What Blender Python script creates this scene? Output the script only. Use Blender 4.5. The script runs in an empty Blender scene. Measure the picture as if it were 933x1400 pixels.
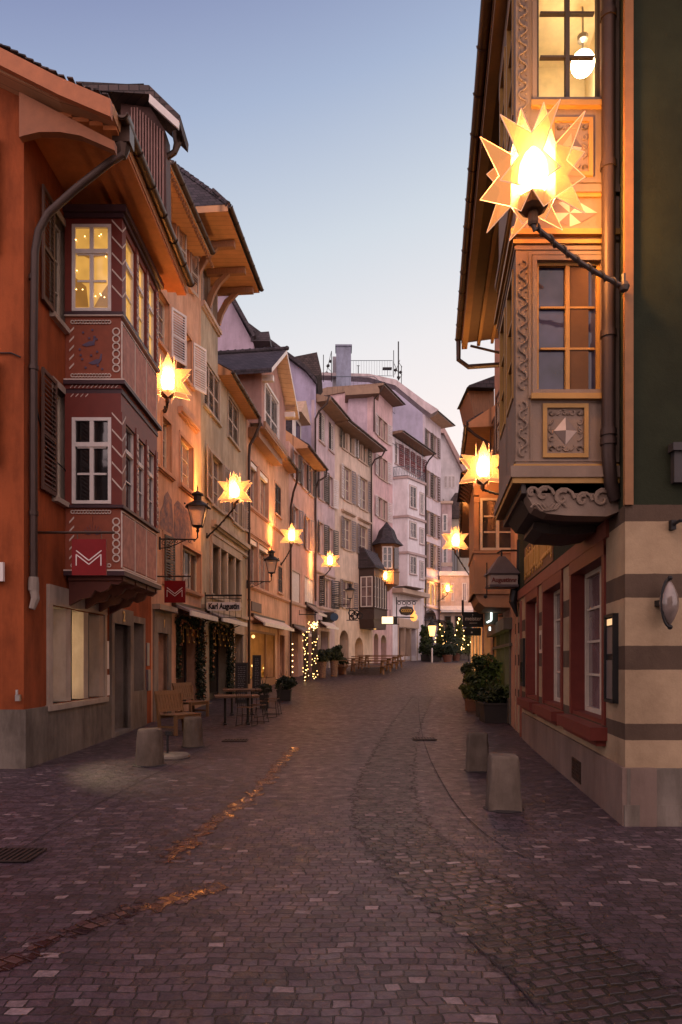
import bpy, math, random
from mathutils import Vector, Matrix
random.seed(11)
R = math.radians
S = bpy.context.scene
COL = S.collection
# ------------------------------------------------------------------ camera, sky, exposure
F, CX, HY, EYE = 933.0, 466.5, 905.0, 1.7          # photograph's focal length, principal column, horizon row, eye height
cd = bpy.data.cameras.new("camera"); cam = bpy.data.objects.new("camera", cd); COL.objects.link(cam)
cam.location = (0, 0, EYE); cam.rotation_euler = (R(90), 0, 0)
cd.sensor_fit = 'VERTICAL'; cd.sensor_height = 36.0; cd.lens = 36.0 * F / 1400.0
cd.shift_y = (HY - 700.0) / 1400.0; cd.clip_end = 2000; cd.clip_start = .05
S.camera = cam

wd = bpy.data.worlds.new("World"); S.world = wd; wd.use_nodes = True
nt = wd.node_tree; N = nt.nodes; L = nt.links
bg = N["Background"]
tc = N.new("ShaderNodeTexCoord"); sp = N.new("ShaderNodeSeparateXYZ"); L.new(tc.outputs["Generated"], sp.inputs[0])
asn = N.new("ShaderNodeMath"); asn.operation = 'ARCSINE'; L.new(sp.outputs["Z"], asn.inputs[0])
mulx = N.new("ShaderNodeMath"); mulx.operation = 'MULTIPLY_ADD'; L.new(sp.outputs["X"], mulx.inputs[0]); mulx.inputs[1].default_value = -.27
L.new(asn.outputs[0], mulx.inputs[2])
muly = N.new("ShaderNodeMath"); muly.operation = 'MULTIPLY_ADD'; L.new(sp.outputs["Y"], muly.inputs[0]); muly.inputs[1].default_value = -.16
L.new(mulx.outputs[0], muly.inputs[2])
off = N.new("ShaderNodeMath"); off.operation = 'MULTIPLY_ADD'; L.new(muly.outputs[0], off.inputs[0]); off.inputs[1].default_value = 1 / 1.9; off.inputs[2].default_value = .16
SKY = .87
rp = N.new("ShaderNodeValToRGB"); L.new(off.outputs[0], rp.inputs[0]); cr = rp.color_ramp
cr.elements[0].position = 0.0; cr.elements[0].color = (.62, .46, .38, 1)
cr.elements[1].position = 1.0; cr.elements[1].color = (.04, .05, .13, 1)
for p, c in ((.20, (.62, .55, .53)), (.30, (.52, .505, .515)), (.38, (.395, .43, .475)), (.47, (.235, .285, .395)), (.58, (.086, .099, .228)), (.72, (.050, .055, .15))):
    e = cr.elements.new(p); e.color = (*[x * SKY for x in c], 1)
# a Nishita dusk sky under the gradient keeps the horizon glow towards the sunset
sky = N.new("ShaderNodeTexSky"); sky.sky_type = 'NISHITA'; sky.sun_disc = False; sky.sun_elevation = R(0.5); sky.sun_rotation = R(12)
mx = N.new("ShaderNodeMixRGB"); mx.blend_type = 'ADD'; mx.inputs[0].default_value = .02
bk_ = N.new("ShaderNodeMapRange"); L.new(sp.outputs["Y"], bk_.inputs[0]); bk_.inputs[1].default_value = .1; bk_.inputs[2].default_value = -.8
rose = N.new("ShaderNodeMixRGB"); L.new(bk_.outputs[0], rose.inputs[0]); L.new(rp.outputs[0], rose.inputs[1]); rose.inputs[2].default_value = (1.12, .82, .82, 1)
L.new(rose.outputs[0], mx.inputs[1]); L.new(sky.outputs[0], mx.inputs[2]); L.new(mx.outputs[0], bg.inputs[0])
bg.inputs[1].default_value = 0.92
sl = bpy.data.lights.new("sun", 'SUN'); sun = bpy.data.objects.new("sun", sl); COL.objects.link(sun)
sl.energy = .12; sl.angle = R(50); sl.color = (1, .78, .72); sun.rotation_euler = (R(68), 0, R(-10 + 180)); sun.location = (20, 60, 40)
S.view_settings.view_transform = 'Standard'; S.view_settings.look = 'None'; S.view_settings.gamma = 1; S.view_settings.use_curve_mapping = False
S.view_settings.exposure = 1.0
S.render.engine = 'CYCLES'
cy = S.cycles; cy.use_denoising = True; cy.max_bounces = 7; cy.diffuse_bounces = 4; cy.glossy_bounces = 3; cy.transparent_max_bounces = 12
cy.sample_clamp_indirect = 4.0; cy.sample_clamp_direct = 0; cy.caustics_reflective = False; cy.caustics_refractive = False; cy.use_light_tree = True
try: cy.denoiser = 'OPENIMAGEDENOISE'; cy.denoising_input_passes = 'RGB_ALBEDO_NORMAL'
except Exception: pass

# ------------------------------------------------------------------ materials (procedural)
MATS = {}
def newmat(name):
    m = bpy.data.materials.new(name); m.use_nodes = True; MATS[name] = m
    return m, m.node_tree.nodes, m.node_tree.links, m.node_tree.nodes["Principled BSDF"]
def noise(N, L, vec, scale, detail=4, rough=.6):
    n = N.new("ShaderNodeTexNoise"); n.inputs["Scale"].default_value = scale; n.inputs["Detail"].default_value = detail; n.inputs["Roughness"].default_value = rough
    if vec is not None: L.new(vec, n.inputs["Vector"])
    return n.outputs["Fac"]
def ramp(N, L, fac, stops, const=False):
    r = N.new("ShaderNodeValToRGB"); L.new(fac, r.inputs[0]); c = r.color_ramp
    if const: c.interpolation = 'CONSTANT'
    while len(c.elements) < len(stops): c.elements.new(.5)
    for e, (p, col) in zip(c.elements, stops):
        e.position = p; e.color = (*col, 1) if len(col) == 3 else col
    return r.outputs[0]
def mul(c, k): return tuple(max(0, min(1, x * k)) for x in c)
def bump(N, L, h, b, strength=.3, dist=.01):
    n = N.new("ShaderNodeBump"); n.inputs["Strength"].default_value = strength; n.inputs["Distance"].default_value = dist
    L.new(h, n.inputs["Height"]); L.new(n.outputs[0], b.inputs["Normal"])
def pos(N): return N.new("ShaderNodeNewGeometry").outputs["Position"]
def plaster(name, c, rough=.9, amt=.13, stain=.22):
    amt *= 1.6; stain = min(.6, stain * 1.7)
    if name in MATS: return MATS[name]
    m, N, L, b = newmat(name); p = pos(N)
    a = noise(N, L, p, .9, 6, .65)
    col = ramp(N, L, a, [(.3, mul(c, 1 - amt)), (.7, mul(c, 1 + amt))])
    st = N.new("ShaderNodeMapping"); st.inputs["Scale"].default_value = (1.9, 1.9, .45); L.new(p, st.inputs[0])
    s = noise(N, L, st.outputs[0], 1.3, 5, .7)
    sm = ramp(N, L, s, [(.42, (1, 1, 1)), (.75, (1 - stain, 1 - stain * 1.05, 1 - stain * 1.1))])
    mm = N.new("ShaderNodeMixRGB"); mm.blend_type = 'MULTIPLY'; mm.inputs[0].default_value = 1; L.new(col, mm.inputs[1]); L.new(sm, mm.inputs[2])
    L.new(mm.outputs[0], b.inputs["Base Color"]); b.inputs["Roughness"].default_value = rough; b.inputs["Specular IOR Level"].default_value = .25
    bump(N, L, noise(N, L, p, 22, 8, .75), b, .55, .010)
    return m
def flat(name, c, rough=.6, metal=0, var=.12, scale=6, bmp=.15, spec=.4):
    if name in MATS: return MATS[name]
    m, N, L, b = newmat(name); p = pos(N)
    L.new(ramp(N, L, noise(N, L, p, scale, 5), [(.3, mul(c, 1 - var)), (.7, mul(c, 1 + var))]), b.inputs["Base Color"])
    b.inputs["Roughness"].default_value = rough; b.inputs["Metallic"].default_value = metal; b.inputs["Specular IOR Level"].default_value = spec
    if bmp: bump(N, L, noise(N, L, p, scale * 8, 4), b, bmp, .004)
    return m
def wood(name, c, scale=(14, 14, 1.2), rough=.6):
    if name in MATS: return MATS[name]
    m, N, L, b = newmat(name); p = pos(N)
    mp = N.new("ShaderNodeMapping"); mp.inputs["Scale"].default_value = scale; L.new(p, mp.inputs[0])
    g = noise(N, L, mp.outputs[0], 3, 6, .65)
    L.new(ramp(N, L, g, [(.25, mul(c, .6)), (.5, c), (.8, mul(c, 1.25))]), b.inputs["Base Color"])
    b.inputs["Roughness"].default_value = rough; bump(N, L, g, b, .25, .004)
    return m
def boards(name, c, axis=0, width=.16):
    """soffit boards: dark joints along one axis"""
    if name in MATS: return MATS[name]
    m, N, L, b = newmat(name); p = pos(N)
    s = N.new("ShaderNodeSeparateXYZ"); L.new(p, s.inputs[0])
    d = N.new("ShaderNodeMath"); d.operation = 'DIVIDE'; L.new(s.outputs[axis], d.inputs[0]); d.inputs[1].default_value = width
    fr = N.new("ShaderNodeMath"); fr.operation = 'FRACT'; L.new(d.outputs[0], fr.inputs[0])
    j = ramp(N, L, fr.outputs[0], [(0, (.35, .35, .35)), (.05, (1, 1, 1)), (.95, (1, 1, 1)), (1, (.35, .35, .35))])
    base = ramp(N, L, noise(N, L, p, 2.5, 5), [(.3, mul(c, .82)), (.7, mul(c, 1.12))])
    mm = N.new("ShaderNodeMixRGB"); mm.blend_type = 'MULTIPLY'; mm.inputs[0].default_value = 1; L.new(base, mm.inputs[1]); L.new(j, mm.inputs[2])
    L.new(mm.outputs[0], b.inputs["Base Color"]); b.inputs["Roughness"].default_value = .7; bump(N, L, fr.outputs[0], b, .1, .004)
    return m
def tiles(name, c):
    if name in MATS: return MATS[name]
    m, N, L, b = newmat(name); p = pos(N)
    bk = N.new("ShaderNodeTexBrick"); bk.offset = .5
    rt = N.new("ShaderNodeVectorMath"); rt.operation = 'MULTIPLY'; rt.inputs[1].default_value = (1, 1, 1)
    s = N.new("ShaderNodeSeparateXYZ"); L.new(p, s.inputs[0])
    ad = N.new("ShaderNodeMath"); ad.operation = 'ADD'; L.new(s.outputs[0], ad.inputs[0]); L.new(s.outputs[1], ad.inputs[1])
    cb = N.new("ShaderNodeCombineXYZ"); L.new(ad.outputs[0], cb.inputs[0]); L.new(s.outputs[2], cb.inputs[1])
    L.new(cb.outputs[0], bk.inputs["Vector"]); bk.inputs["Scale"].default_value = 1
    bk.inputs["Brick Width"].default_value = .2; bk.inputs["Row Height"].default_value = .13; bk.inputs["Mortar Size"].default_value = .012; bk.inputs["Mortar Smooth"].default_value = .6
    bk.inputs["Color1"].default_value = (*mul(c, .6), 1); bk.inputs["Color2"].default_value = (*mul(c, 1.5), 1); bk.inputs["Mortar"].default_value = (*mul(c, .25), 1)
    L.new(bk.outputs["Color"], b.inputs["Base Color"]); b.inputs["Roughness"].default_value = .75
    iv = N.new("ShaderNodeMath"); iv.operation = 'SUBTRACT'; iv.inputs[0].default_value = 1; L.new(bk.outputs["Fac"], iv.inputs[1])
    bump(N, L, iv.outputs[0], b, .9, .02)
    return m
def glass(name, c, rough=.06, var=.5, spec=.9):
    """window pane seen from the street: dark room behind, sky in the reflection"""
    if name in MATS: return MATS[name]
    m, N, L, b = newmat(name); p = pos(N)
    L.new(ramp(N, L, noise(N, L, p, 1.4, 3), [(.35, mul(c, 1 - var)), (.65, mul(c, 1 + var))]), b.inputs["Base Color"])
    b.inputs["Roughness"].default_value = rough; b.inputs["Specular IOR Level"].default_value = spec; b.inputs["IOR"].default_value = 1.5
    bump(N, L, noise(N, L, p, 2.2, 2), b, .12, .02)
    return m
def emit(name, c, s):
    if name in MATS: return MATS[name]
    m, N, L, b = newmat(name); b.inputs["Base Color"].default_value = (*mul(c, .6), 1)
    b.inputs["Emission Color"].default_value = (*c, 1); b.inputs["Emission Strength"].default_value = s; b.inputs["Roughness"].default_value = .6
    return m
def litroom(name, c, s):
    """a lit window: uneven warm light from the room behind"""
    if name in MATS: return MATS[name]
    m, N, L, b = newmat(name); p = pos(N); b.inputs["Base Color"].default_value = (.03, .025, .02, 1)
    L.new(ramp(N, L, noise(N, L, p, 1.1, 3), [(.35, mul(c, .55)), (.6, c)]), b.inputs["Emission Color"])
    b.inputs["Emission Strength"].default_value = s; b.inputs["Roughness"].default_value = .1
    return m
def foliage(name, c1, c2):
    if name in MATS: return MATS[name]
    m, N, L, b = newmat(name); p = pos(N)
    L.new(ramp(N, L, noise(N, L, p, 9, 3), [(.35, c1), (.65, c2)]), b.inputs["Base Color"]); b.inputs["Roughness"].default_value = .55
    b.inputs["Specular IOR Level"].default_value = .3
    return m
def banded(name):
    m, N, L, b = newmat(name); p = pos(N)
    s = N.new("ShaderNodeSeparateXYZ"); L.new(p, s.inputs[0])
    nz = N.new("ShaderNodeMath"); nz.operation = 'MULTIPLY_ADD'; L.new(noise(N, L, p, 9, 2), nz.inputs[0]); nz.inputs[1].default_value = .012; L.new(s.outputs[2], nz.inputs[2])
    d = N.new("ShaderNodeMath"); d.operation = 'DIVIDE'; L.new(nz.outputs[0], d.inputs[0]); d.inputs[1].default_value = 4.0
    LT, DK, GR = (.44, .32, .20), (.115, .078, .055), (.026, .032, .017)
    st = [(0, LT)]
    for z, c in ((.88, DK), (1.06, LT), (1.62, DK), (1.87, LT), (2.37, DK), (2.62, LT), (3.16, DK), (3.33, GR)): st.append((z / 4, c))
    col = ramp(N, L, d.outputs[0], st, True)
    v = ramp(N, L, noise(N, L, p, 1.2, 6, .7), [(.3, (.60, .57, .55)), (.7, (1.05, 1.04, 1.03))])
    mm = N.new("ShaderNodeMixRGB"); mm.blend_type = 'MULTIPLY'; mm.inputs[0].default_value = 1; L.new(col, mm.inputs[1]); L.new(v, mm.inputs[2])
    L.new(mm.outputs[0], b.inputs["Base Color"]); b.inputs["Roughness"].default_value = .9; b.inputs["Specular IOR Level"].default_value = .2
    bump(N, L, noise(N, L, p, 30, 6, .75), b, .6, .01)
    return m
def cobbles(name, bw=.100, rh=.078, mort=.006, c1=(.063, .041, .053), c2=(.105, .070, .085), rough=(.36, .60), wet=0, uv=False, bright=.972, mcol=.018, edge=False):
    m, N, L, b = newmat(name)
    if uv: src = N.new("ShaderNodeUVMap").outputs[0]
    else: src = pos(N)
    nz = N.new("ShaderNodeTexNoise"); nz.inputs["Scale"].default_value = 1.6; nz.inputs["Detail"].default_value = 3; L.new(src, nz.inputs["Vector"])
    ad = N.new("ShaderNodeVectorMath"); ad.operation = 'MULTIPLY_ADD'; L.new(nz.outputs["Color"], ad.inputs[0]); ad.inputs[1].default_value = (.20, .13, 0); L.new(src, ad.inputs[2])
    nz2 = N.new("ShaderNodeTexNoise"); nz2.inputs["Scale"].default_value = 14; nz2.inputs["Detail"].default_value = 2; L.new(src, nz2.inputs["Vector"])
    ad2 = N.new("ShaderNodeVectorMath"); ad2.operation = 'MULTIPLY_ADD'; L.new(nz2.outputs["Color"], ad2.inputs[0]); ad2.inputs[1].default_value = (.03, .024, 0); L.new(ad.outputs[0], ad2.inputs[2])
    bk = N.new("ShaderNodeTexBrick"); L.new(ad2.outputs[0], bk.inputs["Vector"]); bk.offset = .5; bk.inputs["Scale"].default_value = 1
    bk.inputs["Brick Width"].default_value = bw; bk.inputs["Row Height"].default_value = rh; bk.inputs["Mortar Size"].default_value = mort; bk.inputs["Mortar Smooth"].default_value = .5
    bk.inputs["Color1"].default_value = (0, 0, 0, 1); bk.inputs["Color2"].default_value = (1, 1, 1, 1); bk.inputs["Mortar"].default_value = (.3, .3, .3, 1); bk.squash = 1.35; bk.squash_frequency = 3; bk.offset_frequency = 2
    tone = ramp(N, L, bk.outputs["Color"], [(0, mul(c1, .60)), (.5, mul(c1, 1.15)), (.93, c2), (bright, (.17, .122, .128)), (1, (.30, .225, .225))])
    g = ramp(N, L, noise(N, L, src, 26, 5, .7), [(.25, (.42, .42, .42)), (.7, (1.25, 1.25, 1.25))])
    big = ramp(N, L, noise(N, L, src, .35, 5, .65), [(.3, (.62, .58, .60)), (.7, (1.2, 1.16, 1.16))])
    m1 = N.new("ShaderNodeMixRGB"); m1.blend_type = 'MULTIPLY'; m1.inputs[0].default_value = 1; L.new(tone, m1.inputs[1]); L.new(g, m1.inputs[2])
    m2 = N.new("ShaderNodeMixRGB"); m2.blend_type = 'MULTIPLY'; m2.inputs[0].default_value = 1; L.new(m1.outputs[0], m2.inputs[1]); L.new(big, m2.inputs[2])
    m3 = N.new("ShaderNodeMixRGB"); L.new(bk.outputs["Fac"], m3.inputs[0]); L.new(m2.outputs[0], m3.inputs[1]); m3.inputs[2].default_value = (mcol, mcol * .75, mcol * .75, 1)
    L.new(m3.outputs[0], b.inputs["Base Color"])
    r = ramp(N, L, noise(N, L, src, 5, 4), [(.3, (rough[0],) * 3), (.7, (rough[1],) * 3)]); L.new(r, b.inputs["Roughness"])
    b.inputs["Specular IOR Level"].default_value = .5
    iv = N.new("ShaderNodeMath"); iv.operation = 'SUBTRACT'; iv.inputs[0].default_value = 1; L.new(bk.outputs["Fac"], iv.inputs[1])
    h = N.new("ShaderNodeMath"); h.operation = 'MULTIPLY_ADD'; L.new(noise(N, L, src, 9 if wet else 11, 0 if wet else 4), h.inputs[0]); h.inputs[1].default_value = .9; L.new(iv.outputs[0], h.inputs[2])
    h2 = N.new("ShaderNodeMath"); h2.operation = 'MULTIPLY_ADD'; L.new(bk.outputs["Color"], h2.inputs[0]); h2.inputs[1].default_value = .35; L.new(h.outputs[0], h2.inputs[2])
    if wet:
        rw_ = N.new('ShaderNodeMath'); rw_.operation = 'MULTIPLY_ADD'; L.new(bk.outputs['Color'], rw_.inputs[0]); rw_.inputs[1].default_value = .42; rw_.inputs[2].default_value = .12; L.new(rw_.outputs[0], b.inputs['Roughness']); b.inputs['Specular IOR Level'].default_value = 1.0; b.inputs['Specular Tint'].default_value = (1, .58, .50, 1)  # orange of the lamp glints put into the specular tint
    bump(N, L, h2.outputs[0], b, .8, .009 if wet else .016)
    if wet:                                              # shading normals tilted so the worn channel catches the lamps' glints
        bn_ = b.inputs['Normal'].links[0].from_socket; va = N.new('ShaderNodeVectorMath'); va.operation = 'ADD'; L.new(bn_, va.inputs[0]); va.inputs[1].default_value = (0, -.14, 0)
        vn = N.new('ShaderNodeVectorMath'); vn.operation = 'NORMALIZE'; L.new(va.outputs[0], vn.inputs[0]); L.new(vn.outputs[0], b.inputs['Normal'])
    if edge:                                             # ragged border of a patch of differently laid or wet setts
        uvn = N.new("ShaderNodeUVMap").outputs[0]; s = N.new("ShaderNodeSeparateXYZ"); L.new(uvn, s.inputs[0])
        a1 = N.new("ShaderNodeMath"); a1.operation = 'ABSOLUTE'; L.new(s.outputs[0], a1.inputs[0])
        a2 = N.new("ShaderNodeMath"); a2.operation = 'MULTIPLY_ADD'; L.new(noise(N, L, uvn, 5, 4, .7), a2.inputs[0]); a2.inputs[1].default_value = .85 if wet else .42; L.new(a1.outputs[0], a2.inputs[2])
        k = ramp(N, L, a2.outputs[0], [(edge - .03, (0, 0, 0)), (edge + .03, (1, 1, 1))])
        t = N.new("ShaderNodeBsdfTransparent"); ms = N.new("ShaderNodeMixShader"); out = N["Material Output"]
        L.new(k, ms.inputs[0]); L.new(b.outputs[0], ms.inputs[1]); L.new(t.outputs[0], ms.inputs[2]); L.new(ms.outputs[0], out.inputs[0])
    return m
def starplate(name, clear):
    m, N, L, b = newmat(name); out = N["Material Output"]
    tr = N.new("ShaderNodeBsdfTranslucent"); tr.inputs[0].default_value = (.15, .102, .066, 1)
    tp = N.new("ShaderNodeBsdfTransparent"); tp.inputs[0].default_value = (1, .88, .72, 1)
    em = N.new("ShaderNodeEmission"); em.inputs[0].default_value = (1, .40, .14, 1); em.inputs[1].default_value = .34 * (1 - clear) ** .5
    c = N.new("ShaderNodeMixShader"); c.inputs[0].default_value = clear; L.new(tr.outputs[0], c.inputs[1]); L.new(tp.outputs[0], c.inputs[2])
    d = N.new("ShaderNodeAddShader"); L.new(c.outputs[0], d.inputs[0]); L.new(em.outputs[0], d.inputs[1]); L.new(d.outputs[0], out.inputs[0])
    return m
M = dict(
    iron=flat("dark iron", (.018, .016, .016), .55, .3), gutter=flat("copper gutter", (.060, .036, .026), .42, .55), pipe=flat("brown downpipe", (.050, .030, .024), .5, .4),
    white=flat("white paint", (.66, .60, .56), .5, 0, .08), cream=flat("cream paint", (.55, .47, .37), .55), stone=plaster("grey sandstone", (.25, .205, .17), .9, .16, .3),
    stone_l=plaster("pale sandstone", (.42, .34, .27), .9, .12, .2), concrete=plaster("concrete plinth", (.20, .165, .135), .92, .2, .45),
    tile=tiles("brown roof tiles", (.055, .036, .033)), tile_d=tiles("dark roof tiles", (.040, .030, .036)),
    soffit=boards("orange soffit boards", (.50, .25, .12), 1, .22), soffit_b=boards("brown soffit boards", (.27, .17, .11), 1, .2), soffit_l=boards("pale soffit boards", (.55, .38, .26), 1, .2),
    gl=glass("window glass", (.035, .030, .033)), gl_d=glass("dark window glass", (.012, .010, .010)), gl_m=glass("curtained window glass", (.17, .12, .12), .12, .35, .6),
    gl_sky=glass("sky tinted glass", (.030, .030, .062), .04, .7, .5),  # blue of the mirrored sky put into the pane colour
    lit=litroom("warm lit room", (1, .50, .10), .42), lit_w=litroom("shop light", (1, .60, .26), 2.4), lit_dim=litroom("dim lit room", (1, .45, .14), .16),
    bulb=emit("star bulb", (1, .55, .20), 1000), bulb_big=emit('large star bulb', (1, .53, .19), 400), fairy=emit("fairy light", (1, .56, .18), 5), fairy_s=emit("small fairy light", (1, .62, .22), 6), lampglow=emit("lamp glow", (1, .52, .16), 1.5), globe=emit("white globe", (1, .80, .50), 15),
    star=starplate('frosted star plate', .30), star_side=starplate('frosted side plate', .68), red=flat("dark red paint", (.15, .026, .017), .55), red_o=flat("oriel red paint", (.235, .058, .028), .6), pinkwood=flat("pink lit weathered panel", (.40, .18, .135), .7, 0, .3, 5),  # pinkwood: pinkish light on the oriel's side put into the panel colour
    shut_br=flat("brown shutter", (.10, .055, .040), .6), shut_gr=flat("grey green shutter", (.085, .075, .060), .6), shut_w=flat("white shutter", (.62, .56, .54), .55), shut_gy=flat("grey shutter", (.22, .185, .19), .6),
    shut_dk=flat("dark shutter", (.035, .030, .030), .6), shut_rd=flat("red shutter", (.16, .030, .035), .6), shut_be=flat("beige shutter", (.36, .27, .22), .65),
    black=flat("matt black", (.012, .011, .011), .6), slate=flat("chalkboard", (.022, .020, .019), .7), oak=wood("oak wood", (.20, .105, .050)), dkwood=wood("dark carved wood", (.040, .028, .020)),
    brownwood=wood("brown oriel wood", (.26, .125, .060)), teak=wood("table wood", (.17, .085, .045)), soil=flat("dark planter", (.030, .024, .022), .7),
    leaf=foliage("evergreen leaves", (.016, .028, .010), (.05, .075, .024)), leaf_d=foliage("dark leaves", (.010, .016, .007), (.030, .042, .016)), leaf_y=foliage("yellowish leaves", (.035, .045, .010), (.10, .11, .03)),
    terr=flat("terracotta", (.15, .062, .038), .8), granite=plaster("granite bollard", (.145, .11, .085), .92, .3, .3), awn=flat("white awning cloth", (.60, .50, .44), .8), awn_g=flat("grey awning cloth", (.20, .16, .15), .8),
    taupe=plaster("taupe oriel paint", (.235, .168, .125), .7, .08, .12), gold=flat("ochre moulding", (.36, .19, .045), .55), gilt=flat("gilt lettering", (.55, .33, .09), .4, .5),
    signred=flat("red sign", (.17, .006, .008), .5, spec=.2), paper=flat("pale paper", (.50, .42, .34), .8), blue=flat("blue disc", (.02, .06, .13), .5), zinc=flat("zinc sheet", (.20, .19, .21), .45, .5), steel=flat("brushed steel", (.35, .32, .30), .4, .8),
    oliveoil=plaster("green wall", (.06, .08, .03), .9), orn=flat("white ornament paint", (.60, .50, .43), .6), violet=flat("violet ornament paint", (.10, .07, .12), .6),
)
# ------------------------------------------------------------------ mesh builder
ORG = {}
def gz(y):
    P = ((-50, 0), (13, 0), (18, .08), (24, .22), (30, .40), (38, .68), (45, 1.2), (52, 1.55), (57, 1.65), (64, 1.85), (72, 2.6), (85, 4.0), (120, 7.0), (900, 7.0))
    for (a, za), (b, zb) in zip(P, P[1:]):
        if y <= b: return za + (zb - za) * max(0, (y - a)) / (b - a)
    return 7.0
def W(px, py, y): return Vector(((px - CX) / F * y, y, EYE + (HY - py) / F * y))
def G(px, py):
    lo, hi = 1.5, 57.0
    for _ in range(50):
        y = (lo + hi) / 2
        if (EYE - gz(y)) * F / y > py - HY: lo = y
        else: hi = y
    return Vector(((px - CX) / F * y, y, gz(y)))
class MB:
    def __init__(s): s.v = []; s.f = []; s.fm = []; s.uv = None
    def add(s, pts, faces, m=0):
        k = len(s.v); s.v += [Vector(p) for p in pts]
        for f in faces: s.f.append([k + i for i in f]); s.fm.append(m)
    def poly(s, pts, m=0): s.add(pts, [list(range(len(pts)))], m)
    def box(s, lo, hi, T=None, m=0):
        (a, b, c), (d, e, f) = lo, hi
        P = [(a, b, c), (d, b, c), (d, e, c), (a, e, c), (a, b, f), (d, b, f), (d, e, f), (a, e, f)]
        if T: P = [T(*p) for p in P]
        s.add(P, [(0, 3, 2, 1), (4, 5, 6, 7), (0, 1, 5, 4), (1, 2, 6, 5), (2, 3, 7, 6), (3, 0, 4, 7)], m)
    def prism(s, poly, t0, t1, T, m=0):
        """poly of (p, q) extruded from t0 to t1; T(p, q, t) -> point"""
        n = len(poly); P = [T(p, q, t0) for p, q in poly] + [T(p, q, t1) for p, q in poly]
        s.add(P, [list(range(n))[::-1], list(range(n, 2 * n))] + [(i, (i + 1) % n, n + (i + 1) % n, n + i) for i in range(n)], m)
    def tube(s, pts, r, seg=8, m=0, cap=True):
        pts = [Vector(p) for p in pts]; rings = []; up = None
        for i, p in enumerate(pts):
            d = (pts[min(i + 1, len(pts) - 1)] - pts[max(i - 1, 0)]).normalized()
            if up is None: up = d.orthogonal().normalized()
            up = (up - d * up.dot(d))
            up = up.normalized() if up.length > 1e-6 else d.orthogonal().normalized()
            w = d.cross(up); rr = r[i] if isinstance(r, (list, tuple)) else r
            rings.append([p + (up * math.cos(2 * math.pi * k / seg) + w * math.sin(2 * math.pi * k / seg)) * rr for k in range(seg)])
        P = [q for g in rings for q in g]; fs = []
        for i in range(len(rings) - 1):
            for k in range(seg): fs.append((i * seg + k, i * seg + (k + 1) % seg, (i + 1) * seg + (k + 1) % seg, (i + 1) * seg + k))
        if cap: fs += [list(range(seg))[::-1], [(len(rings) - 1) * seg + k for k in range(seg)]]
        s.add(P, fs, m)
    def lathe(s, c, prof, seg=16, m=0, sx=1, sy=1):
        c = Vector(c); P = [c + Vector((r * sx * math.cos(2 * math.pi * k / seg), r * sy * math.sin(2 * math.pi * k / seg), z)) for r, z in prof for k in range(seg)]
        fs = [(i * seg + k, i * seg + (k + 1) % seg, (i + 1) * seg + (k + 1) % seg, (i + 1) * seg + k) for i in range(len(prof) - 1) for k in range(seg)]
        fs += [list(range(seg))[::-1], [(len(prof) - 1) * seg + k for k in range(seg)]]
        s.add(P, fs, m)
    def ball(s, c, r, seg=8, m=0, sz=1):
        n = max(3, seg // 2); s.lathe(c, [(r * math.sin(math.pi * (i + .02) / (n + .04)) + 1e-4, -r * sz * math.cos(math.pi * i / n)) for i in range(n + 1)], seg, m)
    def ring(s, c, r, t, U, V, seg=12, m=0):
        c = Vector(c); n = U.cross(V).normalized()
        P = []
        for k in range(seg):
            d = U * math.cos(2 * math.pi * k / seg) + V * math.sin(2 * math.pi * k / seg)
            P += [c + d * (r - t), c + d * (r - t) + n * .012, c + d * (r + t) + n * .012, c + d * (r + t)]
        fs = []
        for k in range(seg):
            a, b = 4 * k, 4 * ((k + 1) % seg)
            for i in range(4): fs.append((a + i, a + (i + 1) % 4, b + (i + 1) % 4, b + i))
        s.add(P, fs, m)
    def build(s, name, mats, parent=None, smooth=False):
        if not isinstance(mats, (list, tuple)): mats = [mats]
        o0 = ORG.get(parent.name, Vector()) if parent else (sum(s.v, Vector()) / max(1, len(s.v)) if s.v else Vector())
        if parent is None:
            zmin = min(p.z for p in s.v); o0 = Vector((o0.x, o0.y, zmin))
        me = bpy.data.meshes.new(name); me.from_pydata([p - o0 for p in s.v], [], s.f)
        for m_ in mats: me.materials.append(m_)
        me.polygons.foreach_set("material_index", s.fm)
        if s.uv:
            ul = me.uv_layers.new(name="UVMap")
            for lp in me.loops: ul.data[lp.index].uv = s.uv[lp.vertex_index]
        if smooth:
            me.polygons.foreach_set("use_smooth", [True] * len(me.polygons))
            try: me.set_sharp_from_angle(angle=R(40))
            except Exception: pass
        me.update()
        o = bpy.data.objects.new(name, me); COL.objects.link(o)
        if parent: o.parent = parent; ORG[o.name] = o0
        else: o.location = o0; ORG[o.name] = o0
        return o
def tag(o, label=None, cat=None, group=None, kind=None):
    if label: o["label"] = label
    if cat: o["category"] = cat
    if group: o["group"] = group
    if kind: o["kind"] = kind
    return o
def thing(name, label, cat, loc=(0, 0, 0), rz=0, group=None, local=False):
    o = bpy.data.objects.new(name, None); COL.objects.link(o); o.location = loc; o.rotation_euler = (0, 0, rz); o.empty_display_size = .1
    ORG[o.name] = Vector() if local else Vector(loc)
    return tag(o, label, cat, group)
def copy_tree(o, parent=None):
    c = o.copy(); COL.objects.link(c); ORG[c.name] = ORG.get(o.name, Vector())
    if parent: c.parent = parent
    for ch in list(o.children): copy_tree(ch, c)
    return c
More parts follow.
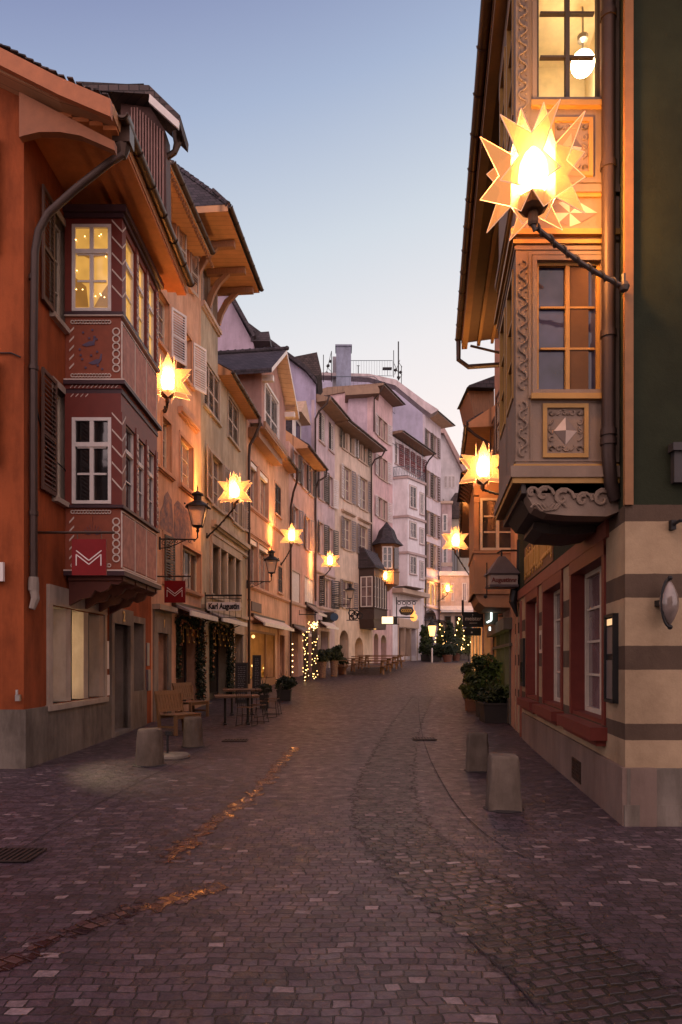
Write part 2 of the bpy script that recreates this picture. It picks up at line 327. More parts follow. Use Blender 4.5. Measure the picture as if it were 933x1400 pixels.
def text(body, size, P, U, V, mat, parent, name="lettering", bold=0, align='CENTER', depth=.004, sx=1):
    """raised lettering: P centre, U reading direction, V up"""
    cu = bpy.data.curves.new(name, 'FONT'); cu.body = body; cu.size = size; cu.align_x = align; cu.align_y = 'CENTER'; cu.extrude = depth; cu.offset = bold
    cu.materials.append(mat); tmp = bpy.data.objects.new("tmp", cu); COL.objects.link(tmp); bpy.context.view_layer.update()
    me = bpy.data.meshes.new_from_object(tmp.evaluated_get(bpy.context.evaluated_depsgraph_get())); bpy.data.objects.remove(tmp); bpy.data.curves.remove(cu)
    if not me.materials: me.materials.append(mat)
    o = bpy.data.objects.new(name, me); COL.objects.link(o)
    U = U.normalized(); V = V.normalized(); n = U.cross(V)
    mt = Matrix(((U.x * sx, V.x, n.x, 0), (U.y * sx, V.y, n.y, 0), (U.z * sx, V.z, n.z, 0), (0, 0, 0, 1)))
    o.matrix_local = Matrix.Translation(Vector(P) - (ORG.get(parent.name, Vector()) if parent else Vector())) @ mt
    if parent: o.parent = parent; ORG[o.name] = ORG.get(parent.name, Vector())
    return o
UZ = Vector((0, 0, 1)); UX = Vector((1, 0, 0)); UY = Vector((0, 1, 0))

# ------------------------------------------------------------------ facade frames
class Fac:
    """a house front: a runs along it away from the camera, n out towards the street, z up"""
    def __init__(s, x0, y0, x1, y1, left=True):
        s.o = Vector((x0, y0, 0)); d = Vector((x1 - x0, y1 - y0, 0)); s.len = d.length; s.u = d.normalized()
        s.n = Vector((s.u.y, -s.u.x, 0)) if left else Vector((-s.u.y, s.u.x, 0)); s.left = left
    def __call__(s, a, n, z): return Vector((s.o.x + s.u.x * a + s.n.x * n, s.o.y + s.u.y * a + s.n.y * n, z))
    def a(s, px, n=0):
        k = (px - CX) / F; b = s.o + s.n * n
        return (k * b.y - b.x) / (s.u.x - k * s.u.y)
    def y(s, a, n=0): return s.o.y + s.u.y * a + s.n.y * n
    def z(s, px, py, n=0): return EYE + (HY - py) / F * s.y(s.a(px, n), n)
    def rect(s, x0, x1, yt, yb, n=0):
        a0, a1 = s.a(x0, n), s.a(x1, n); return a0, a1, s.z(x0, yb, n), s.z(x0, yt, n)
def xlike(px0, y0, slope, px1):
    """from the point on column px0 at depth y0 run dX/dY = slope to column px1"""
    x0 = (px0 - CX) / F * y0; k = (px1 - CX) / F; y1 = (slope * y0 - x0) / (slope - k)
    return x0, y0, k * y1, y1
def wall(fac, root, a0, a1, z0, z1, holes, mat, depth=.17, D=7.0, name="wall", top=True, reveal=None, near=True):
    mb = MB(); As = sorted({a0, a1, *[min(max(h[i], a0), a1) for h in holes for i in (0, 1)]}); Zs = sorted({z0, z1, *[min(max(h[i], z0), z1) for h in holes for i in (2, 3)]})
    for A, B in zip(As, As[1:]):
        for Z, Y in zip(Zs, Zs[1:]):
            ca, cz = (A + B) / 2, (Z + Y) / 2
            if any(h[0] < ca < h[1] and h[2] < cz < h[3] for h in holes): continue
            mb.poly([fac(A, 0, Z), fac(B, 0, Z), fac(B, 0, Y), fac(A, 0, Y)])
    for h in holes:
        A, B, Z, Y = h[:4]; d = -(h[4] if len(h) > 4 else depth)
        q = [(A, Z), (B, Z), (B, Y), (A, Y)]
        for (p, r), (p2, r2) in zip(q, q[1:] + q[:1]): mb.poly([fac(p, 0, r), fac(p2, 0, r2), fac(p2, d, r2), fac(p, d, r)], 1 if reveal else 0)
    if near: mb.poly([fac(a0, 0, z0), fac(a0, 0, z1), fac(a0, -D, z1), fac(a0, -D, z0)])
    mb.poly([fac(a1, 0, z0), fac(a1, 0, z1), fac(a1, -D, z1), fac(a1, -D, z0)])
    mb.poly([fac(a0, -D, z0), fac(a1, -D, z0), fac(a1, -D, z1), fac(a0, -D, z1)])
    if top: mb.poly([fac(a0, 0, z1), fac(a1, 0, z1), fac(a1, -D, z1), fac(a0, -D, z1)])
    return mb.build(name, [mat, reveal] if reveal else mat, root)
def window(fac, root, h, frame, pane, cols=2, rows=3, depth=.17, surround=None, sw=.09, sill=None, fw=.055, bw=.03, transom=None, proud=.025, name="window", head=None):
    """frame with glazing bars set back in its opening, stone surround and sill"""
    A, B, Z, Y = h[:4]; depth = h[4] if len(h) > 4 else depth
    mb = MB(); n0, n1 = -depth - .03, -depth + .035
    def bar(a, b, z, y, na=n0, nb=n1, m=0): mb.box((a, na, z), (b, nb, y), fac, m)
    bar(A, A + fw, Z, Y); bar(B - fw, B, Z, Y); bar(A + fw, B - fw, Z, Z + fw); bar(A + fw, B - fw, Y - fw, Y)
    ia, ib = A + fw, B - fw; iz, iy = Z + fw, Y - fw
    for c in range(1, cols):
        x = ia + (ib - ia) * c / cols; w = bw * (1.6 if cols % 2 == 0 and c == cols // 2 else 1); bar(x - w / 2, x + w / 2, iz, iy, n0 + .005, n1 - .005)
    for r in range(1, rows):
        z = iz + (iy - iz) * r / rows
        for c in range(cols):
            xa, xb = ia + (ib - ia) * c / cols + bw * .8, ia + (ib - ia) * (c + 1) / cols - bw * .8
            bar(xa, xb, z - bw * .4, z + bw * .4, n0 + .008, n1 - .012)
    if transom:
        z = iz + (iy - iz) * transom; bar(ia, ib, z - .04, z + .04, n0 + .002, n1 + .012)
    mats = [frame]
    if surround:
        mats.append(surround); k = len(mats) - 1
        bar(A - sw, A, Z - .0, Y, -.03, proud, k); bar(B, B + sw, Z, Y, -.03, proud, k); bar(A - sw, B + sw, Y, Y + sw, -.03, proud + .002, k)
    if sill:
        mats.append(sill); k = len(mats) - 1; bar(A - .12, B + .12, Z - .09, Z, -.06, .10, k)
    if head:
        mats.append(head); k = len(mats) - 1; bar(A - .18, B + .18, Y + sw + .02, Y + sw + .10, -.02, .13, k)
    w = mb.build(name, mats, root)
    pb = MB(); pb.poly([fac(A + fw * .5, n0 + .02, Z + fw * .5), fac(B - fw * .5, n0 + .02, Z + fw * .5), fac(B - fw * .5, n0 + .02, Y - fw * .5), fac(A + fw * .5, n0 + .02, Y - fw * .5)])
    pb.build("pane", pane, w)
    return w
def shutter(fac, parent, ah, w, z0, z1, mat, ang=4, n=.03, slats=None, side=1, solid=False, frame=None):
    """louvred shutter hinged at ah; ang = degrees away from the wall; side +1 runs along +a"""
    c, s_ = math.cos(R(ang)), math.sin(R(ang))
    def T(p, q, z): return fac(ah + side * (p * c - q * s_ * (1 if side > 0 else 1)), n + p * s_ + q * c, z)
    mb = MB(); t = .035; st = .055
    mb.box((0, 0, z0), (st, t, z1), T); mb.box((w - st, 0, z0), (w, t, z1), T); mb.box((st, 0, z0), (w - st, t, z0 + .08), T); mb.box((st, 0, z1 - .07), (w - st, t, z1), T)
    H = z1 - z0
    if H > 1.2: mb.box((st, 0, z0 + H * .46), (w - st, t, z0 + H * .46 + .06), T)
    if solid: mb.box((st, .008, z0 + .08), (w - st, .022, z1 - .07), T)
    else:
        k = slats or int(H / .085)
        for i in range(k):
            z = z0 + .09 + (H - .19) * (i + .5) / k; e = (H - .19) / k * .44
            mb.add([T(st, .036, z - e), T(w - st, .036, z - e), T(w - st, .004, z + e * .3), T(st, .004, z + e * .3), T(st, .036, z - e + .010), T(w - st, .036, z - e + .010), T(w - st, .004, z + e * .3 + .010), T(st, .004, z + e * .3 + .010)],
                   [(0, 1, 2, 3), (7, 6, 5, 4), (0, 4, 5, 1), (3, 2, 6, 7)])
    mats = [mat]
    return mb.build("shutter", mats, parent)
def gutter(fac, root, a0, a1, n, z, r=.075, mat=None, name="gutter"):
    mb = MB(); seg = 8; pts = []
    for a in (a0, a1):
        for k in range(seg + 1):
            t = math.pi + math.pi * k / seg; pts.append(fac(a, n + r * math.cos(t), z + r * math.sin(t)))
        for k in range(seg + 1):
            t = 2 * math.pi - math.pi * k / seg; pts.append(fac(a, n + (r - .012) * math.cos(t), z + .003 + (r - .012) * math.sin(t)))
    m = 2 * seg + 2
    mb.add(pts, [(i, (i + 1) % m, m + (i + 1) % m, m + i) for i in range(m)] + [list(range(m)), list(range(m, 2 * m))])
    k = max(2, int((a1 - a0) / .75))
    for i in range(k + 1):
        a = a0 + .03 + (a1 - a0 - .06) * i / k; P = [fac(a, n + (r + .008) * math.cos(t), z + (r + .008) * math.sin(t)) for t in [math.pi + math.pi * j / 8 for j in range(9)]]
        mb.tube(P, .009, 5)
    return mb.build(name, mat or M['gutter'], root, True)
def eave_roof(fac, root, a0, a1, z, ov, rise=3.2, D=7.0, soffit=None, roofm=None, fascia=None, th=.16, slope=.0, name="roof", gut=True, gm=None, hip=0):
    """solid roof over a front: soffit, fascia, tiled slope"""
    roofm = roofm or M['tile']; soffit = soffit or M['soffit']; fascia = fascia or M['cream']
    mb = MB(); T = lambda n, zz, a: fac(a, n, zz)
    zi = z + slope
    mb.prism([(ov, z), (ov, z + th), (-D / 2, z + th + rise), (-D, z + th), (-D, z), (-.02, zi)], a0, a1, T, 0)
    mb.fm = [1] * len(mb.fm)
    mb.fm[2] = 2                                            # fascia
    mb.fm[3] = 0; mb.fm[4] = 0                              # tiled slopes
    mb.fm[6] = 1; mb.fm[7] = 1
    if hip:
        for k in (2, 8): mb.v[k] = mb.v[k]
        mb.v[2] = T(-D / 2, z + th + rise, a0 + hip)
    o = mb.build(name, [roofm, soffit, fascia], root)
    if hip:
        hb_ = MB(); hb_.poly([T(ov, z + th + .004, a0 - .01), T(-D / 2, z + th + rise + .004, a0 + hip - .01), T(-D, z + th + .004, a0 - .01)]); hb_.build("hip_slope", roofm, o)
        hl = MB(); P0, P1 = T(ov, z + th, a0), T(-D / 2, z + th + rise, a0 + hip); k = int((P1 - P0).length / .3)
        for i in range(k): hl.tube([P0.lerp(P1, i / k), P0.lerp(P1, (i + 1.15) / k)], [.10, .075], 6)
        hl.build("hip_tiles", roofm, o)
    tb = MB()                                               # tile courses standing proud along the eave and verge
    for i in range(max(3, int((a1 - a0) / .18))):
        a = a0 + (a1 - a0) * (i + .5) / max(3, int((a1 - a0) / .18)); tb.tube([fac(a, ov + .05, z + th + .02), fac(a, ov - .5, z + th + .02 + .5 * rise / (D / 2 + ov))], .055, 5)
    tb.build("eave_tiles", roofm, o)
    if gut: gutter(fac, root, a0 - .05, a1 + .05, ov + .07, z + th * .7, .075, gm)
    return o
def downpipe(root, pts, r=.05, mat=None, collars=()):
    mb = MB(); mb.tube(pts, r, 10)
    for c in collars: mb.tube([Vector(c) - UZ * .035, Vector(c) + UZ * .035], r + .014, 10)
    return mb.build("downpipe", mat or M['pipe'], root, True)
# ================================================================== THE STREET
mb = MB(); ys = [-12 + i * 1.0 for i in range(20)] + [8 + i * .8 for i in range(100)] + [88 + i * 8 for i in range(5)] + [160, 300, 600]
xs = [-160, -60, -20, -8, -4, 0, 4, 8, 14, 24, 60, 160]
pts = [(x, y, gz(y)) for y in ys for x in xs]; n = len(xs)
mb.add(pts, [(j * n + i, j * n + i + 1, (j + 1) * n + i + 1, (j + 1) * n + i) for j in range(len(ys) - 1) for i in range(n - 1)])
street = mb.build("street", cobbles("street setts")); tag(street, kind='structure')
def strip(name, path, width, mat, lift=.004):
    """a band of setts along ground pixels, with uv across (-1..1 scaled) and along"""
    P = [G(*p[:2]) for p in path]; ws = [p[2] if len(p) > 2 else width for p in path]
    # resample
    Q, WW = [], []
    for i in range(len(P) - 1):
        p0, p1, p2, p3 = P[max(i - 1, 0)], P[i], P[i + 1], P[min(i + 2, len(P) - 1)]
        k = max(2, int((p2 - p1).length / .25))
        for j in range(k):
            t = j / k; Q.append(.5 * ((2 * p1) + (p2 - p0) * t + (2 * p0 - 5 * p1 + 4 * p2 - p3) * t * t + (3 * p1 - p0 - 3 * p2 + p3) * t ** 3)); WW.append(ws[i] + (ws[i + 1] - ws[i]) * t)
    Q.append(P[-1]); WW.append(ws[-1]); b = MB(); uv = []; s = 0; K = 5
    for i, q in enumerate(Q):
        d = (Q[min(i + 1, len(Q) - 1)] - Q[max(i - 1, 0)]); d.z = 0; d.normalize(); c = Vector((d.y, -d.x, 0))
        if i: s += (q - Q[i - 1]).length
        for k in range(K):
            u = (k / (K - 1) - .5) * WW[i]; p = q + c * u; b.v.append(Vector((p.x, p.y, gz(p.y) + lift))); uv.append((u, s))
    for i in range(len(Q) - 1):
        for k in range(K - 1): b.f.append([i * K + k, i * K + k + 1, (i + 1) * K + k + 1, (i + 1) * K + k]); b.fm.append(0)
    b.uv = uv; o = b.build(name, mat); return tag(o, kind='structure')
strip("gutter_paving", [(578, 952), (556, 990), (536, 1040), (527, 1090), (545, 1140), (610, 1200), (690, 1258), (790, 1330), (905, 1420), (1010, 1500)], .95,
      cobbles("open jointed setts", .112, .088, .017, (.052, .031, .038), (.10, .062, .07), uv=True, mcol=.006, edge=.60))
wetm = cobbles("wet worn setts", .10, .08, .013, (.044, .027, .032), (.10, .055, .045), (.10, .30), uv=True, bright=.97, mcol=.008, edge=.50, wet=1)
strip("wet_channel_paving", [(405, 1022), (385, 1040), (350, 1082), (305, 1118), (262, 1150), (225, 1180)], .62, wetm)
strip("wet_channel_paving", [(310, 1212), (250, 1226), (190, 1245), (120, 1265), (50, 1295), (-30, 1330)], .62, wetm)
jm = flat("dark joint", (.02, .015, .015), .8)
for path in ([(15, 1170), (110, 1112), (205, 1062), (290, 1018)], [(572, 960), (574, 985), (579, 1012), (588, 1038), (600, 1062), (616, 1090), (636, 1116), (662, 1140), (692, 1160), (720, 1174)], [(640, 1285), (690, 1330), (740, 1385)]):
    b = MB(); P = [G(*p) for p in path]
    for p, q in zip(P, P[1:]):
        d = (q - p).normalized(); c = Vector((d.y, -d.x, 0)) * .005
        b.poly([p - c + UZ * .009, p + c + UZ * .009, q + c + UZ * .009, q - c + UZ * .009])
    tag(b.build("paving_joint", jm), kind='structure')

# ================================================================== LEFT ROW
def lx(px0, y0): return (px0 - CX) / F * y0
L1 = Fac(lx(33, 10.9), 10.9, lx(207, 18.25), 18.25)
x0, y0, x1, y1 = xlike(207, 18.25, .0756, 275); L2 = Fac(x0, y0, x1, y1)
x0, y0, x1, y1 = xlike(275, y1, .09, 337); L3 = Fac(x0, y0, x1, y1)
x0, y0, x1, y1 = xlike(337, y1, .145, 395); L4 = Fac(x0, y0, x1, y1)
x0, y0, x1, y1 = xlike(395, y1, .20, 430); L5 = Fac(x0, y0, x1, y1)
x0, y0, x1, y1 = xlike(430, y1, .3146, 458); L6 = Fac(x0, y0, x1, y1)
x0, y0, x1, y1 = xlike(458, y1, .449, 510); L7 = Fac(x0, y0, x1, y1)
x0, y0, x1, y1 = xlike(510, y1, .46, 537); L8 = Fac(x0, y0, x1, y1)
x0, y0, x1, y1 = xlike(537, y1, .572, 581); L9 = Fac(x0, y0, x1, y1)
x0, y0, x1, y1 = xlike(581, y1, .572, 603); L10 = Fac(x0, y0, x1, y1)
R1 = Fac(lx(855, 7.11), 7.11, 4.12, 15.9, left=False)
R2 = Fac(4.14, 15.92, 4.14 + .14 * 6.6, 22.5, left=False)
R3 = Fac(R2(R2.len, 0, 0).x, 22.52, R2(R2.len, 0, 0).x + .14 * 6, 28.5, left=False)
R4 = Fac(R3(R3.len, 0, 0).x, 28.52, R3(R3.len, 0, 0).x + .17 * 16, 44.5, left=False)

# ------------------------------------------------------------------ L1: the orange-red corner house
h1 = thing("corner_house", "orange red corner house with a painted two storey oriel and a deep eave", "house", L1(0, 0, -.05))
c_or = plaster("orange red plaster", (.29, .068, .020), .9, .14, .3)
shop = (*L1.rect(69, 141, 828, 962), .42)
dr = (L1.a(153.5), L1.a(175.5), .02, L1.z(153.5, 852), .40)
sw = (*L1.rect(182, 195.5, 851, 947), .30)
wl = (*L1.rect(75, 92, 527, 680), .16); wu = (*L1.rect(72, 92, 285, 430), .16)
wall(L1, h1, 0, L1.len, -.3, 10.6, [shop, dr, sw, wl, wu], c_or, D=9, reveal=M['stone'])
b = MB()                                                          # gable end towards the camera, under the verge
gp = [(-.0, -.3), (-.0, 11.0), (-.3, 11.0), (-2, 12.25), (-5, 15.2), (-8.9, 11.8), (-8.9, -.3)]
b.poly([L1(-.004, n_, z_) for n_, z_ in gp]); b.build("gable_wall", c_or, h1)
b = MB(); b.box((-.05, -9, -.3), (.0, .05, .94), L1); b.box((.0, .0, -.3), (dr[0] - .19, .045, .94), L1); b.box((dr[1] + .19, .0, -.3), (sw[1] + .22, .045, .98), L1)
b.build("plinth", M['concrete'], h1)
b = MB()                                                          # shop window: stone frame, three angled fins
A, B, Z, Y, D_ = shop
b.box((A - .16, -.1, Z - .02), (A, .05, Y + .02), L1); b.box((B, -.1, Z - .02), (B + .12, .05, Y + .02), L1); b.box((A - .16, -.1, Y + .02), (B + .12, .06, Y + .36), L1); b.box((A - .2, -.1, Z - .12), (B + .12, .09, Z - .02), L1)
sh = b.build("shop_window", M['stone_l'], h1)
b = MB()
for i in range(1, 4):
    a = A + (B - A) * i / 3
    b.prism([(a - .02, .02), (a - .16, -.02), (a - .34, -.40), (a - .02, -.40)], Z, Y, lambda p, q, t: L1(p, q, t))
b.build("fin", M['stone_l'], sh)
b = MB()
for i in range(3):
    a = A + (B - A) * i / 3; b.box((a + .05, -.03, Z), (a + .11, -.012, Y), L1)
b.build("dark_slit", M['black'], sh)
b = MB(); b.box((A, -1.3, Z), (B, -1.28, Y), L1); b.box((A, -1.3, Z - .02), (B, -.0, Z), L1); b.build("display_back", M['cream'], sh)
b = MB(); b.box((A + (B - A) * .36, -.20, Z + .05), (A + (B - A) * .36 + .02, -.17, Y - .05), L1); b.box((A + .34, -.75, Z + .05), (A + .40, -.69, Y - .05), L1); b.build("light_tube", emit("shop light tube", (1, .74, .40), 11), sh)
ad = bpy.data.lights.new("shop_lamp", 'SPOT'); ad.energy = 95; ad.color = (1, .72, .42); ad.spot_size = R(46); ad.spot_blend = .85; ad.shadow_soft_size = .05
ao = bpy.data.objects.new("shop_lamp", ad); COL.objects.link(ao); p = L1(A + 1.0, .02, Y - .12); q = G(212, 1050)
ao.parent = sh; ao.location = p - ORG[sh.name]; ao.rotation_euler = (q - p).to_track_quat('-Z', 'Y').to_euler()
b = MB(); A, B, Z, Y, _ = dr                                      # door 2 with its stone frame
b.box((A - .19, -.12, -.2), (A, .06, Y), L1); b.box((B, -.12, -.2), (B + .19, .06, Y), L1); b.box((A - .19, -.12, Y), (B + .19, .07, Y + .36), L1); b.box((A, -.4, -.2), (B, .06, .13), L1)
fr = b.build("door_frame", M['stone'], h1)
b = MB(); b.box((A, -.43, .13), (B, -.38, Y), L1); b.box((A + .1, -.38, .3), (B - .1, -.365, 1.0), L1); d1 = b.build("door", flat("brown grey door", (.16, .105, .085), .5), h1)
b = MB(); b.box((A + .28, -.378, 1.25), (A + .58, -.36, 1.72), L1); b.build("notice", M['black'], d1)
text("2", .34, L1((A + B) / 2, .085, Y + .18), L1.u, UZ, M['gilt'], fr, "house_number", .006)
b = MB(); b.box((A - .50, .0, 1.55), (A - .28, .03, 2.15), L1); b.box((A - .46, .0, .98), (A - .30, .05, 1.42), L1); b.build("nameplate", M['white'], h1)
A, B, Z, Y, _ = sw
window(L1, h1, sw, M['stone'], M['gl_d'], 1, 1, surround=M['stone'], sw=.16, name="side_window")
b = MB(); b.box((B + .30, .0, 1.6), (B + .52, .03, 2.2), L1); b.box((B + .30, .0, .95), (B + .52, .06, 1.5), L1); b.build("letter_box", M['zinc'], h1)
for h, lab in ((wl, 0), (wu, 1)):
    w_ = window(L1, h1, h, M['cream'], M['gl_d'], 1, 3, surround=M['stone_l'], sw=.12, sill=M['stone_l'])
    shutter(L1, w_, h[0] - .06, (.62 if lab == 0 else .5), h[2] - .02, h[3] + .04, M['shut_br'], 2, .04, side=-1)
b = MB()                                                          # shutters on the gable end, half out of the picture
for z0_, z1_ in ((4.85, 6.5), (8.2, 10.05)): b.box((-5.75, 10.80, z0_), (-5.43, 10.85, z1_)); b.box((-5.70, 10.78, z0_ + .1), (-5.48, 10.80, z1_ - .1))
b.build("gable_shutter", M['shut_br'], h1)
# roof with its bell-cast verge
b = MB(); prof = [(-3.50, 10.28), (-4.3, 10.62), (-5.35, 11.15), (-7.0, 12.5), (-10.2, 15.6), (-14, 11.5), (-14, 11.2), (-10.2, 15.3), (-7.1, 12.2), (-5.45, 10.88), (-4.35, 10.36), (-3.52, 10.14)]
b.prism(prof, 10.50, 15.65, lambda p, q, t: Vector((p, t, q)))
b.prism([(p - 1.6, q + .3) if p > -5 else (p - .4, q) for p, q in prof], 15.65, 18.3, lambda p, q, t: Vector((p, t, q)))
b.fm = ([1, 1] + [0] * 5 + [1] * 7) * 2
rf = b.build("roof", [M['tile'], M['soffit']], h1)
b = MB()
for (p, q), (p2, q2) in zip(prof[:4], prof[1:5]): b.box((0, 0, 0), (1, 1, 1), lambda i, j, k, p=p, q=q, p2=p2, q2=q2: Vector((p + (p2 - p) * i, 10.46 - .10 * j, q + (q2 - q) * i - .30 + .27 * k)))
b.build("verge_board", flat("orange verge board", (.36, .12, .045), .6), rf)
b = MB(); rr = random.Random(3)
for (p, q), (p2, q2) in zip(prof[:4], prof[1:5]):
    k = int(math.hypot(p2 - p, q2 - q) / .13)
    for i in range(k):
        t = (i + .5) / k
        for y in (10.36, 10.62, 10.88): b.box((0, 0, 0), (1, 1, 1), lambda u_, v_, w_, t=t, y=y, j=rr.uniform(-.015, .015): Vector((p + (p2 - p) * (t + .11 * (u_ - .3)), y + .25 * v_, q + (q2 - q) * (t + .11 * (u_ - .3)) - .0 + .028 * (1 - u_) + .02 * w_ + j)))
b.build("verge_tiles", M['tile'], rf)
b = MB()                                                          # boarded soffit from wall to gutter in receding steps
for i, (xa, xb, z_) in enumerate(((-5.05, -4.25, 10.30), (-4.24, -3.98, 10.22), (-3.97, -3.76, 10.16), (-3.75, -3.54, 10.09))): b.box((xa, 10.76, z_), (xb, 15.62, z_ + .07))
b.build("soffit", flat("orange soffit", (.50, .17, .055), .65), rf)
b = MB()                                                          # arched bracket board under the verge
px = [(28, 128), (158, 196), (158, 208), (140, 200), (112, 188), (84, 183), (55, 183), (34, 188), (28, 190)]
b.prism([tuple((W(u_, v_, 10.66).x, W(u_, v_, 10.66).z)) for u_, v_ in px], 10.62, 10.74, lambda p, q, t: Vector((p, t, q))); b.build("bracket_board", flat("dull orange board", (.24, .085, .035), .65), rf)
GF = Fac(-3.5, 10.6, -3.48, 15.6); gutter(GF, rf, .1, 4.95, .06, 10.32, .085)
b = MB(); hp = W(168, 182, 11.0); b.box((hp.x - .13, hp.y - .12, hp.z - .22), (hp.x + .15, hp.y + .12, hp.z + .2)); b.lathe((hp.x, hp.y, hp.z - .40), [(.06, 0), (.13, .18)], 8); b.build("hopper", M['gutter'], rf)
yy = 10.98
downpipe(h1, [W(168, 200, yy), W(166, 212, yy), W(150, 222, yy), W(104, 258, yy), (W(66, 292, yy)), W(53, 316, yy), W(48, 345, yy), L1(.12, .10, 7), L1(.12, .10, 3.0)], .062, collars=[L1(.12, .10, 6.45), L1(.12, .10, 4.1), L1(.12, .10, 7.9)])
b = MB(); b.lathe(L1(.12, .10, 2.85), [(.075, .22), (.085, .12), (.085, 0)][::-1], 10); b.tube([L1(.12, .10, 2.9), L1(.10, .14, 2.72), L1(.06, .10, 2.55)], [.075, .07, .05], 8); b.build("pipe_shoe", M['stone'], h1)
# dormer with slatted cheek
b = MB(); dp = [W(u_, v_, 13.5) for u_, v_ in ((112, 120), (207, 125), (249, 166), (248, 178), (206, 137), (112, 131))]
b.prism([(p.x, p.z) for p in dp], 13.35, 14.1, lambda p, q, t: Vector((p, t, q))); dm = b.build("dormer", [M['tile']], h1)
b = MB(); dp = [W(u_, v_, 13.4) for u_, v_ in ((207, 135), (247, 172), (246, 182), (206, 146))]; b.prism([(p.x, p.z) for p in dp], 13.28, 13.34, lambda p, q, t: Vector((p, t, q))); b.build("fascia", M['white'], dm)
b = MB(); dp = [W(u_, v_, 13.6) for u_, v_ in ((165, 140), (206, 146), (226, 178), (228, 300), (182, 205), (165, 200))]; b.prism([(p.x, p.z) for p in dp], 13.62, 14.0, lambda p, q, t: Vector((p, t, q))); b.build("cheek", flat("dark brown boarding", (.075, .032, .026), .7), dm)
b = MB()
for i in range(12):
    u_ = 179 + i * 3.9; t0 = W(u_, 146 + max(0, (i - 2)) * 3.6, 13.55); t1 = W(u_, 202 + i * 7.1, 13.55)
    b.box((t0.x, 13.56, t1.z), (t0.x + .026, 13.61, t0.z))
b.build("slats", flat("pale slat paint", (.24, .13, .11), .7), dm)
b = MB(); pp = [W(u_, v_, 13.8) for u_, v_ in ((243, 183), (243, 196), (239, 208), (226, 217))]; b.tube(pp, [.11, .08, .06, .06], 8); b.build("spout", M['gutter'], dm)
b = MB(); b.tube([W(122, 117, 13.6), W(197, 115, 13.6)], .012, 5); b.tube([W(133, 117, 13.6), W(133, 121, 13.6)], .01, 5); b.tube([W(168, 116, 13.6), W(168, 122, 13.6)], .01, 5); b.build("snow_rail", M['iron'], dm)
b = MB(); b.tube([(-9, 10.87, 6.62), (-5.25, 10.87, 6.62), (-5.1, 10.86, 6.55)], .012, 5); b.tube([L1(.2, .02, 6.45), L1(.5, .02, 5.75), L1(.95, .02, 5.28), L1(1.7, .02, 5.2)], .012, 5); b.build("wall_cable", M['iron'], h1)
b = MB(); b.box((-6.4, 10.80, 2.98), (-5.35, 10.86, 3.28)); np_ = b.build("wall_plaque", M['white'], h1)
b = MB(); b.box((-5.16, 10.80, 1.08), (-5.09, 10.86, 1.18)); b.tube([(-5.125, 10.79, 1.18), (-5.125, 10.79, 1.26)], .02, 6); b.build("padlock_box", M['steel'], h1)

# oriel of L1
OY, OL = 12.5, 2.42
def T1(x, s, z): return Vector((-5.01 + x + .0043 * s, OY + s, z))
b = MB()
def ring_box(b, x1, s0, s1, z0, z1, m=0): b.box((-.05, s0, z0), (x1, s1, z1), T1, m)
ring_box(b, .97, .02, OL, 3.36, 4.52, 0); ring_box(b, .97, .02, OL, 6.84, 8.05, 0)
orl = b.build("oriel", M['red_o'], h1)
b = MB()
for z0_, z1_, o_ in ((3.28, 3.36, .06), (4.52, 4.575, .035), (6.62, 6.70, .0), (6.77, 6.84, .07), (8.05, 8.105, .035), (9.82, 9.90, .04), (9.90, 10.02, .10)): ring_box(b, 1.0 + o_, -.0 - o_, OL + o_, z0_, z1_)
b.build("cornice", flat("dark oriel cornice", (.050, .022, .028), .55), orl)
b = MB()
for z0_, z1_, o_ in ((3.36, 3.385, .064), (6.84, 6.87, .055), (8.03, 8.05, .03)): ring_box(b, 1.0 + o_, -.0 - o_, OL + o_, z0_, z1_)
b.build("cornice_line", M['orn'], orl)
b = MB()                                                         # frieze between the storeys and the window posts
ring_box(b, .98, .0, OL, 6.28, 6.62); ring_box(b, .99, -.02, OL, 6.70, 6.77)
for z0_, z1_ in ((4.575, 6.28), (8.105, 9.82)):
    b.box((-.05, .0, z0_), (.08, .10, z1_), T1); b.box((.80, .0, z0_), (1.0, .22, z1_), T1)
    b.box((.08, .0, z1_ - .10), (.80, .12, z1_), T1); b.box((.98 - .22, OL - .14, z0_), (1.0, OL, z1_), T1)
    for s_ in (.86, 1.56): b.box((.80, s_, z0_), (1.0, s_ + .17, z1_), T1)
    b.box((.82, .2, z1_ - .12), (.985, OL, z1_), T1)
b.build("post", M['red'], orl)
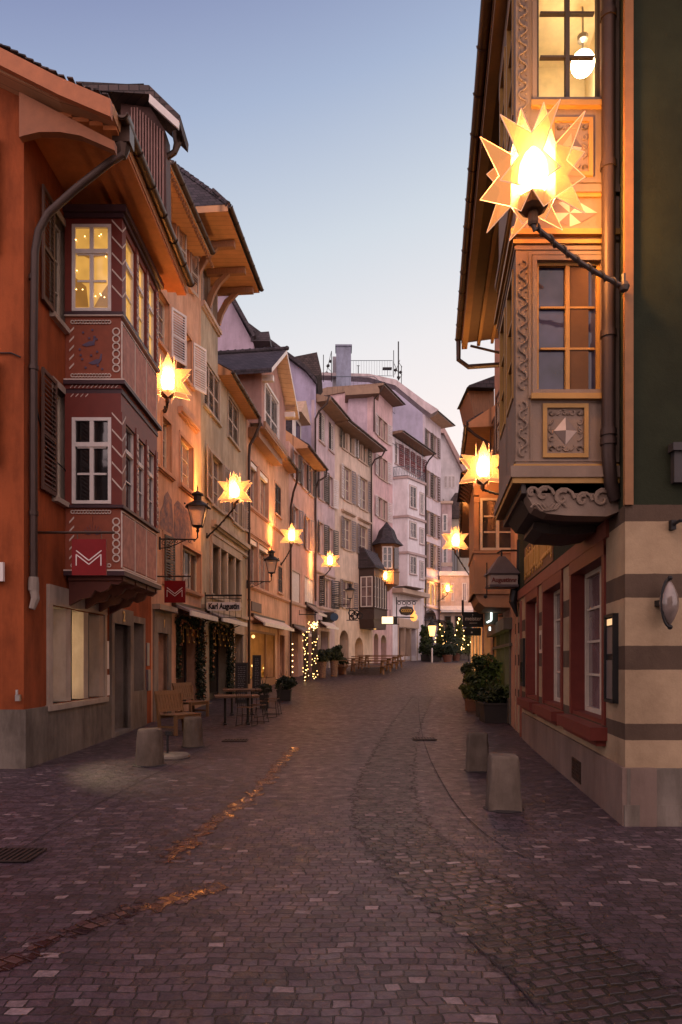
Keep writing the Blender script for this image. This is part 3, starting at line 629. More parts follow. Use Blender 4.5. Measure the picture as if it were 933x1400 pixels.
for z0_, z1_, lit in ((4.60, 6.18, 0), (8.13, 9.72, 1)):
    FW = Fac(-4.93, OY + .03, -4.21, OY + .03); FW.n = Vector((0, -1, 0))
    w_ = window(FW, orl, (0.0, .72, z0_, z1_, .0), M['white'], M['lit'] if lit else M['gl_d'], 2, 3, transom=.70, fw=.06, bw=.045)
    if lit:
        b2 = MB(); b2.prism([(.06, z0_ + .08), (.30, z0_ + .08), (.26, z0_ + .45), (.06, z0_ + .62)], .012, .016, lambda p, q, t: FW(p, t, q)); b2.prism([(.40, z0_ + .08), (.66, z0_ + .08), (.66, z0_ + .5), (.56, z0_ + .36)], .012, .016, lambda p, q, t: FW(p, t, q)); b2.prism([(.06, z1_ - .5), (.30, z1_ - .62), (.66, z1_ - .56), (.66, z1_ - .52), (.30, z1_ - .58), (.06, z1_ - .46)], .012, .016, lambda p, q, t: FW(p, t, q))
        b2.build("room_shade_shapes", litroom("shaded room side", (1, .42, .08), .16), w_)  # dim glowing shapes before the pane, painted as the room's shade
        b2 = MB(); rr = random.Random(5)
        for _ in range(15): b2.ball(FW(rr.uniform(.07, .65), .016, rr.uniform(z0_ + .1, z1_ - .1)), .011, 6)
        b2.build("fairy_lights", M['fairy'], w_)
    FS = Fac(T1(.93, 0, 0).x, OY, T1(.93, 2.4, 0).x, OY + 2.4)
    for s0_, s1_ in ((.22, .86), (1.03, 1.56), (1.73, 2.28)):
        window(FS, orl, (s0_, s1_, z0_ - .02, z1_ + .0, .02), M['white'], M['lit'] if lit else M['gl'], 1, 3, transom=.70, fw=.05)
b = MB()                                                         # painted ornament: chains, stripes, chevrons
U_, V_ = Vector((1, 0, 0)), UZ
for zb in (3.40, 6.88):
    for i in range(13): b.ring(T1(.09 + i * .056, .012, zb + 1.05), .030, .008, U_, V_, 10); b.ring(T1(.09 + i * .056, .012, zb + .07), .030, .008, U_, V_, 10)
    for i in range(6): b.ring(T1(.89, .012, zb + .20 + i * .135), .062, .011, U_, V_, 14)
    for i in range(5): b.box((0, 0, 0), (1, 1, 1), lambda u_, v_, w_, i=i: T1(.03 + u_ * .085, .013 - .008 * v_, zb + .18 + i * .165 + u_ * .09 + .035 * w_))
    for s_ in (.0, 1.0):
        pass
    for i in range(22): b.box((.966, .06 + i * .1, zb + 1.02), (.978, .06 + i * .1 + .05, zb + 1.045), T1)
for zb in (4.62, 8.15):
    for i in range(5):
        for sgn in (0,):
            b.box((0, 0, 0), (1, 1, 1), lambda u_, v_, w_, i=i: T1(.815 + u_ * .18, .002 - .012 * v_, zb + .42 + i * .30 - u_ * .20 + .035 * w_))
            b.box((0, 0, 0), (1, 1, 1), lambda u_, v_, w_, i=i: T1(1.0 + .006 * v_, .01 + u_ * .2, zb + .22 + i * .30 + u_ * .20 + .035 * w_))
    for s_ in (.945, 1.645):
        for i in range(9): b.box((.995, s_ - .03, zb + .1 + i * .17), (1.008, s_ + .03, zb + .2 + i * .17), T1)
for i in range(12): b.box((0, 0, 0), (1, 1, 1), lambda u_, v_, w_, i=i: T1(.06 + i * .075 + u_ * .05, -.022 - .006 * v_, 6.705 + u_ * .05 + .018 * w_ - .0))
for i in range(4): b.box((0, 0, 0), (1, 1, 1), lambda u_, v_, w_, i=i: T1(.06 + i * .09 + u_ * .05, -.006 * v_, 6.55 + u_ * .05 + .018 * w_))
for z0_ in (3.44, 6.92):                                            # border lines round the side panels
    for s_ in (.04, .83, 1.59, 2.36): b.box((.97, s_ - .012, z0_ - .0), (.992, s_ + .012, z0_ + 1.04), T1)
    for zz_ in (0, 1.03): b.box((.97, .05, z0_ + zz_ - .012), (.991, 2.35, z0_ + zz_ + .012), T1)
for z0_ in (4.66, 8.18):
    for s_ in (.90, 1.62, 2.32):
        for i in range(10): b.ring(T1(1.004, s_ + .03, z0_ + .06 + i * .15), .035, .008, Vector((0, 1, 0)), UZ, 8)
b.build("painted_ornament", M['orn'], orl)
b = MB(); rr = random.Random(9)                                   # painted birds and flowers on the upper panel, bluish
for cx_, cz_ in ((.40, 7.55), (.52, 7.22)):
    b.prism([(cx_ - .14, cz_ - .04), (cx_ - .06, cz_ - .07), (cx_ + .05, cz_ - .05), (cx_ + .10, cz_ + .02), (cx_ + .11, cz_ + .13), (cx_ + .085, cz_ + .13), (cx_ + .06, cz_ + .03), (cx_, cz_ + .03)], .008, .014, lambda p, q, t: T1(p, t, q))
for i in range(14): b.ring(T1(rr.uniform(.22, .68), .012, rr.uniform(7.0, 7.85)), .012, .009, U_, V_, 8)
for k in range(9):
    t = math.pi * (.08 + .105 * k); b.box((0, 0, 0), (1, 1, 1), lambda u_, v_, w_: T1(.46 + math.cos(t) * (.06 + .12 * u_) , .006 + .008 * v_, 4.02 + math.sin(t) * (.03 + (.30 if k == 4 else .16) * u_) + .01 * w_))
b.build("painted_motif", M['violet'], orl)
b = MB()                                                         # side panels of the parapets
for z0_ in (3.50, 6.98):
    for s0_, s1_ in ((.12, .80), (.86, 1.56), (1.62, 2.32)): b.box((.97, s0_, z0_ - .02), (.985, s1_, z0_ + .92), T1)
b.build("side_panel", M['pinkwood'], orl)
b = MB()                                                         # shaped console boards below
for s_ in (.06, .85, 1.6, 2.26):
    b.prism([(0, 3.28), (1.0, 3.28), (1.0, 3.20), (.9, 3.12), (.78, 3.14), (.72, 3.04), (.58, 2.98), (.48, 3.02), (.40, 2.90), (.22, 2.86), (0, 2.74)], s_, s_ + .10, lambda p, q, t: T1(p, t, q))
b.box((0, .02, 3.20), (.98, OL, 3.28), T1)
b.build("console", flat("dark red console", (.085, .022, .014), .6), orl)

# ------------------------------------------------------------------ generic window rows
def wins(fac, root, spec, frame, pane, **kw):
    """spec: list of (px0, px1, z0, z1); returns holes and a builder to run after the wall"""
    return [(fac.a(p0), fac.a(p1), z0, z1) for p0, p1, z0, z1 in spec]
def house(name, label, fac, z1, mat, holes, D=7, a0=0, a1=None, z0=-.3, depth=.17):
    r = thing(name, label, "house", fac(0, 0, gz(fac.o.y)))
    wall(fac, r, a0, fac.len if a1 is None else a1, z0 + gz(fac.o.y) * .9, z1, holes, mat, depth=depth, D=D)
    return r
def ledge(fac, root, a0, a1, z, h=.12, out=.10, mat=None, name="cornice"):
    b = MB(); b.box((a0, -.02, z), (a1, out, z + h), fac); b.box((a0, -.02, z - h * .5), (a1, out * .55, z), fac); return b.build(name, mat or M['stone_l'], root)

# ------------------------------------------------------------------ L2: salmon house
c2 = plaster("salmon plaster", (.60, .34, .22), .9, .12, .25)
z = L2.z
def ZR(fac, px, yt, yb): return fac.z(px, yb), fac.z(px, yt)
r0 = ZR(L2, 228, 277, 340); r2 = ZR(L2, 215, 391, 465); r1 = ZR(L2, 222, 568, 640); rm = ZR(L2, 248, 744, 803)
H = {}
H['t'] = [(L2.a(226), L2.a(240), *r0), (L2.a(249), L2.a(258), *r0)]
H['u'] = [(L2.a(215), L2.a(231.5), *r2), (L2.a(250), L2.a(262), *r2)]
H['m'] = [(L2.a(222), L2.a(234), *r1), (L2.a(246.5), L2.a(264), *r1)]
H['z'] = [(L2.a(249), L2.a(274.5), *rm), (L2.a(224), L2.a(232), *rm)]
dr = (L2.a(214.5), L2.a(228.5), .0, z(214.5, 865), .35)
shp = (L2.a(241), L2.a(274), z(241, 965), z(241, 843), .5)
h2 = house("town_house", "salmon plastered house with a painted mural, beside the orange corner house", L2, 15.2, c2, H['t'] + H['u'] + H['m'] + H['z'] + [dr, shp], D=9)
fs = plaster("salmon stone frame", (.50, .265, .165), .85, .08, .1)
for k, hs in H.items():
    for i, h in enumerate(hs):
        w_ = window(L2, h2, h, M['cream'], M['gl_m'] if k != 'z' else M['gl'], (3 if h[1] - h[0] > 1.5 else 2) if k != 'z' or i == 0 else 1, 3 if k != 'z' else 1, surround=fs, sw=.11, sill=fs, fw=.06)
        if k == 'u':
            wd_ = .62; shutter(L2, w_, h[1] + .10, wd_, h[2], h[3], M['shut_w'], 24, .03); shutter(L2, w_, h[0] - .10, .55, h[2], h[3], M['shut_br'], 20, .03, side=-1)
        if k == 't': shutter(L2, w_, h[1] + .10, .5, h[2], h[3], M['shut_be'], 12, .03)
        if k == 'z' and i == 1: shutter(L2, w_, h[0] - .02, .66, h[2] - .1, h[3], M['shut_gr'], 6, .03)
ledge(L2, h2, L2.a(213), L2.a(236), r1[0] - .12, .07, .12, fs); ledge(L2, h2, L2.a(244), L2.a(266), r1[0] - .12, .07, .12, fs); ledge(L2, h2, L2.a(243.5), L2.a(268), L2.z(244, 562), .14, .16, fs); ledge(L2, h2, L2.a(244), L2.len - .03, rm[0] - .1, .08, .1, fs)
b = MB()                                                          # the faded mural of towers
def mural(pts): b.prism([(L2.a(p, 0), L2.z(p, q, 0)) for p, q in pts], .004, .010, lambda p, q, t: L2(p, t, q))
mural([(219, 722), (219, 700), (223, 690), (225, 678), (229, 672), (231, 676), (235, 684), (236, 700), (238, 738)]); mural([(238, 736), (238, 690), (243, 684), (250, 692), (257, 700), (262, 706), (263, 744)]); mural([(214, 722), (214, 700), (217, 694), (219, 722)])
mm_, N_, L_, b_ = newmat("faded mural"); p_ = pos(N_)
L_.new(ramp(N_, L_, noise(N_, L_, p_, 4, 6, .75), [(.38, (.42, .19, .11)), (.5, (.25, .14, .12)), (.62, (.13, .085, .10))]), b_.inputs["Base Color"]); b_.inputs["Roughness"].default_value = .9
b.build("mural", mm_, h2)
b = MB(); A, B, Z, Y, _ = dr
b.box((A - .32, -.1, -.2), (A, .05, Y), L2); b.box((B, -.1, -.2), (B + .26, .05, Y), L2); b.box((A - .32, -.1, Y), (B + .26, .06, Y + .62), L2); fr = b.build("door_frame", M['stone'], h2)
b = MB(); b.box((A, -.37, -.1), (B, -.33, Y), L2); b.box((A + .12, -.33, .35), (B - .12, -.315, 1.0), L2); b.build("door", flat("grey brown door", (.12, .085, .075), .5), h2)
b = MB(); b.box((A - .36, -.02, Y + .62), (B + .3, .22, Y + .76), L2); b.build("door_cornice", M['stone_l'], h2)
text("1", .30, L2((A + B) / 2, .075, Y + .26), L2.u, UZ, M['gilt'], fr, "house_number", .006)
rf = eave_roof(L2, h2, L2.a(213) - .6, L2.a(262), 14.72, .62, rise=1.6, D=9, gut=True)
b = MB()                                                          # little dentils under the eave
for i in range(30): a = L2.a(213) - .5 + (L2.a(262) - L2.a(213) + 1.0) * i / 29; b.box((a, .50, 14.62), (a + .05, .58, 14.72), L2)
b.build("dentils", M['brownwood'], rf)

def garland_shop(fac, root, sh, name_, lit=0):
    """shop window with a display behind and a fir garland round it"""
    A, B, Z, Y, D_ = sh
    b = MB(); b.box((A, -D_ - .04, Z), (A + .07, -D_ + .03, Y), fac); b.box((B - .07, -D_ - .04, Z), (B, -D_ + .03, Y), fac); b.box((A, -D_ - .04, Y - .08), (B, -D_ + .03, Y), fac); b.box((A, -D_ - .04, Z), (B, -D_ + .03, Z + .3), fac); b.box(((A + B) / 2 - .03, -D_ - .03, Z), ((A + B) / 2 + .03, -D_ + .02, Y), fac)
    w_ = b.build("shop_window", M['shut_dk'], root)
    b = MB(); b.poly([fac(A, -D_, Z), fac(B, -D_, Z), fac(B, -D_, Y), fac(A, -D_, Y)]); b.build("pane", M['gl_d'], w_)
    b = MB(); rr = random.Random(int(A * 100))
    for i in range(7): b.box((A + .12 + rr.uniform(0, (B - A) - .5), -D_ + .03, Z + .5 + i * .27), (A + .12 + rr.uniform(.2, (B - A) - .3), -D_ + .05, Z + .58 + i * .27), fac)
    for i in range(2): b.box((A + .5 + .1 * i, -D_ + .035, Z + 1.35 + i * .35), (A + .85 + .1 * i, -D_ + .055, Z + 1.60 + i * .35), fac)
    b.build("display", M['shut_be'], w_)
# ------------------------------------------------------------------ L3: grey green house, tall then low
c3 = plaster("grey green plaster", (.41, .335, .245), .9, .13, .28)
zt = 15.6
H3 = {}
H3['att'] = [(L3.a(276.5), L3.a(284.5), *ZR(L3, 277, 330, 413)), (L3.a(287), L3.a(296), *ZR(L3, 277, 330, 413))]
ra = ZR(L3, 279, 489, 553); H3['a'] = [(L3.a(279), L3.a(300), *ra), (L3.a(312), L3.a(326), *ra)]
rb = ZR(L3, 279, 607, 680); H3['b'] = [(L3.a(290), L3.a(304), *rb), (L3.a(319), L3.a(331), *rb)]
rc = ZR(L3, 289, 743, 812); H3['c'] = [(L3.a(289), L3.a(298.5), *rc, .3), (L3.a(300.5), L3.a(308.5), *rc, .3), (L3.a(312), L3.a(319), *rc, .3), (L3.a(320.5), L3.a(327), *rc, .3)]
aT = L3.a(298)
shp3 = (L3.a(286.5), L3.a(315), L3.z(286.5, 962), L3.z(286.5, 853), .5); dr3 = (L3.a(320), L3.a(331.5), .1, L3.z(320, 866), .4)
h3 = house("town_house", "narrow grey green house with a wide hipped eave on curved brackets", L3, 12.3, c3, [*H3['a'], *H3['b'], *H3['c'], shp3, dr3], D=9)
wall(L3, h3, .0, aT, 12.3, zt, H3['att'], c3, D=9, name="attic_wall")
for h in H3['att']: window(L3, h3, h, M['white'], M['gl_m'], 2, 1, surround=M['stone_l'], sw=.08)
ledge(L3, h3, 0, aT + .1, H3['att'][0][2] - .16, .14, .14, plaster("pale cornice", (.52, .38, .31), .8))
for i, h in enumerate(H3['a']):
    w_ = window(L3, h3, h, M['cream'], M['gl_d'], 2, 3, surround=M['stone_l'], sw=.12, sill=M['stone_l'])
    k = 3 if i == 0 else 2; ww = (h[1] - h[0]) / k
    for j in range(k): shutter(L3, w_, h[0] + ww * j + .01, ww - .02, h[2] + .02, h[3] - .02, M['shut_be'], 0, -.05)
for i, h in enumerate(H3['b']):
    w_ = window(L3, h3, h, M['cream'], M['gl_m'], 2, 3, surround=M['stone_l'], sw=.12, sill=M['stone_l'])
    shutter(L3, w_, h[0] - .13, .85, h[2], h[3], M['shut_be'], 5, .03, side=-1)
    shutter(L3, w_, h[1] + .13, .75, h[2], h[3], M['shut_be'], 5, .03)
for h in H3['c']: window(L3, h3, h, M['cream'], M['gl_m'], 1, 1, .3)
b = MB(); b.box((L3.a(287), -.02, rc[1]), (L3.a(329), .09, rc[1] + .26), L3); b.box((L3.a(287), -.02, rc[0] - .16), (L3.a(329), .12, rc[0]), L3)
for p0 in (287, 298.5, 308.5, 319, 327): b.box((L3.a(p0), -.28, rc[0]), (L3.a(p0) + .16, .07, rc[1]), L3)
b.build("stone_window_frame", M['stone_l'], h3)
zc = L3.z(292, 719); ledge(L3, h3, L3.a(289), L3.len, zc, .16, .2, M['stone_l']); ledge(L3, h3, L3.a(289), L3.len, zc - .35, .1, .1, M['stone_l'])
rf = eave_roof(L3, h3, L3.a(275) - 2.2, aT + .3, 15.35, 1.5, rise=5.4, D=7.2, gut=True, th=.2, hip=3.0, roofm=M['tile_d'], fascia=M['gutter'])
for a_ in (-.75, .75, aT - .12):
    b = MB(); b.box((a_ - .09, 0, 15.12), (a_ + .09, 1.35, 15.33), L3)
    b.prism([(0, 14.05), (.12, 14.0), (.24, 14.4), (.45, 14.78), (.80, 15.12), (.60, 15.12), (.30, 14.9), (.08, 14.5), (0, 14.35)], a_ - .07, a_ + .07, lambda p, q, t: L3(t, p, q)); b.build("roof_bracket", M['brownwood'], rf)
rl = eave_roof(L3, h3, aT + .02, L3.len + .05, 12.25, .50, rise=3, D=9, th=.12, name="lower_roof", gut=True)
downpipe(h3, [L3(L3.len - .1, .62, 12.3), L3(L3.len - .08, .60, 11.95), L3(L3.len - .05, .40, 11.5), L3(L3.len - .02, .16, 11.1), L3(L3.len, .12, 10.6), L3(L3.len, .12, .75)], .062, collars=[L3(L3.len, .12, 7.5), L3(L3.len, .12, 4.4)])
garland_shop(L2, h2, shp, 'a'); garland_shop(L3, h3, shp3, 'b')
b = MB(); A, B, Z, Y, _ = dr3; b.box((A - .2, -.1, 0), (A, .05, Y), L3); b.box((B, -.1, 0), (B + .2, .05, Y), L3); b.box((A - .2, -.1, Y), (B + .2, .06, Y + .35), L3); b.build("door_frame", M['stone_l'], h3)
b = MB(); b.box((A, -.42, .1), (B, -.38, Y), L3); b.build("door", flat("taupe door", (.20, .13, .105), .55), h3)
b = MB(); zs = L3.z(318, 843); b.box((L3.a(275) + .05, -.02, zs), (L3.len - .15, .14, zs + .14), L3); b.box((L3.a(316), -.02, zs - .5), (L3.a(318), .08, zs), L3); b.build("shop_cornice", M['stone_l'], h3)

# ------------------------------------------------------------------ L4: pink orange house with the big dormer gable
c4 = plaster("apricot plaster", (.64, .385, .26), .9, .12, .25)
H4 = {}
rt = ZR(L4, 342, 628, 690); H4['t'] = [(L4.a(342.5), L4.a(352), *rt), (L4.a(355), L4.a(367), *rt)]
rs = ZR(L4, 375, 658, 700); H4['s'] = [(L4.a(376), L4.a(384), *rs)]
rk = ZR(L4, 342, 735, 798); H4['k'] = [(L4.a(341), L4.a(352), *rk), (L4.a(354), L4.a(367), *rk)]
ro = ZR(L4, 378, 772, 808); H4['o'] = [(L4.a(380), L4.a(386), *ro)]
sh4 = (L4.a(339), L4.a(376), L4.z(339, 929), L4.z(339, 860), 1.6); dr4 = (L4.a(381), L4.a(388), .35, L4.z(381, 868), .4)
h4 = house("town_house", "apricot house with a wide overhanging dormer gable and a lit shop window", L4, 12.3, c4, sum(H4.values(), []) + [sh4, dr4], D=9)
f4 = plaster("apricot stone frame", (.55, .32, .225), .85, .06, .1)
for k in 'tk':
    for h in H4[k]:
        w_ = window(L4, h4, h, M['cream'], M['gl_m'], 2, 1, .2, surround=f4, sw=.14)
        b = MB(); b.box((h[0] + .02, -.16, h[3] - .22), (h[1] - .02, -.02, h[3] - .01), L4); b.build("blind_box", M['white'], w_)
for k, p in (('s', .75), ('o', .6)):
    for h in H4[k]:
        w_ = window(L4, h4, h, M['cream'], M['gl_m'], 2, 2, surround=f4, sw=.1, sill=f4); ww = (h[1] - h[0]) / 2
        for j in range(2): shutter(L4, w_, h[0] + ww * j + .01, ww - .02, h[2], h[3], M['shut_dk'], 0, -.04)
ledge(L4, h4, .1, L4.len - .1, rt[0] - .16, .1, .1, f4); ledge(L4, h4, .1, L4.len - .1, rk[0] - .16, .12, .12, f4); ledge(L4, h4, .1, L4.a(369), rk[1] + .16, .1, .1, f4)
eave_roof(L4, h4, L4.a(372), L4.len + .05, 12.2, .5, rise=3, D=9, th=.12)
b = MB(); b.box((.25, .02, 11.9), (L4.a(373), .78, 12.0), L4); b.box((.25, .70, 12.0), (L4.a(373), .80, 12.22), L4); b.box((.25, .02, 11.55), (L4.a(373), .5, 11.9), L4); b.build("box_gutter", M['brownwood'], h4)
# dormer gable
dl, drr, nz_ = L4.a(358, .55), L4.a(391, .55), .55
dz0, dz1, dzr = 12.25, 14.5, 16.2; dmid = (dl + drr) / 2
dwin = (L4.a(362, nz_), L4.a(380, nz_), L4.z(362, 592, nz_), L4.z(362, 523, nz_))
b = MB(); A, B, Z, Y = dwin
for q in ([(dl, dz0), (drr, dz0), (drr, Z), (dl, Z)], [(dl, Z), (A, Z), (A, Y), (dl, Y)], [(B, Z), (drr, Z), (drr, Y), (B, Y)], [(dl, Y), (drr, Y), (drr, dz1), (dmid, dzr), (dl, dz1)]): b.poly([L4(p, nz_, r_) for p, r_ in q])
for a_ in (dl, drr): b.poly([L4(a_, nz_, dz0), L4(a_, -5, dz0), L4(a_, -5, dz1), L4(a_, nz_, dz1)])
dg = b.build("dormer_gable", plaster("mauve plaster", (.42, .25, .215), .9, .1, .2), h4)
w_ = window(L4, dg, (A, B, Z, Y, -.40), M['white'], M['gl_d'], 3, 1, surround=M['white'], sw=.12, proud=.60)
ww = (B - A) / 2
for j in range(2): shutter(L4, w_, A + ww * j + .01, ww - .02, Z, Y, M['shut_w'], 0, .50)
b = MB(); ov = 1.15
for (a_, z_), s_ in (((dl - .55, dz1 - .30), 1), ((drr + .5, dz1 - .30), -1)):
    P0, P1 = (a_, z_), (dmid, dzr + .10)
    b.prism([P0, P1, (P1[0], P1[1] + .20), (P0[0], P0[1] + .20)], -6, ov, lambda p, q, t: L4(p, t, q))
for i in range(len(b.fm)): b.fm[i] = 0
b.fm = [0, 1, 2, 0, 0, 0] * 2
rd = b.build("dormer_roof", [M['tile_d'], M['white'], M['soffit_l']], dg)
b = MB(); b.tube([L4(dmid, -6, dzr + .36), L4(dmid, ov, dzr + .36)], .1, 6)
for i in range(20): b.ball(L4(dmid, ov - i * .36, dzr + .38), .12, 6)
b.build("ridge_tiles", M['tile_d'], rd)
b = MB()
for a_ in (dl + .15, drr - .15): b.box((a_ - .12, nz_, 14.1), (a_ + .12, ov - .1, 14.35), L4)
b.build("purlin", M['white'], rd)
# shop of L4: glazed display with small lamps inside
A, B, Z, Y, D_ = sh4
b = MB(); b.box((A, -D_, Z - .02), (B, -.02, Z), L4); b.box((A, -D_ - .05, Z), (B, -D_, Y), L4)
for a_ in (A, A + (B - A) * .62, B - .06): b.box((a_, -.08, Z), (a_ + .06, .02, Y), L4)
b.box((A, -.08, Y - .1), (B, .03, Y), L4); b.box((A - .05, -.1, Z - .75), (B + .05, .04, Z), L4)
s4 = b.build("shop_window", M['brownwood'], h4)
b = MB(); b.poly([L4(A + .3, -D_ + .03, Z), L4(B - .1, -D_ + .03, Z), L4(B - .1, -D_ + .03, Y), L4(A + .3, -D_ + .03, Y)]); b.build("lit_backdrop", litroom("lit shop backdrop", (1, .60, .18), .55), s4)
b = MB(); rr = random.Random(4)
for i in range(9): b.ball(L4(A + .3 + (B - A - .5) * rr.random(), -.3 - .9 * rr.random(), Z + .1 + .6 * rr.random()), .05, 6)
for i in range(4): b.ball(L4(A + .7 + i * .9, -.7, Y - .2), .09, 6)
b.build("spotlight", M['lampglow'], s4)
b = MB()
for i in range(12): a_ = A + .3 + (B - A - .5) * i / 11; b.lathe(L4(a_, -.35 - .1 * (i % 3), Z), [(.07, 0), (.05, .1), (.09, .2 + .1 * (i % 4)), (.03, .3 + .12 * (i % 4))], 7)
b.build("merchandise", M['gilt'], s4)
b = MB(); A, B, Z, Y, _ = dr4; b.box((A - .2, -.1, .2), (A, .06, Y), L4); b.box((B, -.1, .2), (B + .2, .06, Y), L4); b.box((A - .2, -.1, Y), (B + .2, .07, Y + .3), L4); b.build("door_frame", f4, h4)
b = MB(); b.box((A, -.42, .2), (B, -.38, Y), L4); b.build("door", flat("rose door", (.28, .15, .13), .5), h4)
ledge(L4, h4, .1, L4.len - .1, L4.z(380, 856) , .12, .1, f4)
b = MB(); A = L4.a(343.5); b.box((A, .0, L4.z(344, 835)), (L4.a(356.5), .05, L4.z(344, 822)), L4); b.build("shop_emblem", flat("grey relief", (.12, .08, .07), .6), h4)
downpipe(h4, [L4(L4.len - .5, .6, 12.2), L4(L4.len - .4, .55, 11.6), L4(L4.len - .15, .3, 11.1), L4(L4.len - .03, .12, 10.3), L4(L4.len - .03, .12, .9)], .062)
# lavender gable behind
b = MB(); gx = [(W(u_, v_, 40).x, W(u_, v_, 40).z) for u_, v_ in ((250, 520), (250, 330), (302, 385), (347, 470), (347, 520))]
b.prism(gx, 40, 47, lambda p, q, t: Vector((p, t, q))); bh = thing("house_behind", "lavender gable wall rising behind the grey green house", "house", (-6, 40, 20))
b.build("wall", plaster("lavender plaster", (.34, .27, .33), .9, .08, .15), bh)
b = MB(); q = [W(u_, v_, 39.7) for u_, v_ in ((250, 330), (302, 385), (347, 462), (350, 460), (304, 377), (252, 320))]; b.prism([(p.x, p.z) for p in q], 39.5, 47, lambda p, q_, t: Vector((p, t, q_))); b.build("roof", M['tile_d'], bh)
b = MB(); q = [W(u_, v_, 39.9) for u_, v_ in ((343, 455), (368, 453), (369, 466), (343, 466))]; b.prism([(p.x, p.z) for p in q], 39.9, 46, lambda p, q_, t: Vector((p, t, q_))); b.build("chimney", M['tile_d'], bh)
# ------------------------------------------------------------------ L5: narrow pink house with a dormer and the curtain of lights
c5 = plaster("rose plaster", (.62, .37, .30), .9, .1, .2)
H5 = {}
q1 = ZR(L5, 413, 628, 665); q2 = ZR(L5, 400, 690, 738); q3 = ZR(L5, 400, 780, 822)
H5['a'] = [(L5.a(401), L5.a(407), *q1), (L5.a(413), L5.a(419), *q1), (L5.a(422), L5.a(427), *q1)]
H5['b'] = [(L5.a(402), L5.a(408), *q2), (L5.a(418), L5.a(424), *q2)]
H5['c'] = [(L5.a(399), L5.a(410), *q3), (L5.a(416.5), L5.a(428.5), *q3)]
d5 = (L5.a(399), L5.a(408), .35, L5.z(399, 862), .6); e5 = (L5.a(418), L5.a(427), .35, L5.z(418, 858), .5)
h5 = house("town_house", "narrow rose house with a small gabled dormer, wedged between the apricot and the lavender house", L5, 14.0, c5, sum(H5.values(), []) + [d5, e5], D=8)
f5 = plaster("rose stone frame", (.56, .38, .31), .85, .06, .1)
for k in 'abc':
    for i, h in enumerate(H5[k]):
        w_ = window(L5, h5, h, M['white'], M['gl_m'], 3 if k == 'c' else 2, 1, surround=f5, sw=.1, sill=f5)
        if k != 'c':
            shutter(L5, w_, h[1] + .1, .5, h[2], h[3], M['shut_gr'] if k == 'a' else M['shut_gy'], 12, .03); shutter(L5, w_, h[0] - .1, .5, h[2], h[3], M['shut_gy'], 12, .03, side=-1)
        if k == 'c':
            ww = (h[1] - h[0]) / 4
            for j in range(4): shutter(L5, w_, h[0] + ww * j + .01, ww - .02, h[2], h[3], M['shut_w'], 0, -.06, solid=True)
ledge(L5, h5, .1, L5.len - .1, q3[0] - .14, .1, .1, f5)
eave_roof(L5, h5, L5.a(404), L5.len + .2, 14.0, .75, rise=3.4, D=8, soffit=M['soffit'], fascia=M['pinkwood'])
downpipe(h5, [L5(L5.len + .1, .80, 14.1), L5(L5.len + .05, .75, 13.6), L5(L5.len - .1, .3, 13.3), L5(L5.len - .12, .12, 12.8), L5(L5.len - .12, .12, 5.6)], .062)
b = MB(); A, B = L5.a(402, -.6), L5.a(412, -.6); zb, zt_ = 14.3, 16.8
b.box((A, -3, zb), (B, -.6, zt_), L5); dm = b.build("dormer", M['white'], h5)
b = MB(); b.box((A - .03, -3, zb), (A, -.7, zt_), L5); b.build("cheek", M['tile_d'], dm)
b = MB(); b.box((A + .5, -.62, zb + .4), (B - .3, -.57, zt_ - .35), L5); b.build("pane", M['gl_sky'], dm)
b = MB(); b.prism([(A - .35, zt_ - .1), ((A + B) / 2, zt_ + 1.0), (B + .35, zt_ - .1)], -3, -.05, lambda p, q, t: L5(p, t, q)); b.build("dormer_roof", [M['soffit_l']], dm)
b = MB()
for h in (d5, e5): b.box((h[0], -.55, .3), (h[1], -.5, h[3]), L5)
b.build("door", M['gl_d'], h5)
b = MB(); A, B = d5[0], d5[1]
for a_ in (A, (A + B) / 2, B - .05): b.box((a_, -.5, .35), (a_ + .06, -.44, d5[3]), L5)
b.box((A, -.45, d5[3] - .5), (B, -.40, d5[3] - .42), L5); b.build("door_frame", M['shut_gr'], h5)
b = MB(); b.box((e5[0] - .3, -.0, .3), (e5[0], .12, e5[3]), L5); b.box((e5[1], -.0, .3), (e5[1] + .25, .12, e5[3]), L5); b.build("pilaster", M['stone_l'], h5)

# ------------------------------------------------------------------ L6: lavender house with its high side wall
c6 = plaster("lavender render", (.55, .43, .46), .9, .1, .2)
H6 = {}
s1 = ZR(L6, 436, 562, 601); s2 = ZR(L6, 435, 638, 680); s3 = ZR(L6, 434, 712, 755); s4_ = ZR(L6, 435, 787, 828)
H6['1'] = [(L6.a(436), L6.a(443.5), *s1), (L6.a(449.5), L6.a(456), *s1)]
H6['2'] = [(L6.a(436), L6.a(442), *s2), (L6.a(450), L6.a(455), *s2)]
H6['3'] = [(L6.a(436), L6.a(442), *s3), (L6.a(450), L6.a(455), *s3)]
H6['4'] = [(L6.a(437), L6.a(452), *s4_)]
e6 = (L6.a(437), L6.a(448), .6, L6.z(437, 862), .5)
h6 = house("town_house", "lavender house whose tall windowless side wall rises above the rose house", L6, 18.6, c6, sum(H6.values(), []) + [e6], D=2.2)
f6 = plaster("mauve stone frame", (.46, .35, .33), .85, .06, .1)
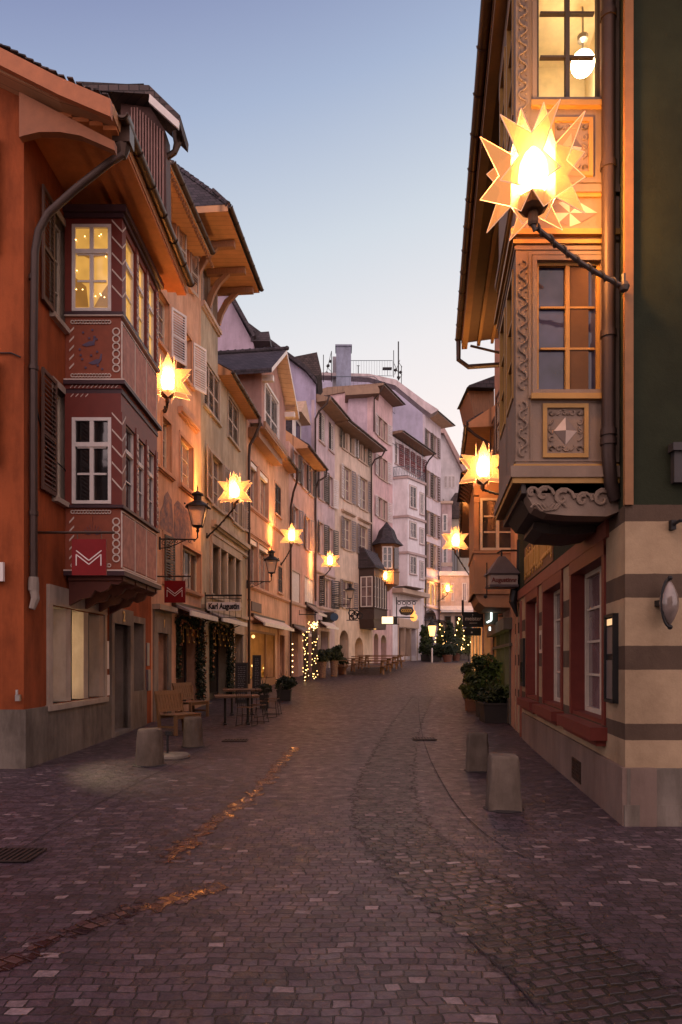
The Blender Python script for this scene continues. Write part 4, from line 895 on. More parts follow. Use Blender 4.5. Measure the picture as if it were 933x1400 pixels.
for k in '1234':
    for i, h in enumerate(H6[k]):
        w_ = window(L6, h6, h, M['white'], M['gl_m'], 4 if k == '4' else 2, 1, surround=f6, sw=.11, sill=f6)
        if k == '1':
            ww = (h[1] - h[0]) / 2
            for j in range(2): shutter(L6, w_, h[0] + ww * j + .01, ww - .02, h[2], h[3], M['white'] if j else M['shut_dk'], 0, -.02, slats=13)
        elif k in '23':
            shutter(L6, w_, h[1] + .1, .62, h[2], h[3], M['shut_w'] if (k == '2' and i) else M['shut_gr'], 15, .03, slats=14); shutter(L6, w_, h[0] - .1, .5, h[2], h[3], M['shut_dk'], 15, .03, side=-1, slats=14)
        else:
            shutter(L6, w_, h[1] + .1, .9, h[2], h[3], M['shut_dk'], 20, .03, slats=14); shutter(L6, w_, h[0] - .1, .5, h[2], h[3], M['shut_dk'], 60, .03, side=-1, slats=14)
ledge(L6, h6, .1, L6.len - .05, s4_[1] + .2, .1, .12, f6); ledge(L6, h6, .1, L6.len - .05, s4_[0] - .16, .1, .12, f6)
YS = L6.y(0) + .06
b = MB(); q = [W(u_, v_, YS) for u_, v_ in ((432, 905), (432, 524), (418, 506), (393, 487), (330, 440), (330, 905))]
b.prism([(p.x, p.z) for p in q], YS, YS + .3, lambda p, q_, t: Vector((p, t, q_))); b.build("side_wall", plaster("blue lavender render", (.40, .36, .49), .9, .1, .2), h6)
eave_roof(L6, h6, .28, L6.len + .05, 18.55, 1.05, rise=.8, D=2.4, soffit=M['soffit_b'], fascia=M['white'], roofm=M['tile_d'], gut=True)
b = MB(); q = [W(u_, v_, YS - .35) for u_, v_ in ((433, 518), (418, 499), (393, 481), (330, 434), (330, 440), (393, 487), (418, 506), (433, 524))]
b.prism([(p.x, p.z) for p in q], YS - .4, YS + .15, lambda p, q_, t: Vector((p, t, q_))); b.build("verge", M['tile_d'], h6)
downpipe(h6, [L6(-.1, 1.05, 18.7), L6(-.12, .9, 18.2), L6(-.12, .35, 17.75), L6(-.12, .12, 17.3), L6(-.12, .12, 5.8)], .062)
b = MB(); q = [W(u_, v_, 46) for u_, v_ in ((404, 492), (434, 486), (440, 512), (434, 520), (418, 506))]; b.prism([(p.x, p.z) for p in q], 45.5, 49, lambda p, q_, t: Vector((p, t, q_))); b.build("roof_dormer", M['tile'], h6)
b = MB(); b.box((e6[0], -.5, .6), (e6[1], -.45, e6[3]), L6); b.build("door", M['gl'], h6)
b = MB(); b.box((e6[0] - .2, -.0, .5), (e6[0], .08, e6[3]), L6); b.box((e6[1], -.0, .5), (e6[1] + .25, .08, e6[3]), L6); b.build("pilaster", M['stone_l'], h6)

# ------------------------------------------------------------------ L7: cream house with arches and a dark wooden oriel
c7 = plaster("cream render", (.64, .50, .41), .9, .1, .2)
H7 = {}
t1 = ZR(L7, 465, 581, 610); t2 = ZR(L7, 466, 634, 680); t3 = ZR(L7, 466, 705, 748); t4 = ZR(L7, 466, 792, 830)
H7['1'] = [(L7.a(468), L7.a(475), *t1), (L7.a(478), L7.a(484), *t1), (L7.a(490), L7.a(495), *t1), (L7.a(497), L7.a(502), *t1)]
H7['2'] = [(L7.a(470.5), L7.a(480), *t2), (L7.a(492), L7.a(502.5), *t2)]
H7['3'] = [(L7.a(470.5), L7.a(480), *t3), (L7.a(492), L7.a(502.5), *t3)]
H7['4'] = [(L7.a(469), L7.a(483), *t4)]
arches = [(L7.a(464.5), L7.a(477), .9, L7.z(464.5, 861), .9), (L7.a(485.5), L7.a(497), .9, L7.z(486, 871), .9)]
h7 = house("town_house", "cream house with arched doorways and a dark wooden oriel under a lead roof", L7, 18.5, c7, sum(H7.values(), []) + arches, D=10)
f7 = plaster("cream stone frame", (.50, .38, .30), .85, .06, .1)
for k in '1234':
    for i, h in enumerate(H7[k]):
        w_ = window(L7, h7, h, M['cream'], M['gl_m'] if k != '1' else M['gl'], 2, 3 if k != '1' else 1, surround=f7, sw=.1, sill=f7, fw=.07, bw=.05)
        sm_ = M['shut_gy'] if k != '1' else M['shut_gr']
        if k != '1':
            shutter(L7, w_, h[1] + .1, .62, h[2], h[3], sm_, 6, .03, slats=12); shutter(L7, w_, h[0] - .1, .62, h[2], h[3], M['shut_w'] if k == '2' else sm_, 10, .03, side=-1, slats=12)
        elif i % 2 == 0:
            shutter(L7, w_, h[0] - .1, .5, h[2], h[3], sm_, 12, .03, side=-1, slats=10)
        else: shutter(L7, w_, h[1] + .1, .5, h[2], h[3], M['shut_w'] if i == 1 else sm_, 12, .03, slats=10)
for p0, p1 in ((466.5, 484), (489, 505)): ledge(L7, h7, L7.a(p0), L7.a(p1), t3[1] + .38, .12, .24, f7)
eave_roof(L7, h7, -.0, L7.len + .1, 18.45, 1.05, rise=2.2, D=5, soffit=M['soffit_b'], fascia=M['white'], roofm=M['tile_d'])
downpipe(h7, [L7(L7.len - .1, 1.1, 18.5), L7(L7.len - .3, .9, 18.0), L7(L7.len - .6, .4, 17.7), L7(L7.len - .65, .14, 17.2), L7(L7.len - .65, .14, 8.0)], .062)
def arch_fill(fac, root, h, doorm, name="door"):
    A, B, Z, Y = h[:4]; r_ = (B - A) / 2; c_ = (A + B) / 2; n_ = 10; b = MB()
    for sgn in (-1, 1):
        pts_ = [(c_ + sgn * r_, Y)] + [(c_ + sgn * r_ * math.cos(math.pi / 2 * i / n_), Y - r_ + r_ * math.sin(math.pi / 2 * i / n_)) for i in range(n_ + 1)]
        b.prism(pts_, -.6, -.001, lambda p, q, t: fac(p, t, q))
    b.build("arch", c7, root)
    b = MB(); b.box((A, -h[4] - .02, Z - 1), (B, -h[4] + .04, Y), fac); return b.build(name, doorm, root)
for h, m_ in zip(arches, (M['dkwood'], M['lit_dim'])): arch_fill(L7, h7, h, m_)
# oriel of L7: frontal face faces the camera, long side along the house
o0, o1 = L7.a(491), L7.a(509.5); oz0, oz1 = L7.z(497, 832), L7.z(497, 790)
b = MB(); b.box((o0, -.0, oz0 - .9), (o1, 1.25, oz0), L7); b.prism([(o0 + .2, oz0 - 1.6), (o1 - .2, oz0 - 1.6), (o1, oz0 - .9), (o0, oz0 - .9)], -.0, 1.2, lambda p, q, t: L7(p, t, q))
b.box((o0, -.0, oz1), (o1, 1.25, oz1 + .6), L7)
for a_ in [o0 + (o1 - o0 - .1) * i / 5 for i in range(6)]: b.box((a_, 1.13, oz0), (a_ + .12, 1.25, oz1), L7)
b.box((o0, .0, oz0), (o0 + .1, .14, oz1), L7); b.box((o0 - .06, -.0, oz0 - .05), (o1 + .06, 1.33, oz0 + .02), L7)
og = b.build("oriel", flat("dark oriel wood", (.052, .032, .028), .6), h7)
b = MB(); b.prism([(-.0, oz1 + .6), (1.45, oz1 + .6), (1.30, oz1 + .85), (.9, oz1 + 1.35), (.45, oz1 + 2.1), (.0, oz1 + 2.3)], o0 - .15, o1 + .15, lambda p, q, t: L7(t, p, q)); b.build("lead_roof", M['tile_d'], og)
b = MB()
for i in range(7):
    a_ = o0 + (o1 - o0) * (i + .5) / 7; b.tube([L7(a_, 1.3, oz1 + .87), L7(a_, .92, oz1 + 1.37), L7(a_, .47, oz1 + 2.12)], .022, 5)
b.build("standing_seam", M['zinc'], og)
FO = Fac(L7(o0, .1, 0).x, L7(o0, .1, 0).y, L7(o0, 1.2, 0).x, L7(o0, 1.2, 0).y); FO.n = -L7.u
window(FO, og, (.04, 1.02, oz0 + .05, oz1 - .02, .0), M['white'], M['gl_m'], 2, 3, fw=.07, bw=.05)
for i in range(5): window(L7, og, (o0 + .12 + (o1 - o0 - .1) * i / 5, o0 + (o1 - o0 - .1) * (i + 1) / 5, oz0 + .04, oz1, -1.16), M['white'], M['gl'], 1, 3, fw=.06, bw=.05)
b = MB(); b.ball(L7(L7.a(496.5), 1.0, L7.z(496, 859)), .16, 8, 0, .6); b.build("ceiling_lamp", M['lampglow'], og)

# ------------------------------------------------------------------ L8: pink house
c8 = plaster("pink render", (.64, .44, .44), .9, .1, .18)
H8 = {}
u1 = ZR(L8, 512, 564, 592); u2 = ZR(L8, 512, 618, 648); u3 = ZR(L8, 512, 676, 704)
for k, u_ in (('1', u1), ('2', u2), ('3', u3)): H8[k] = [(L8.a(517), L8.a(523), *u_), (L8.a(523.8), L8.a(529.5), *u_)]
ar8 = [(L8.a(508.5 + 3), L8.a(517.5), 1.5, L8.z(513, 866), .7), (L8.a(521), L8.a(528.5), 1.5, L8.z(521, 868), .7)]
h8 = house("town_house", "pink house with two small arches and a tall brown oriel turret", L8, L8.z(516, 535), c8, sum(H8.values(), []) + ar8, D=9)
for k in '123':
    for i, h in enumerate(H8[k]):
        w_ = window(L8, h8, h, M['cream'], M['gl_m'], 2, 1, surround=f7, sw=.06, sill=f7)
        shutter(L8, w_, (h[0] - .08 if i == 0 else h[1] + .08), .75, h[2], h[3], M['shut_w'], 8, .03, side=-1 if i == 0 else 1, slats=10)
for h in ar8: arch_fill(L8, h8, h, M['gl_d'], "arched_pane")
zz8 = L8.z(516, 535)
eave_roof(L8, h8, -.15, L8.len + .1, zz8 - .05, 1.0, rise=.5, D=8, soffit=M['soffit_b'], fascia=M['white'], roofm=M['tile_d'])
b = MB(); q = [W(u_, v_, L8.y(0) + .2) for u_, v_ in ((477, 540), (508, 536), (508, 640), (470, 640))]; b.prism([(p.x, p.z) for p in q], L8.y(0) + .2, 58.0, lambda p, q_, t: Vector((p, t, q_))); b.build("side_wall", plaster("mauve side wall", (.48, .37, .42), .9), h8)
b = MB(); q = [W(u_, v_, L8.y(0) - .5) for u_, v_ in ((472, 530), (516, 527), (519, 533), (519, 538), (472, 541))]; b.prism([(p.x, p.z) for p in q], L8.y(0) - .6, 58.0, lambda p, q_, t: Vector((p, t, q_))); b.build("hip_eave", [M['soffit_b']], h8)
downpipe(h8, [L8(-.02, .95, zz8), L8(-.1, .7, zz8 - .5), L8(-.05, .15, zz8 - 1.0), L8(-.05, .12, zz8 - 3.6)], .06)
oy = 54.6                                                             # brown oriel turret, corner towards the camera
oc = W(529, 770, oy); w2 = .95
b = MB(); zb, zt_ = W(0, 800, oy).z, W(0, 746, oy).z
b.lathe((oc.x, oc.y, zb), [(.15, -.5), (.5, -.15), (.98, 0), (.98, .95), (1.04, 1.0), (1.04, 1.1), (.95, 1.12), (.95, zt_ - zb - .15), (1.1, zt_ - zb)], 6)
ot = b.build("oriel_turret", M['brownwood'], h8)
b = MB(); b.lathe((oc.x, oc.y, zt_), [(1.35, 0), (1.25, .12), (.85, .55), (.62, 1.2), (.3, 1.55), (.03, 1.9)], 6); b.build("turret_roof", M['tile_d'], ot)
FT = Fac(oc.x - .50, oy - .86, oc.x + .50, oy - .86); FT.n = Vector((0, -1, 0))
window(FT, ot, (.10, .88, zb + 1.2, zt_ - .22, -.05), M['white'], M['gl_d'], 2, 3, fw=.08, bw=.06)
b = MB(); b.box((oc.x + .55, oy - .9, zb + 1.2), (oc.x + .9, oy - .45, zt_ - .3)); b.build("side_pane", M['gl'], ot)

# ------------------------------------------------------------------ L9: white house with red shutters and a polygonal bay
c9 = plaster("white render", (.74, .69, .72), .9, .07, .15)
v1 = ZR(L9, 540, 603, 633)
H9 = {'1': [(L9.a(p), L9.a(p + 5.5), *v1) for p in (540, 548, 556, 564, 572)]}
sh9 = (L9.a(545.5), L9.a(569), L9.z(546, 897), L9.z(546, 858), .5); dr9 = (L9.a(536.8), L9.a(542), 1.7, L9.z(537, 815), .3)
h9 = house("town_house", "white house with red top floor shutters and a projecting polygonal bay", L9, L9.z(540, 598), c9, H9['1'] + [sh9], D=9)
for i, h in enumerate(H9['1']):
    w_ = window(L9, h9, h, M['white'], M['gl'], 2, 2, sill=f6)
    shutter(L9, w_, h[1] + .03, .7, h[2], h[3], M['shut_rd'], 8, .03, slats=10)
eave_roof(L9, h9, -.1, L9.len + .1, L9.z(540, 596), 1.0, rise=.4, D=8, soffit=M['soffit_b'], fascia=M['white'], roofm=M['zinc'])
bp = [(-.05, 58.4), ]
ba, bb = L9.a(538), L9.a(566)
bz0, bz1 = W(0, 800, 58).z, W(0, 650, 58).z
bay = [(ba, 0), (ba + .2, 1.25), (bb - 1.2, 1.6), (bb + .4, 0)]
b = MB(); b.prism(bay, bz0, bz1, lambda p, q, t: L9(p, q, t)); by = b.build("bay", c9, h9)
b = MB()
for z_ in (bz1, L9.z(540, 708), L9.z(540, 757)):
    b.prism([(ba - .1, 0), (ba + .12, 1.36), (bb - 1.15, 1.74), (bb + .55, 0)], z_ - .1, z_ + .1, lambda p, q, t: L9(p, q, t))
b.build("cornice", f6, by)
b = MB(); ch = [L9(p, q, 0) for p, q in ((ba, .02), (ba + .2, 1.25), (bb - 1.2, 1.6), (bb + .4, .05))]
for z_ in (.15, .95):
    b.tube([Vector((c.x, c.y, bz1 + z_)) for c in ch], .03, 6)
for c0, c1 in zip(ch, ch[1:]):
    for i in range(9):
        p = c0.lerp(c1, i / 9); b.tube([Vector((p.x, p.y, bz1 + .15)), Vector((p.x, p.y, bz1 + .95))], .018, 4)
        p2 = c0.lerp(c1, (i + 1) / 9); b.tube([Vector((p.x, p.y, bz1 + .2)), Vector((p2.x, p2.y, bz1 + .9))], .014, 4)
b.build("balcony_rail", flat("blue grey iron", (.10, .12, .14), .5), by)
def fac_between(P, Q): f_ = Fac(P.x, P.y, Q.x, Q.y); return f_
f_l = fac_between(L9(ba, 0, 0), L9(ba + .2, 1.25, 0)); f_m = fac_between(L9(ba + .2, 1.25, 0), L9(bb - 1.2, 1.6, 0)); f_r = fac_between(L9(bb - 1.2, 1.6, 0), L9(bb + .4, 0, 0))
for f_ in (f_l, f_m, f_r):
    mid = f_.o + f_.u * f_.len / 2; ctr = L9((ba + bb) / 2, 0, 0)
    if (mid - ctr).dot(f_.n) < 0: f_.n = -f_.n
for zz in ((661, 691), (711, 733), (758, 783)):
    z1_, z0_ = W(0, zz[0], 58.2).z, W(0, zz[1], 58.2).z
    window(f_m, by, (f_m.len * .12, f_m.len * .48, z0_, z1_, -.01), M['white'], M['gl'], 2, 2, surround=f6, sw=.07, sill=f6, proud=.05, fw=.07)
    window(f_m, by, (f_m.len * .70, f_m.len * .92, z0_ - .3, z1_ - .3, -.01), M['white'], M['gl'], 2, 2, surround=f6, sw=.07, sill=f6, proud=.05, fw=.07)
b = MB(); b.poly([L9(sh9[0], -.5, sh9[2]), L9(sh9[1], -.5, sh9[2]), L9(sh9[1], -.5, sh9[3]), L9(sh9[0], -.5, sh9[3])]); b.build("shop_pane", M['gl_m'], h9)
b = MB(); b.box((-.1, .0, L9.z(545, 812)), (L9.a(575), 1.0, L9.z(545, 806)), L9); b.box((L9.a(544), -.02, L9.z(545, 857)), (L9.a(571), .15, L9.z(545, 845)), L9)
for p in (544, 553, 561, 570): b.box((L9.a(p), -.4, 1.6), (L9.a(p) + .12, .06, L9.z(545, 857)), L9)
b.build("shop_front", f7, h9)
downpipe(h9, [L9(L9.len - .1, 1.0, L9.z(540, 596)), L9(L9.len - .2, .5, L9.z(540, 604)), L9(L9.len - .1, .14, L9.z(540, 612)), L9(L9.len - .1, .14, 2.0)], .07)

# ------------------------------------------------------------------ L10: tall pale lilac house with roof terrace and chimney
c10 = plaster("pale lilac render", (.66, .58, .62), .9, .07, .15)
H10 = []
for y0_, y1_ in ((594, 622), (648, 682), (702, 734), (744, 778)):
    z_ = ZR(L10, 592, y0_, y1_); H10 += [(L10.a(583.5), L10.a(588.5), *z_), (L10.a(592.5), L10.a(598), *z_)]
zl = ZR(L10, 584, 797, 826); HL = [(L10.a(580.5), L10.a(586), *zl), (L10.a(588), L10.a(593), *zl), (L10.a(595), L10.a(599), *zl)]
z10 = L10.z(582, 566)
h10 = house("town_house", "tall pale lilac house with a roof terrace, a blue chimney and aerials", L10, z10, c10, H10 + HL, D=8, a1=L10.len)
for i, h in enumerate(H10):
    w_ = window(L10, h10, h, M['cream'], M['gl_m'], 2, 1, surround=f6, sw=.06, sill=f6)
    for sd in (-1, 1): shutter(L10, w_, (h[0] - .05 if sd < 0 else h[1] + .05), .5, h[2], h[3], M['shut_br'] if i % 2 else M['shut_gr'], 8, .03, side=sd, slats=9)
for h in HL: window(L10, h10, h, M['cream'], M['lit'], 1, 1, .2, surround=f7, sw=.1)
eave_roof(L10, h10, -.0, L10.len + .4, z10 - .1, 1.25, rise=.5, D=2.2, soffit=M['soffit_l'], fascia=M['white'], roofm=M['tile'])
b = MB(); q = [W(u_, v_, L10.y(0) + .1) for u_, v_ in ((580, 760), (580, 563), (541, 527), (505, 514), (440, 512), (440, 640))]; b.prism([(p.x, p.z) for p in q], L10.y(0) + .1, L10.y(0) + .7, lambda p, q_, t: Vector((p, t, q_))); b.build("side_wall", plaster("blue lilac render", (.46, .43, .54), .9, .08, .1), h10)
b = MB(); q = [W(u_, v_, 62.3) for u_, v_ in ((600, 560), (581, 548), (542, 519), (505, 511), (440, 509), (440, 513), (505, 516), (541, 527), (580, 559), (590, 566))]; b.prism([(p.x, p.z) for p in q], 62.3, 63.4, lambda p, q_, t: Vector((p, t, q_))); b.build("verge", plaster("pale verge", (.50, .42, .42), .8), h10)
b = MB(); q0, q1_ = W(460, 540, 62.0), W(480, 482, 62.0); b.box((q0.x, 60.8, q0.z), (q1_.x, 62.1, q1_.z)); b.box((q0.x - .08, 60.7, q1_.z), (q1_.x + .08, 62.2, q1_.z + .15)); b.build("chimney", plaster("grey blue render", (.22, .24, .31), .9), h10)
b = MB(); q0, q1_ = W(455, 540, 63.0), W(462, 488, 63.0); b.box((q0.x, 62.9, q0.z), (q1_.x, 63.1, q1_.z)); b.build("flue", M['zinc'], h10)
b = MB()                                                            # terrace rail and aerials
def rail(px_, yt, yb, Y_, n_):
    P0 = [W(u_, yt[i], Y_[i]) for i, u_ in enumerate(px_)]; P1 = [W(u_, yb[i], Y_[i]) for i, u_ in enumerate(px_)]
    b.tube(P0, .03, 5); b.tube(P1, .025, 5)
    for i in range(len(px_) - 1):
        for j in range(n_ + 1): b.tube([P1[i].lerp(P1[i + 1], j / n_), P0[i].lerp(P0[i + 1], j / n_)], .014, 4)
rail((480, 537), (493, 493), (513, 514), (63.5, 63.5), 16)
rail((455, 512, 540), (515, 515, 540), (537, 536, 566), (59.5, 60, 62), 10); rail((536, 578), (590, 610), (605, 640), (58.5, 62.3), 9)
b.build("terrace_rail", flat("blue steel rail", (.07, .09, .11), .5), h10)
b = MB()
def mast(u_, yt, yb, Y_, r=.035): b.tube([W(u_, yb, Y_), W(u_, yt, Y_)], r, 5)
mast(545, 467, 520, 63.6, .06); mast(538.5, 479, 516, 63.6); mast(442.5, 485, 522, 62); mast(453.5, 480, 522, 62); mast(549, 500, 526, 63.6); mast(490, 500, 513, 63.6)
for u0_, v0_, u1_, v1_ in ((538, 495, 545, 510), (545, 495, 550, 502), (540, 512, 547, 492), (545, 520, 550, 512), (453, 482, 446, 512), (446, 500, 453, 508), (488, 500, 492, 500)): b.tube([W(u0_, v0_, 63.6), W(u1_, v1_, 63.6)], .03, 4)
for u_, v_ in ((541, 506), (545, 516), (548, 509), (447, 510), (449, 500), (452, 494)): b.ball(W(u_, v_, 63.5), .16, 6)
p_ = W(530, 505, 63.6); b.box((p_.x - .45, p_.y - .2, p_.z), (p_.x + .4, p_.y + .2, p_.z + .12)); b.tube([p_, W(530, 513, 63.6)], .03, 4)
b.build("aerial", M['iron'], h10)
b = MB(); A_, B_ = L10.a(579.5), L10.a(600.5); b.box((A_, -.02, zl[0] - .35), (B_, .14, zl[0] - .2), L10); b.box((A_, -.02, zl[1] + .25), (B_, .3, zl[1] + .5), L10); b.build("cornice", f7, h10)
h_ = (L10.a(580), L10.a(597), 1.85, L10.z(582, 838), .5)
b = MB(); b.box((h_[0], .0, h_[3] - .75), (h_[1] + .6, 1.0, h_[3] - .62), L10); b.prism([(L10.a(580.5), h_[3] - .55)] + [(L10.a(588.5) + (L10.a(596.5) - L10.a(580.5)) / 2 * -math.cos(math.pi * i / 8), h_[3] - .55 + 1.0 * math.sin(math.pi * i / 8)) for i in range(9)], .0, .05, lambda p, q, t: L10(p, t, q)); b.build("fanlight", M['gl_d'], h10)

# ------------------------------------------------------------------ the far end
b = MB(); q = [W(u_, v_, 72) for u_, v_ in ((601, 900), (601, 590), (607, 592), (637, 650), (652, 690), (652, 900))]
he = thing("town_house", "pale gabled house end with a row of three small windows, far up the street", "house", W(625, 880, 72))
b.prism([(p.x, p.z) for p in q], 72, 78, lambda p, q_, t: Vector((p, t, q_))); b.build("wall", plaster("pale grey render", (.62, .58, .58), .9, .08, .15), he)
b = MB(); q = [W(u_, v_, 71.6) for u_, v_ in ((600, 583), (608, 586), (640, 646), (656, 690), (652, 692), (636, 651), (607, 593), (600, 592))]; b.prism([(p.x, p.z) for p in q], 71.4, 78, lambda p, q_, t: Vector((p, t, q_))); b.build("verge", plaster("rosy verge", (.42, .29, .26), .8), he)
FE = Fac(lx(600, 71.98), 71.98, lx(650, 71.98), 71.98); FE.n = Vector((0, -1, 0))
for p0 in (608, 613.5, 618.5): window(FE, he, (FE.a(p0), FE.a(p0 + 3.4), W(0, 667, 72).z, W(0, 651, 72).z, -.02), M['white'], M['gl_m'], 2, 2, fw=.05)
window(FE, he, (FE.a(605.5), FE.a(608), W(0, 688, 72).z, W(0, 682, 72).z, -.02), M['white'], M['gl_d'], 1, 1, fw=.04)
hb = thing("bay_house", "pink bay fronted house with a dark wing at the top of the street", "house", W(612, 885, 69))
b = MB(); q0, q1_ = W(603, 885, 69), W(617, 690, 69); b.box((q0.x, 68.6, q0.z - 1), (q1_.x, 71.9, q1_.z)); b.build("wall", plaster("rosy render", (.48, .36, .36), .9), hb)
b = MB(); b.box((q0.x - .1, 68.4, q1_.z), (q1_.x + .1, 71.9, q1_.z + .25)); b.box((q0.x - .05, 68.5, W(0, 775, 69).z), (q1_.x + .05, 68.7, W(0, 770, 69).z)); b.build("cornice", f7, hb)
FB = Fac(lx(600, 68.58), 68.58, lx(650, 68.58), 68.58); FB.n = Vector((0, -1, 0))
for yt, yb in ((703, 727), (748, 775)): window(FB, hb, (FB.a(605), FB.a(612), W(0, yb, 68.6).z, W(0, yt, 68.6).z, -.02), M['shut_w'], M['gl'], 1, 2, fw=.12)
b = MB(); q = [W(u_, v_, 70) for u_, v_ in ((616, 710), (616, 690), (621, 676), (660, 672), (660, 710))]; b.prism([(p.x, p.z) for p in q], 69.4, 71.9, lambda p, q_, t: Vector((p, t, q_))); b.build("wing_roof", M['tile'], hb)
b = MB(); q0, q1_ = W(616, 890, 70), W(665, 709, 70); b.box((q0.x, 69.7, q0.z - 1), (q1_.x, 71.9, q1_.z)); b.build("wing_wall", plaster("olive grey render", (.32, .29, .24), .9), hb)
FB2 = Fac(lx(600, 69.68), 69.68, lx(665, 69.68), 69.68); FB2.n = Vector((0, -1, 0))
for p0, yt, yb in ((632, 712, 718), (617, 745, 782)): window(FB2, hb, (FB2.a(p0), FB2.a(p0 + 9), W(0, yb, 69.7).z, W(0, yt, 69.7).z, -.02), M['shut_gr'], M['gl_d'], 2, 1, fw=.08)
sw_ = thing("shop_house", "low white shop house closing the street behind the small far star", "house", W(620, 883, 68))
b = MB(); q0, q1_ = W(601, 890, 68), W(668, 786, 68); b.box((q0.x, 67.6, q0.z - 1.2), (q1_.x, 68.35, q1_.z)); b.build("wall", plaster("warm white render", (.56, .43, .35), .9), sw_)
b = MB(); b.box((q0.x - .1, 67.4, W(0, 788, 68).z), (q1_.x, 67.62, W(0, 782, 68).z)); b.box((q0.x, 67.3, W(0, 835, 68).z), (q1_.x, 67.6, W(0, 829, 68).z)); b.box((q0.x, 66.8, W(0, 838, 68).z), (q1_.x, 67.6, W(0, 836, 68).z)); b.build("cornice", M['white'], sw_)
FS_ = Fac(lx(600, 67.58), 67.58, lx(668, 67.58), 67.58); FS_.n = Vector((0, -1, 0))
for p0, p1 in ((603, 609), (617, 621), (632, 638)): window(FS_, sw_, (FS_.a(p0), FS_.a(p1), W(0, 822, 67.6).z, W(0, 797, 67.6).z, -.02), M['white'], M['gl_m'], 2, 1, fw=.08)
for p0, p1 in ((608, 617), (622, 632), (634, 642)): window(FS_, sw_, (FS_.a(p0), FS_.a(p1), W(0, 878, 67.6).z, W(0, 842, 67.6).z, -.02), M['shut_gr'], M['gl_d'], 1, 1, fw=.08)
b = MB(); q0 = W(621, 876, 66.5)
for i in range(4): b.box((q0.x, 65 + i * .5, gz(66) - .3), (q0.x + 1.8, 65.5 + i * .5, gz(66) + .25 + .2 * i))
tag(b.build("stone_steps", M['concrete']), "grey stone steps at the top of the street behind the lit trees", "steps")

# ================================================================== RIGHT SIDE
# ------------------------------------------------------------------ R1: green corner house with banded ground floor
cb = banded("banded plaster")
h_r = thing("corner_house", "green corner house with beige and brown banded ground floor and a carved oriel", "house", R1(0, 0, 0))
def rr_(p1, p0, yt, yb, at): a0, a1 = R1.a(p1), R1.a(p0); return (a0, a1, R1.z(at, yb), R1.z(at, yt), .24)
rw = [rr_(829, 781, 744, 992, 829), rr_(770.5, 743, 784, 965, 770), rr_(737, 720, 806, 948, 737)]
zt_w, zb_w = rw[0][3], rw[0][2]
rw = [(a, b_, zb_w, zt_w, .24) for a, b_, *_ in rw]
rd_ = (R1.a(713), R1.a(704.5), .02, zt_w, .3)
wall(R1, h_r, 0, R1.len, -.3, 12, rw + [rd_], cb, D=9, near=False)
b = MB(); b.poly([R1.o + Vector((0, 0, -.3)), R1.o + Vector((9, 0, -.3)), R1.o + Vector((9, 0, 12)), R1.o + Vector((0, 0, 12))]); b.poly([R1.o + Vector((9, 0, -.3)), R1.o + Vector((9, 9, -.3)), R1.o + Vector((9, 9, 12)), R1.o + Vector((9, 0, 12))]); b.build("end_wall", cb, h_r)
b = MB(); b.box((-.045, -.3, -.3), (R1.a(716), .04, .60), R1); b.build("plinth", plaster("brown plinth", (.215, .15, .12), .9, .12, .2), h_r)
b = MB(); b.box((R1.o.x + .0, 7.11 - .05, -.3), (R1.o.x + 9, 7.15, .595)); b.box((R1.o.x - .03, 7.11 - .062, -.3), (R1.o.x + 9, 7.15, .22)); b.build("end_plinth", M['concrete'], h_r)
for i, h in enumerate(rw):
    A, B, Z, Y, D_ = h; b = MB(); t = .12
    b.box((A, -D_, Z), (A + t, .025, Y), R1); b.box((B - t, -D_, Z), (B, .025, Y), R1); b.box((A, -D_, Y - t), (B, .03, Y + .06), R1); b.box((A + t, -D_, Z), (B - t, -.0, Z + .05), R1)
    b.box((A - .06, -.05, Z - .17), (B + .06, .19, Z - .02), R1); b.box((A - .0, -.05, Z - .24), (B, .11, Z - .17), R1)
    fr = b.build("window", M['red'], h_r)
    window(R1, fr, (A + t, B - t, Z + .05, Y - t, D_ - .04), M['cream'], M['gl_m'], 2, 4, bw=.04, fw=.06, name="casement")
b = MB(); b.box((R1.a(833), -.02, zt_w + .06), (R1.a(704), .035, zt_w + .26), R1); A, B, Z, Y, D_ = rd_; b.box((A, -D_, 0), (B, -D_ + .05, Y), R1); b.box((A - .12, -.05, 0), (A, .04, Y), R1); b.build("red_lintel", flat("brick red lintel", (.22, .065, .04), .6), h_r)
b = MB()                                                           # vent grating
A, Z = R1.a(799), R1.z(799, 1072); A2 = R1.a(787); Y = R1.z(799, 1043)
for i in range(7): b.box((A + (A2 - A) * i / 6 - .008, .04, Z), (A + (A2 - A) * i / 6 + .008, .052, Y), R1)
for i in range(7): b.box((A, .04, Z + (Y - Z) * i / 6 - .006), (A2, .05, Z + (Y - Z) * i / 6 + .006), R1)
b.box((A, .035, Z), (A2, .042, Y), R1); b.build("vent_grating", flat("rusty vent", (.06, .035, .025), .7, .4), h_r)
mc = thing("menu_case", "narrow glazed menu case on the banded wall beside the largest red window", "menu case", R1(R1.a(846), .02, 1.2))
A, B, Z, Y = R1.a(846), R1.a(833), R1.z(846, 962), R1.z(846, 838)
b = MB(); b.box((A, .0, Z), (B, .03, Y), R1); b.box((A, .03, Z), (A + .03, .06, Y), R1); b.box((B - .03, .03, Z), (B, .06, Y), R1); b.box((A, .03, Z), (B, .06, Z + .03), R1); b.box((A, .03, Y - .03), (B, .06, Y), R1); b.build("frame", M['black'], mc)
b = MB(); b.box((A + .03, .031, Z + .04), (B - .03, .036, Z + (Y - Z) * .48), R1); b.box((A + .05, .031, Z + (Y - Z) * .55), (B - .05, .036, Y - .14), R1); b.build("menu_sheet", flat("dim menu sheet", (.16, .13, .12), .4), mc)
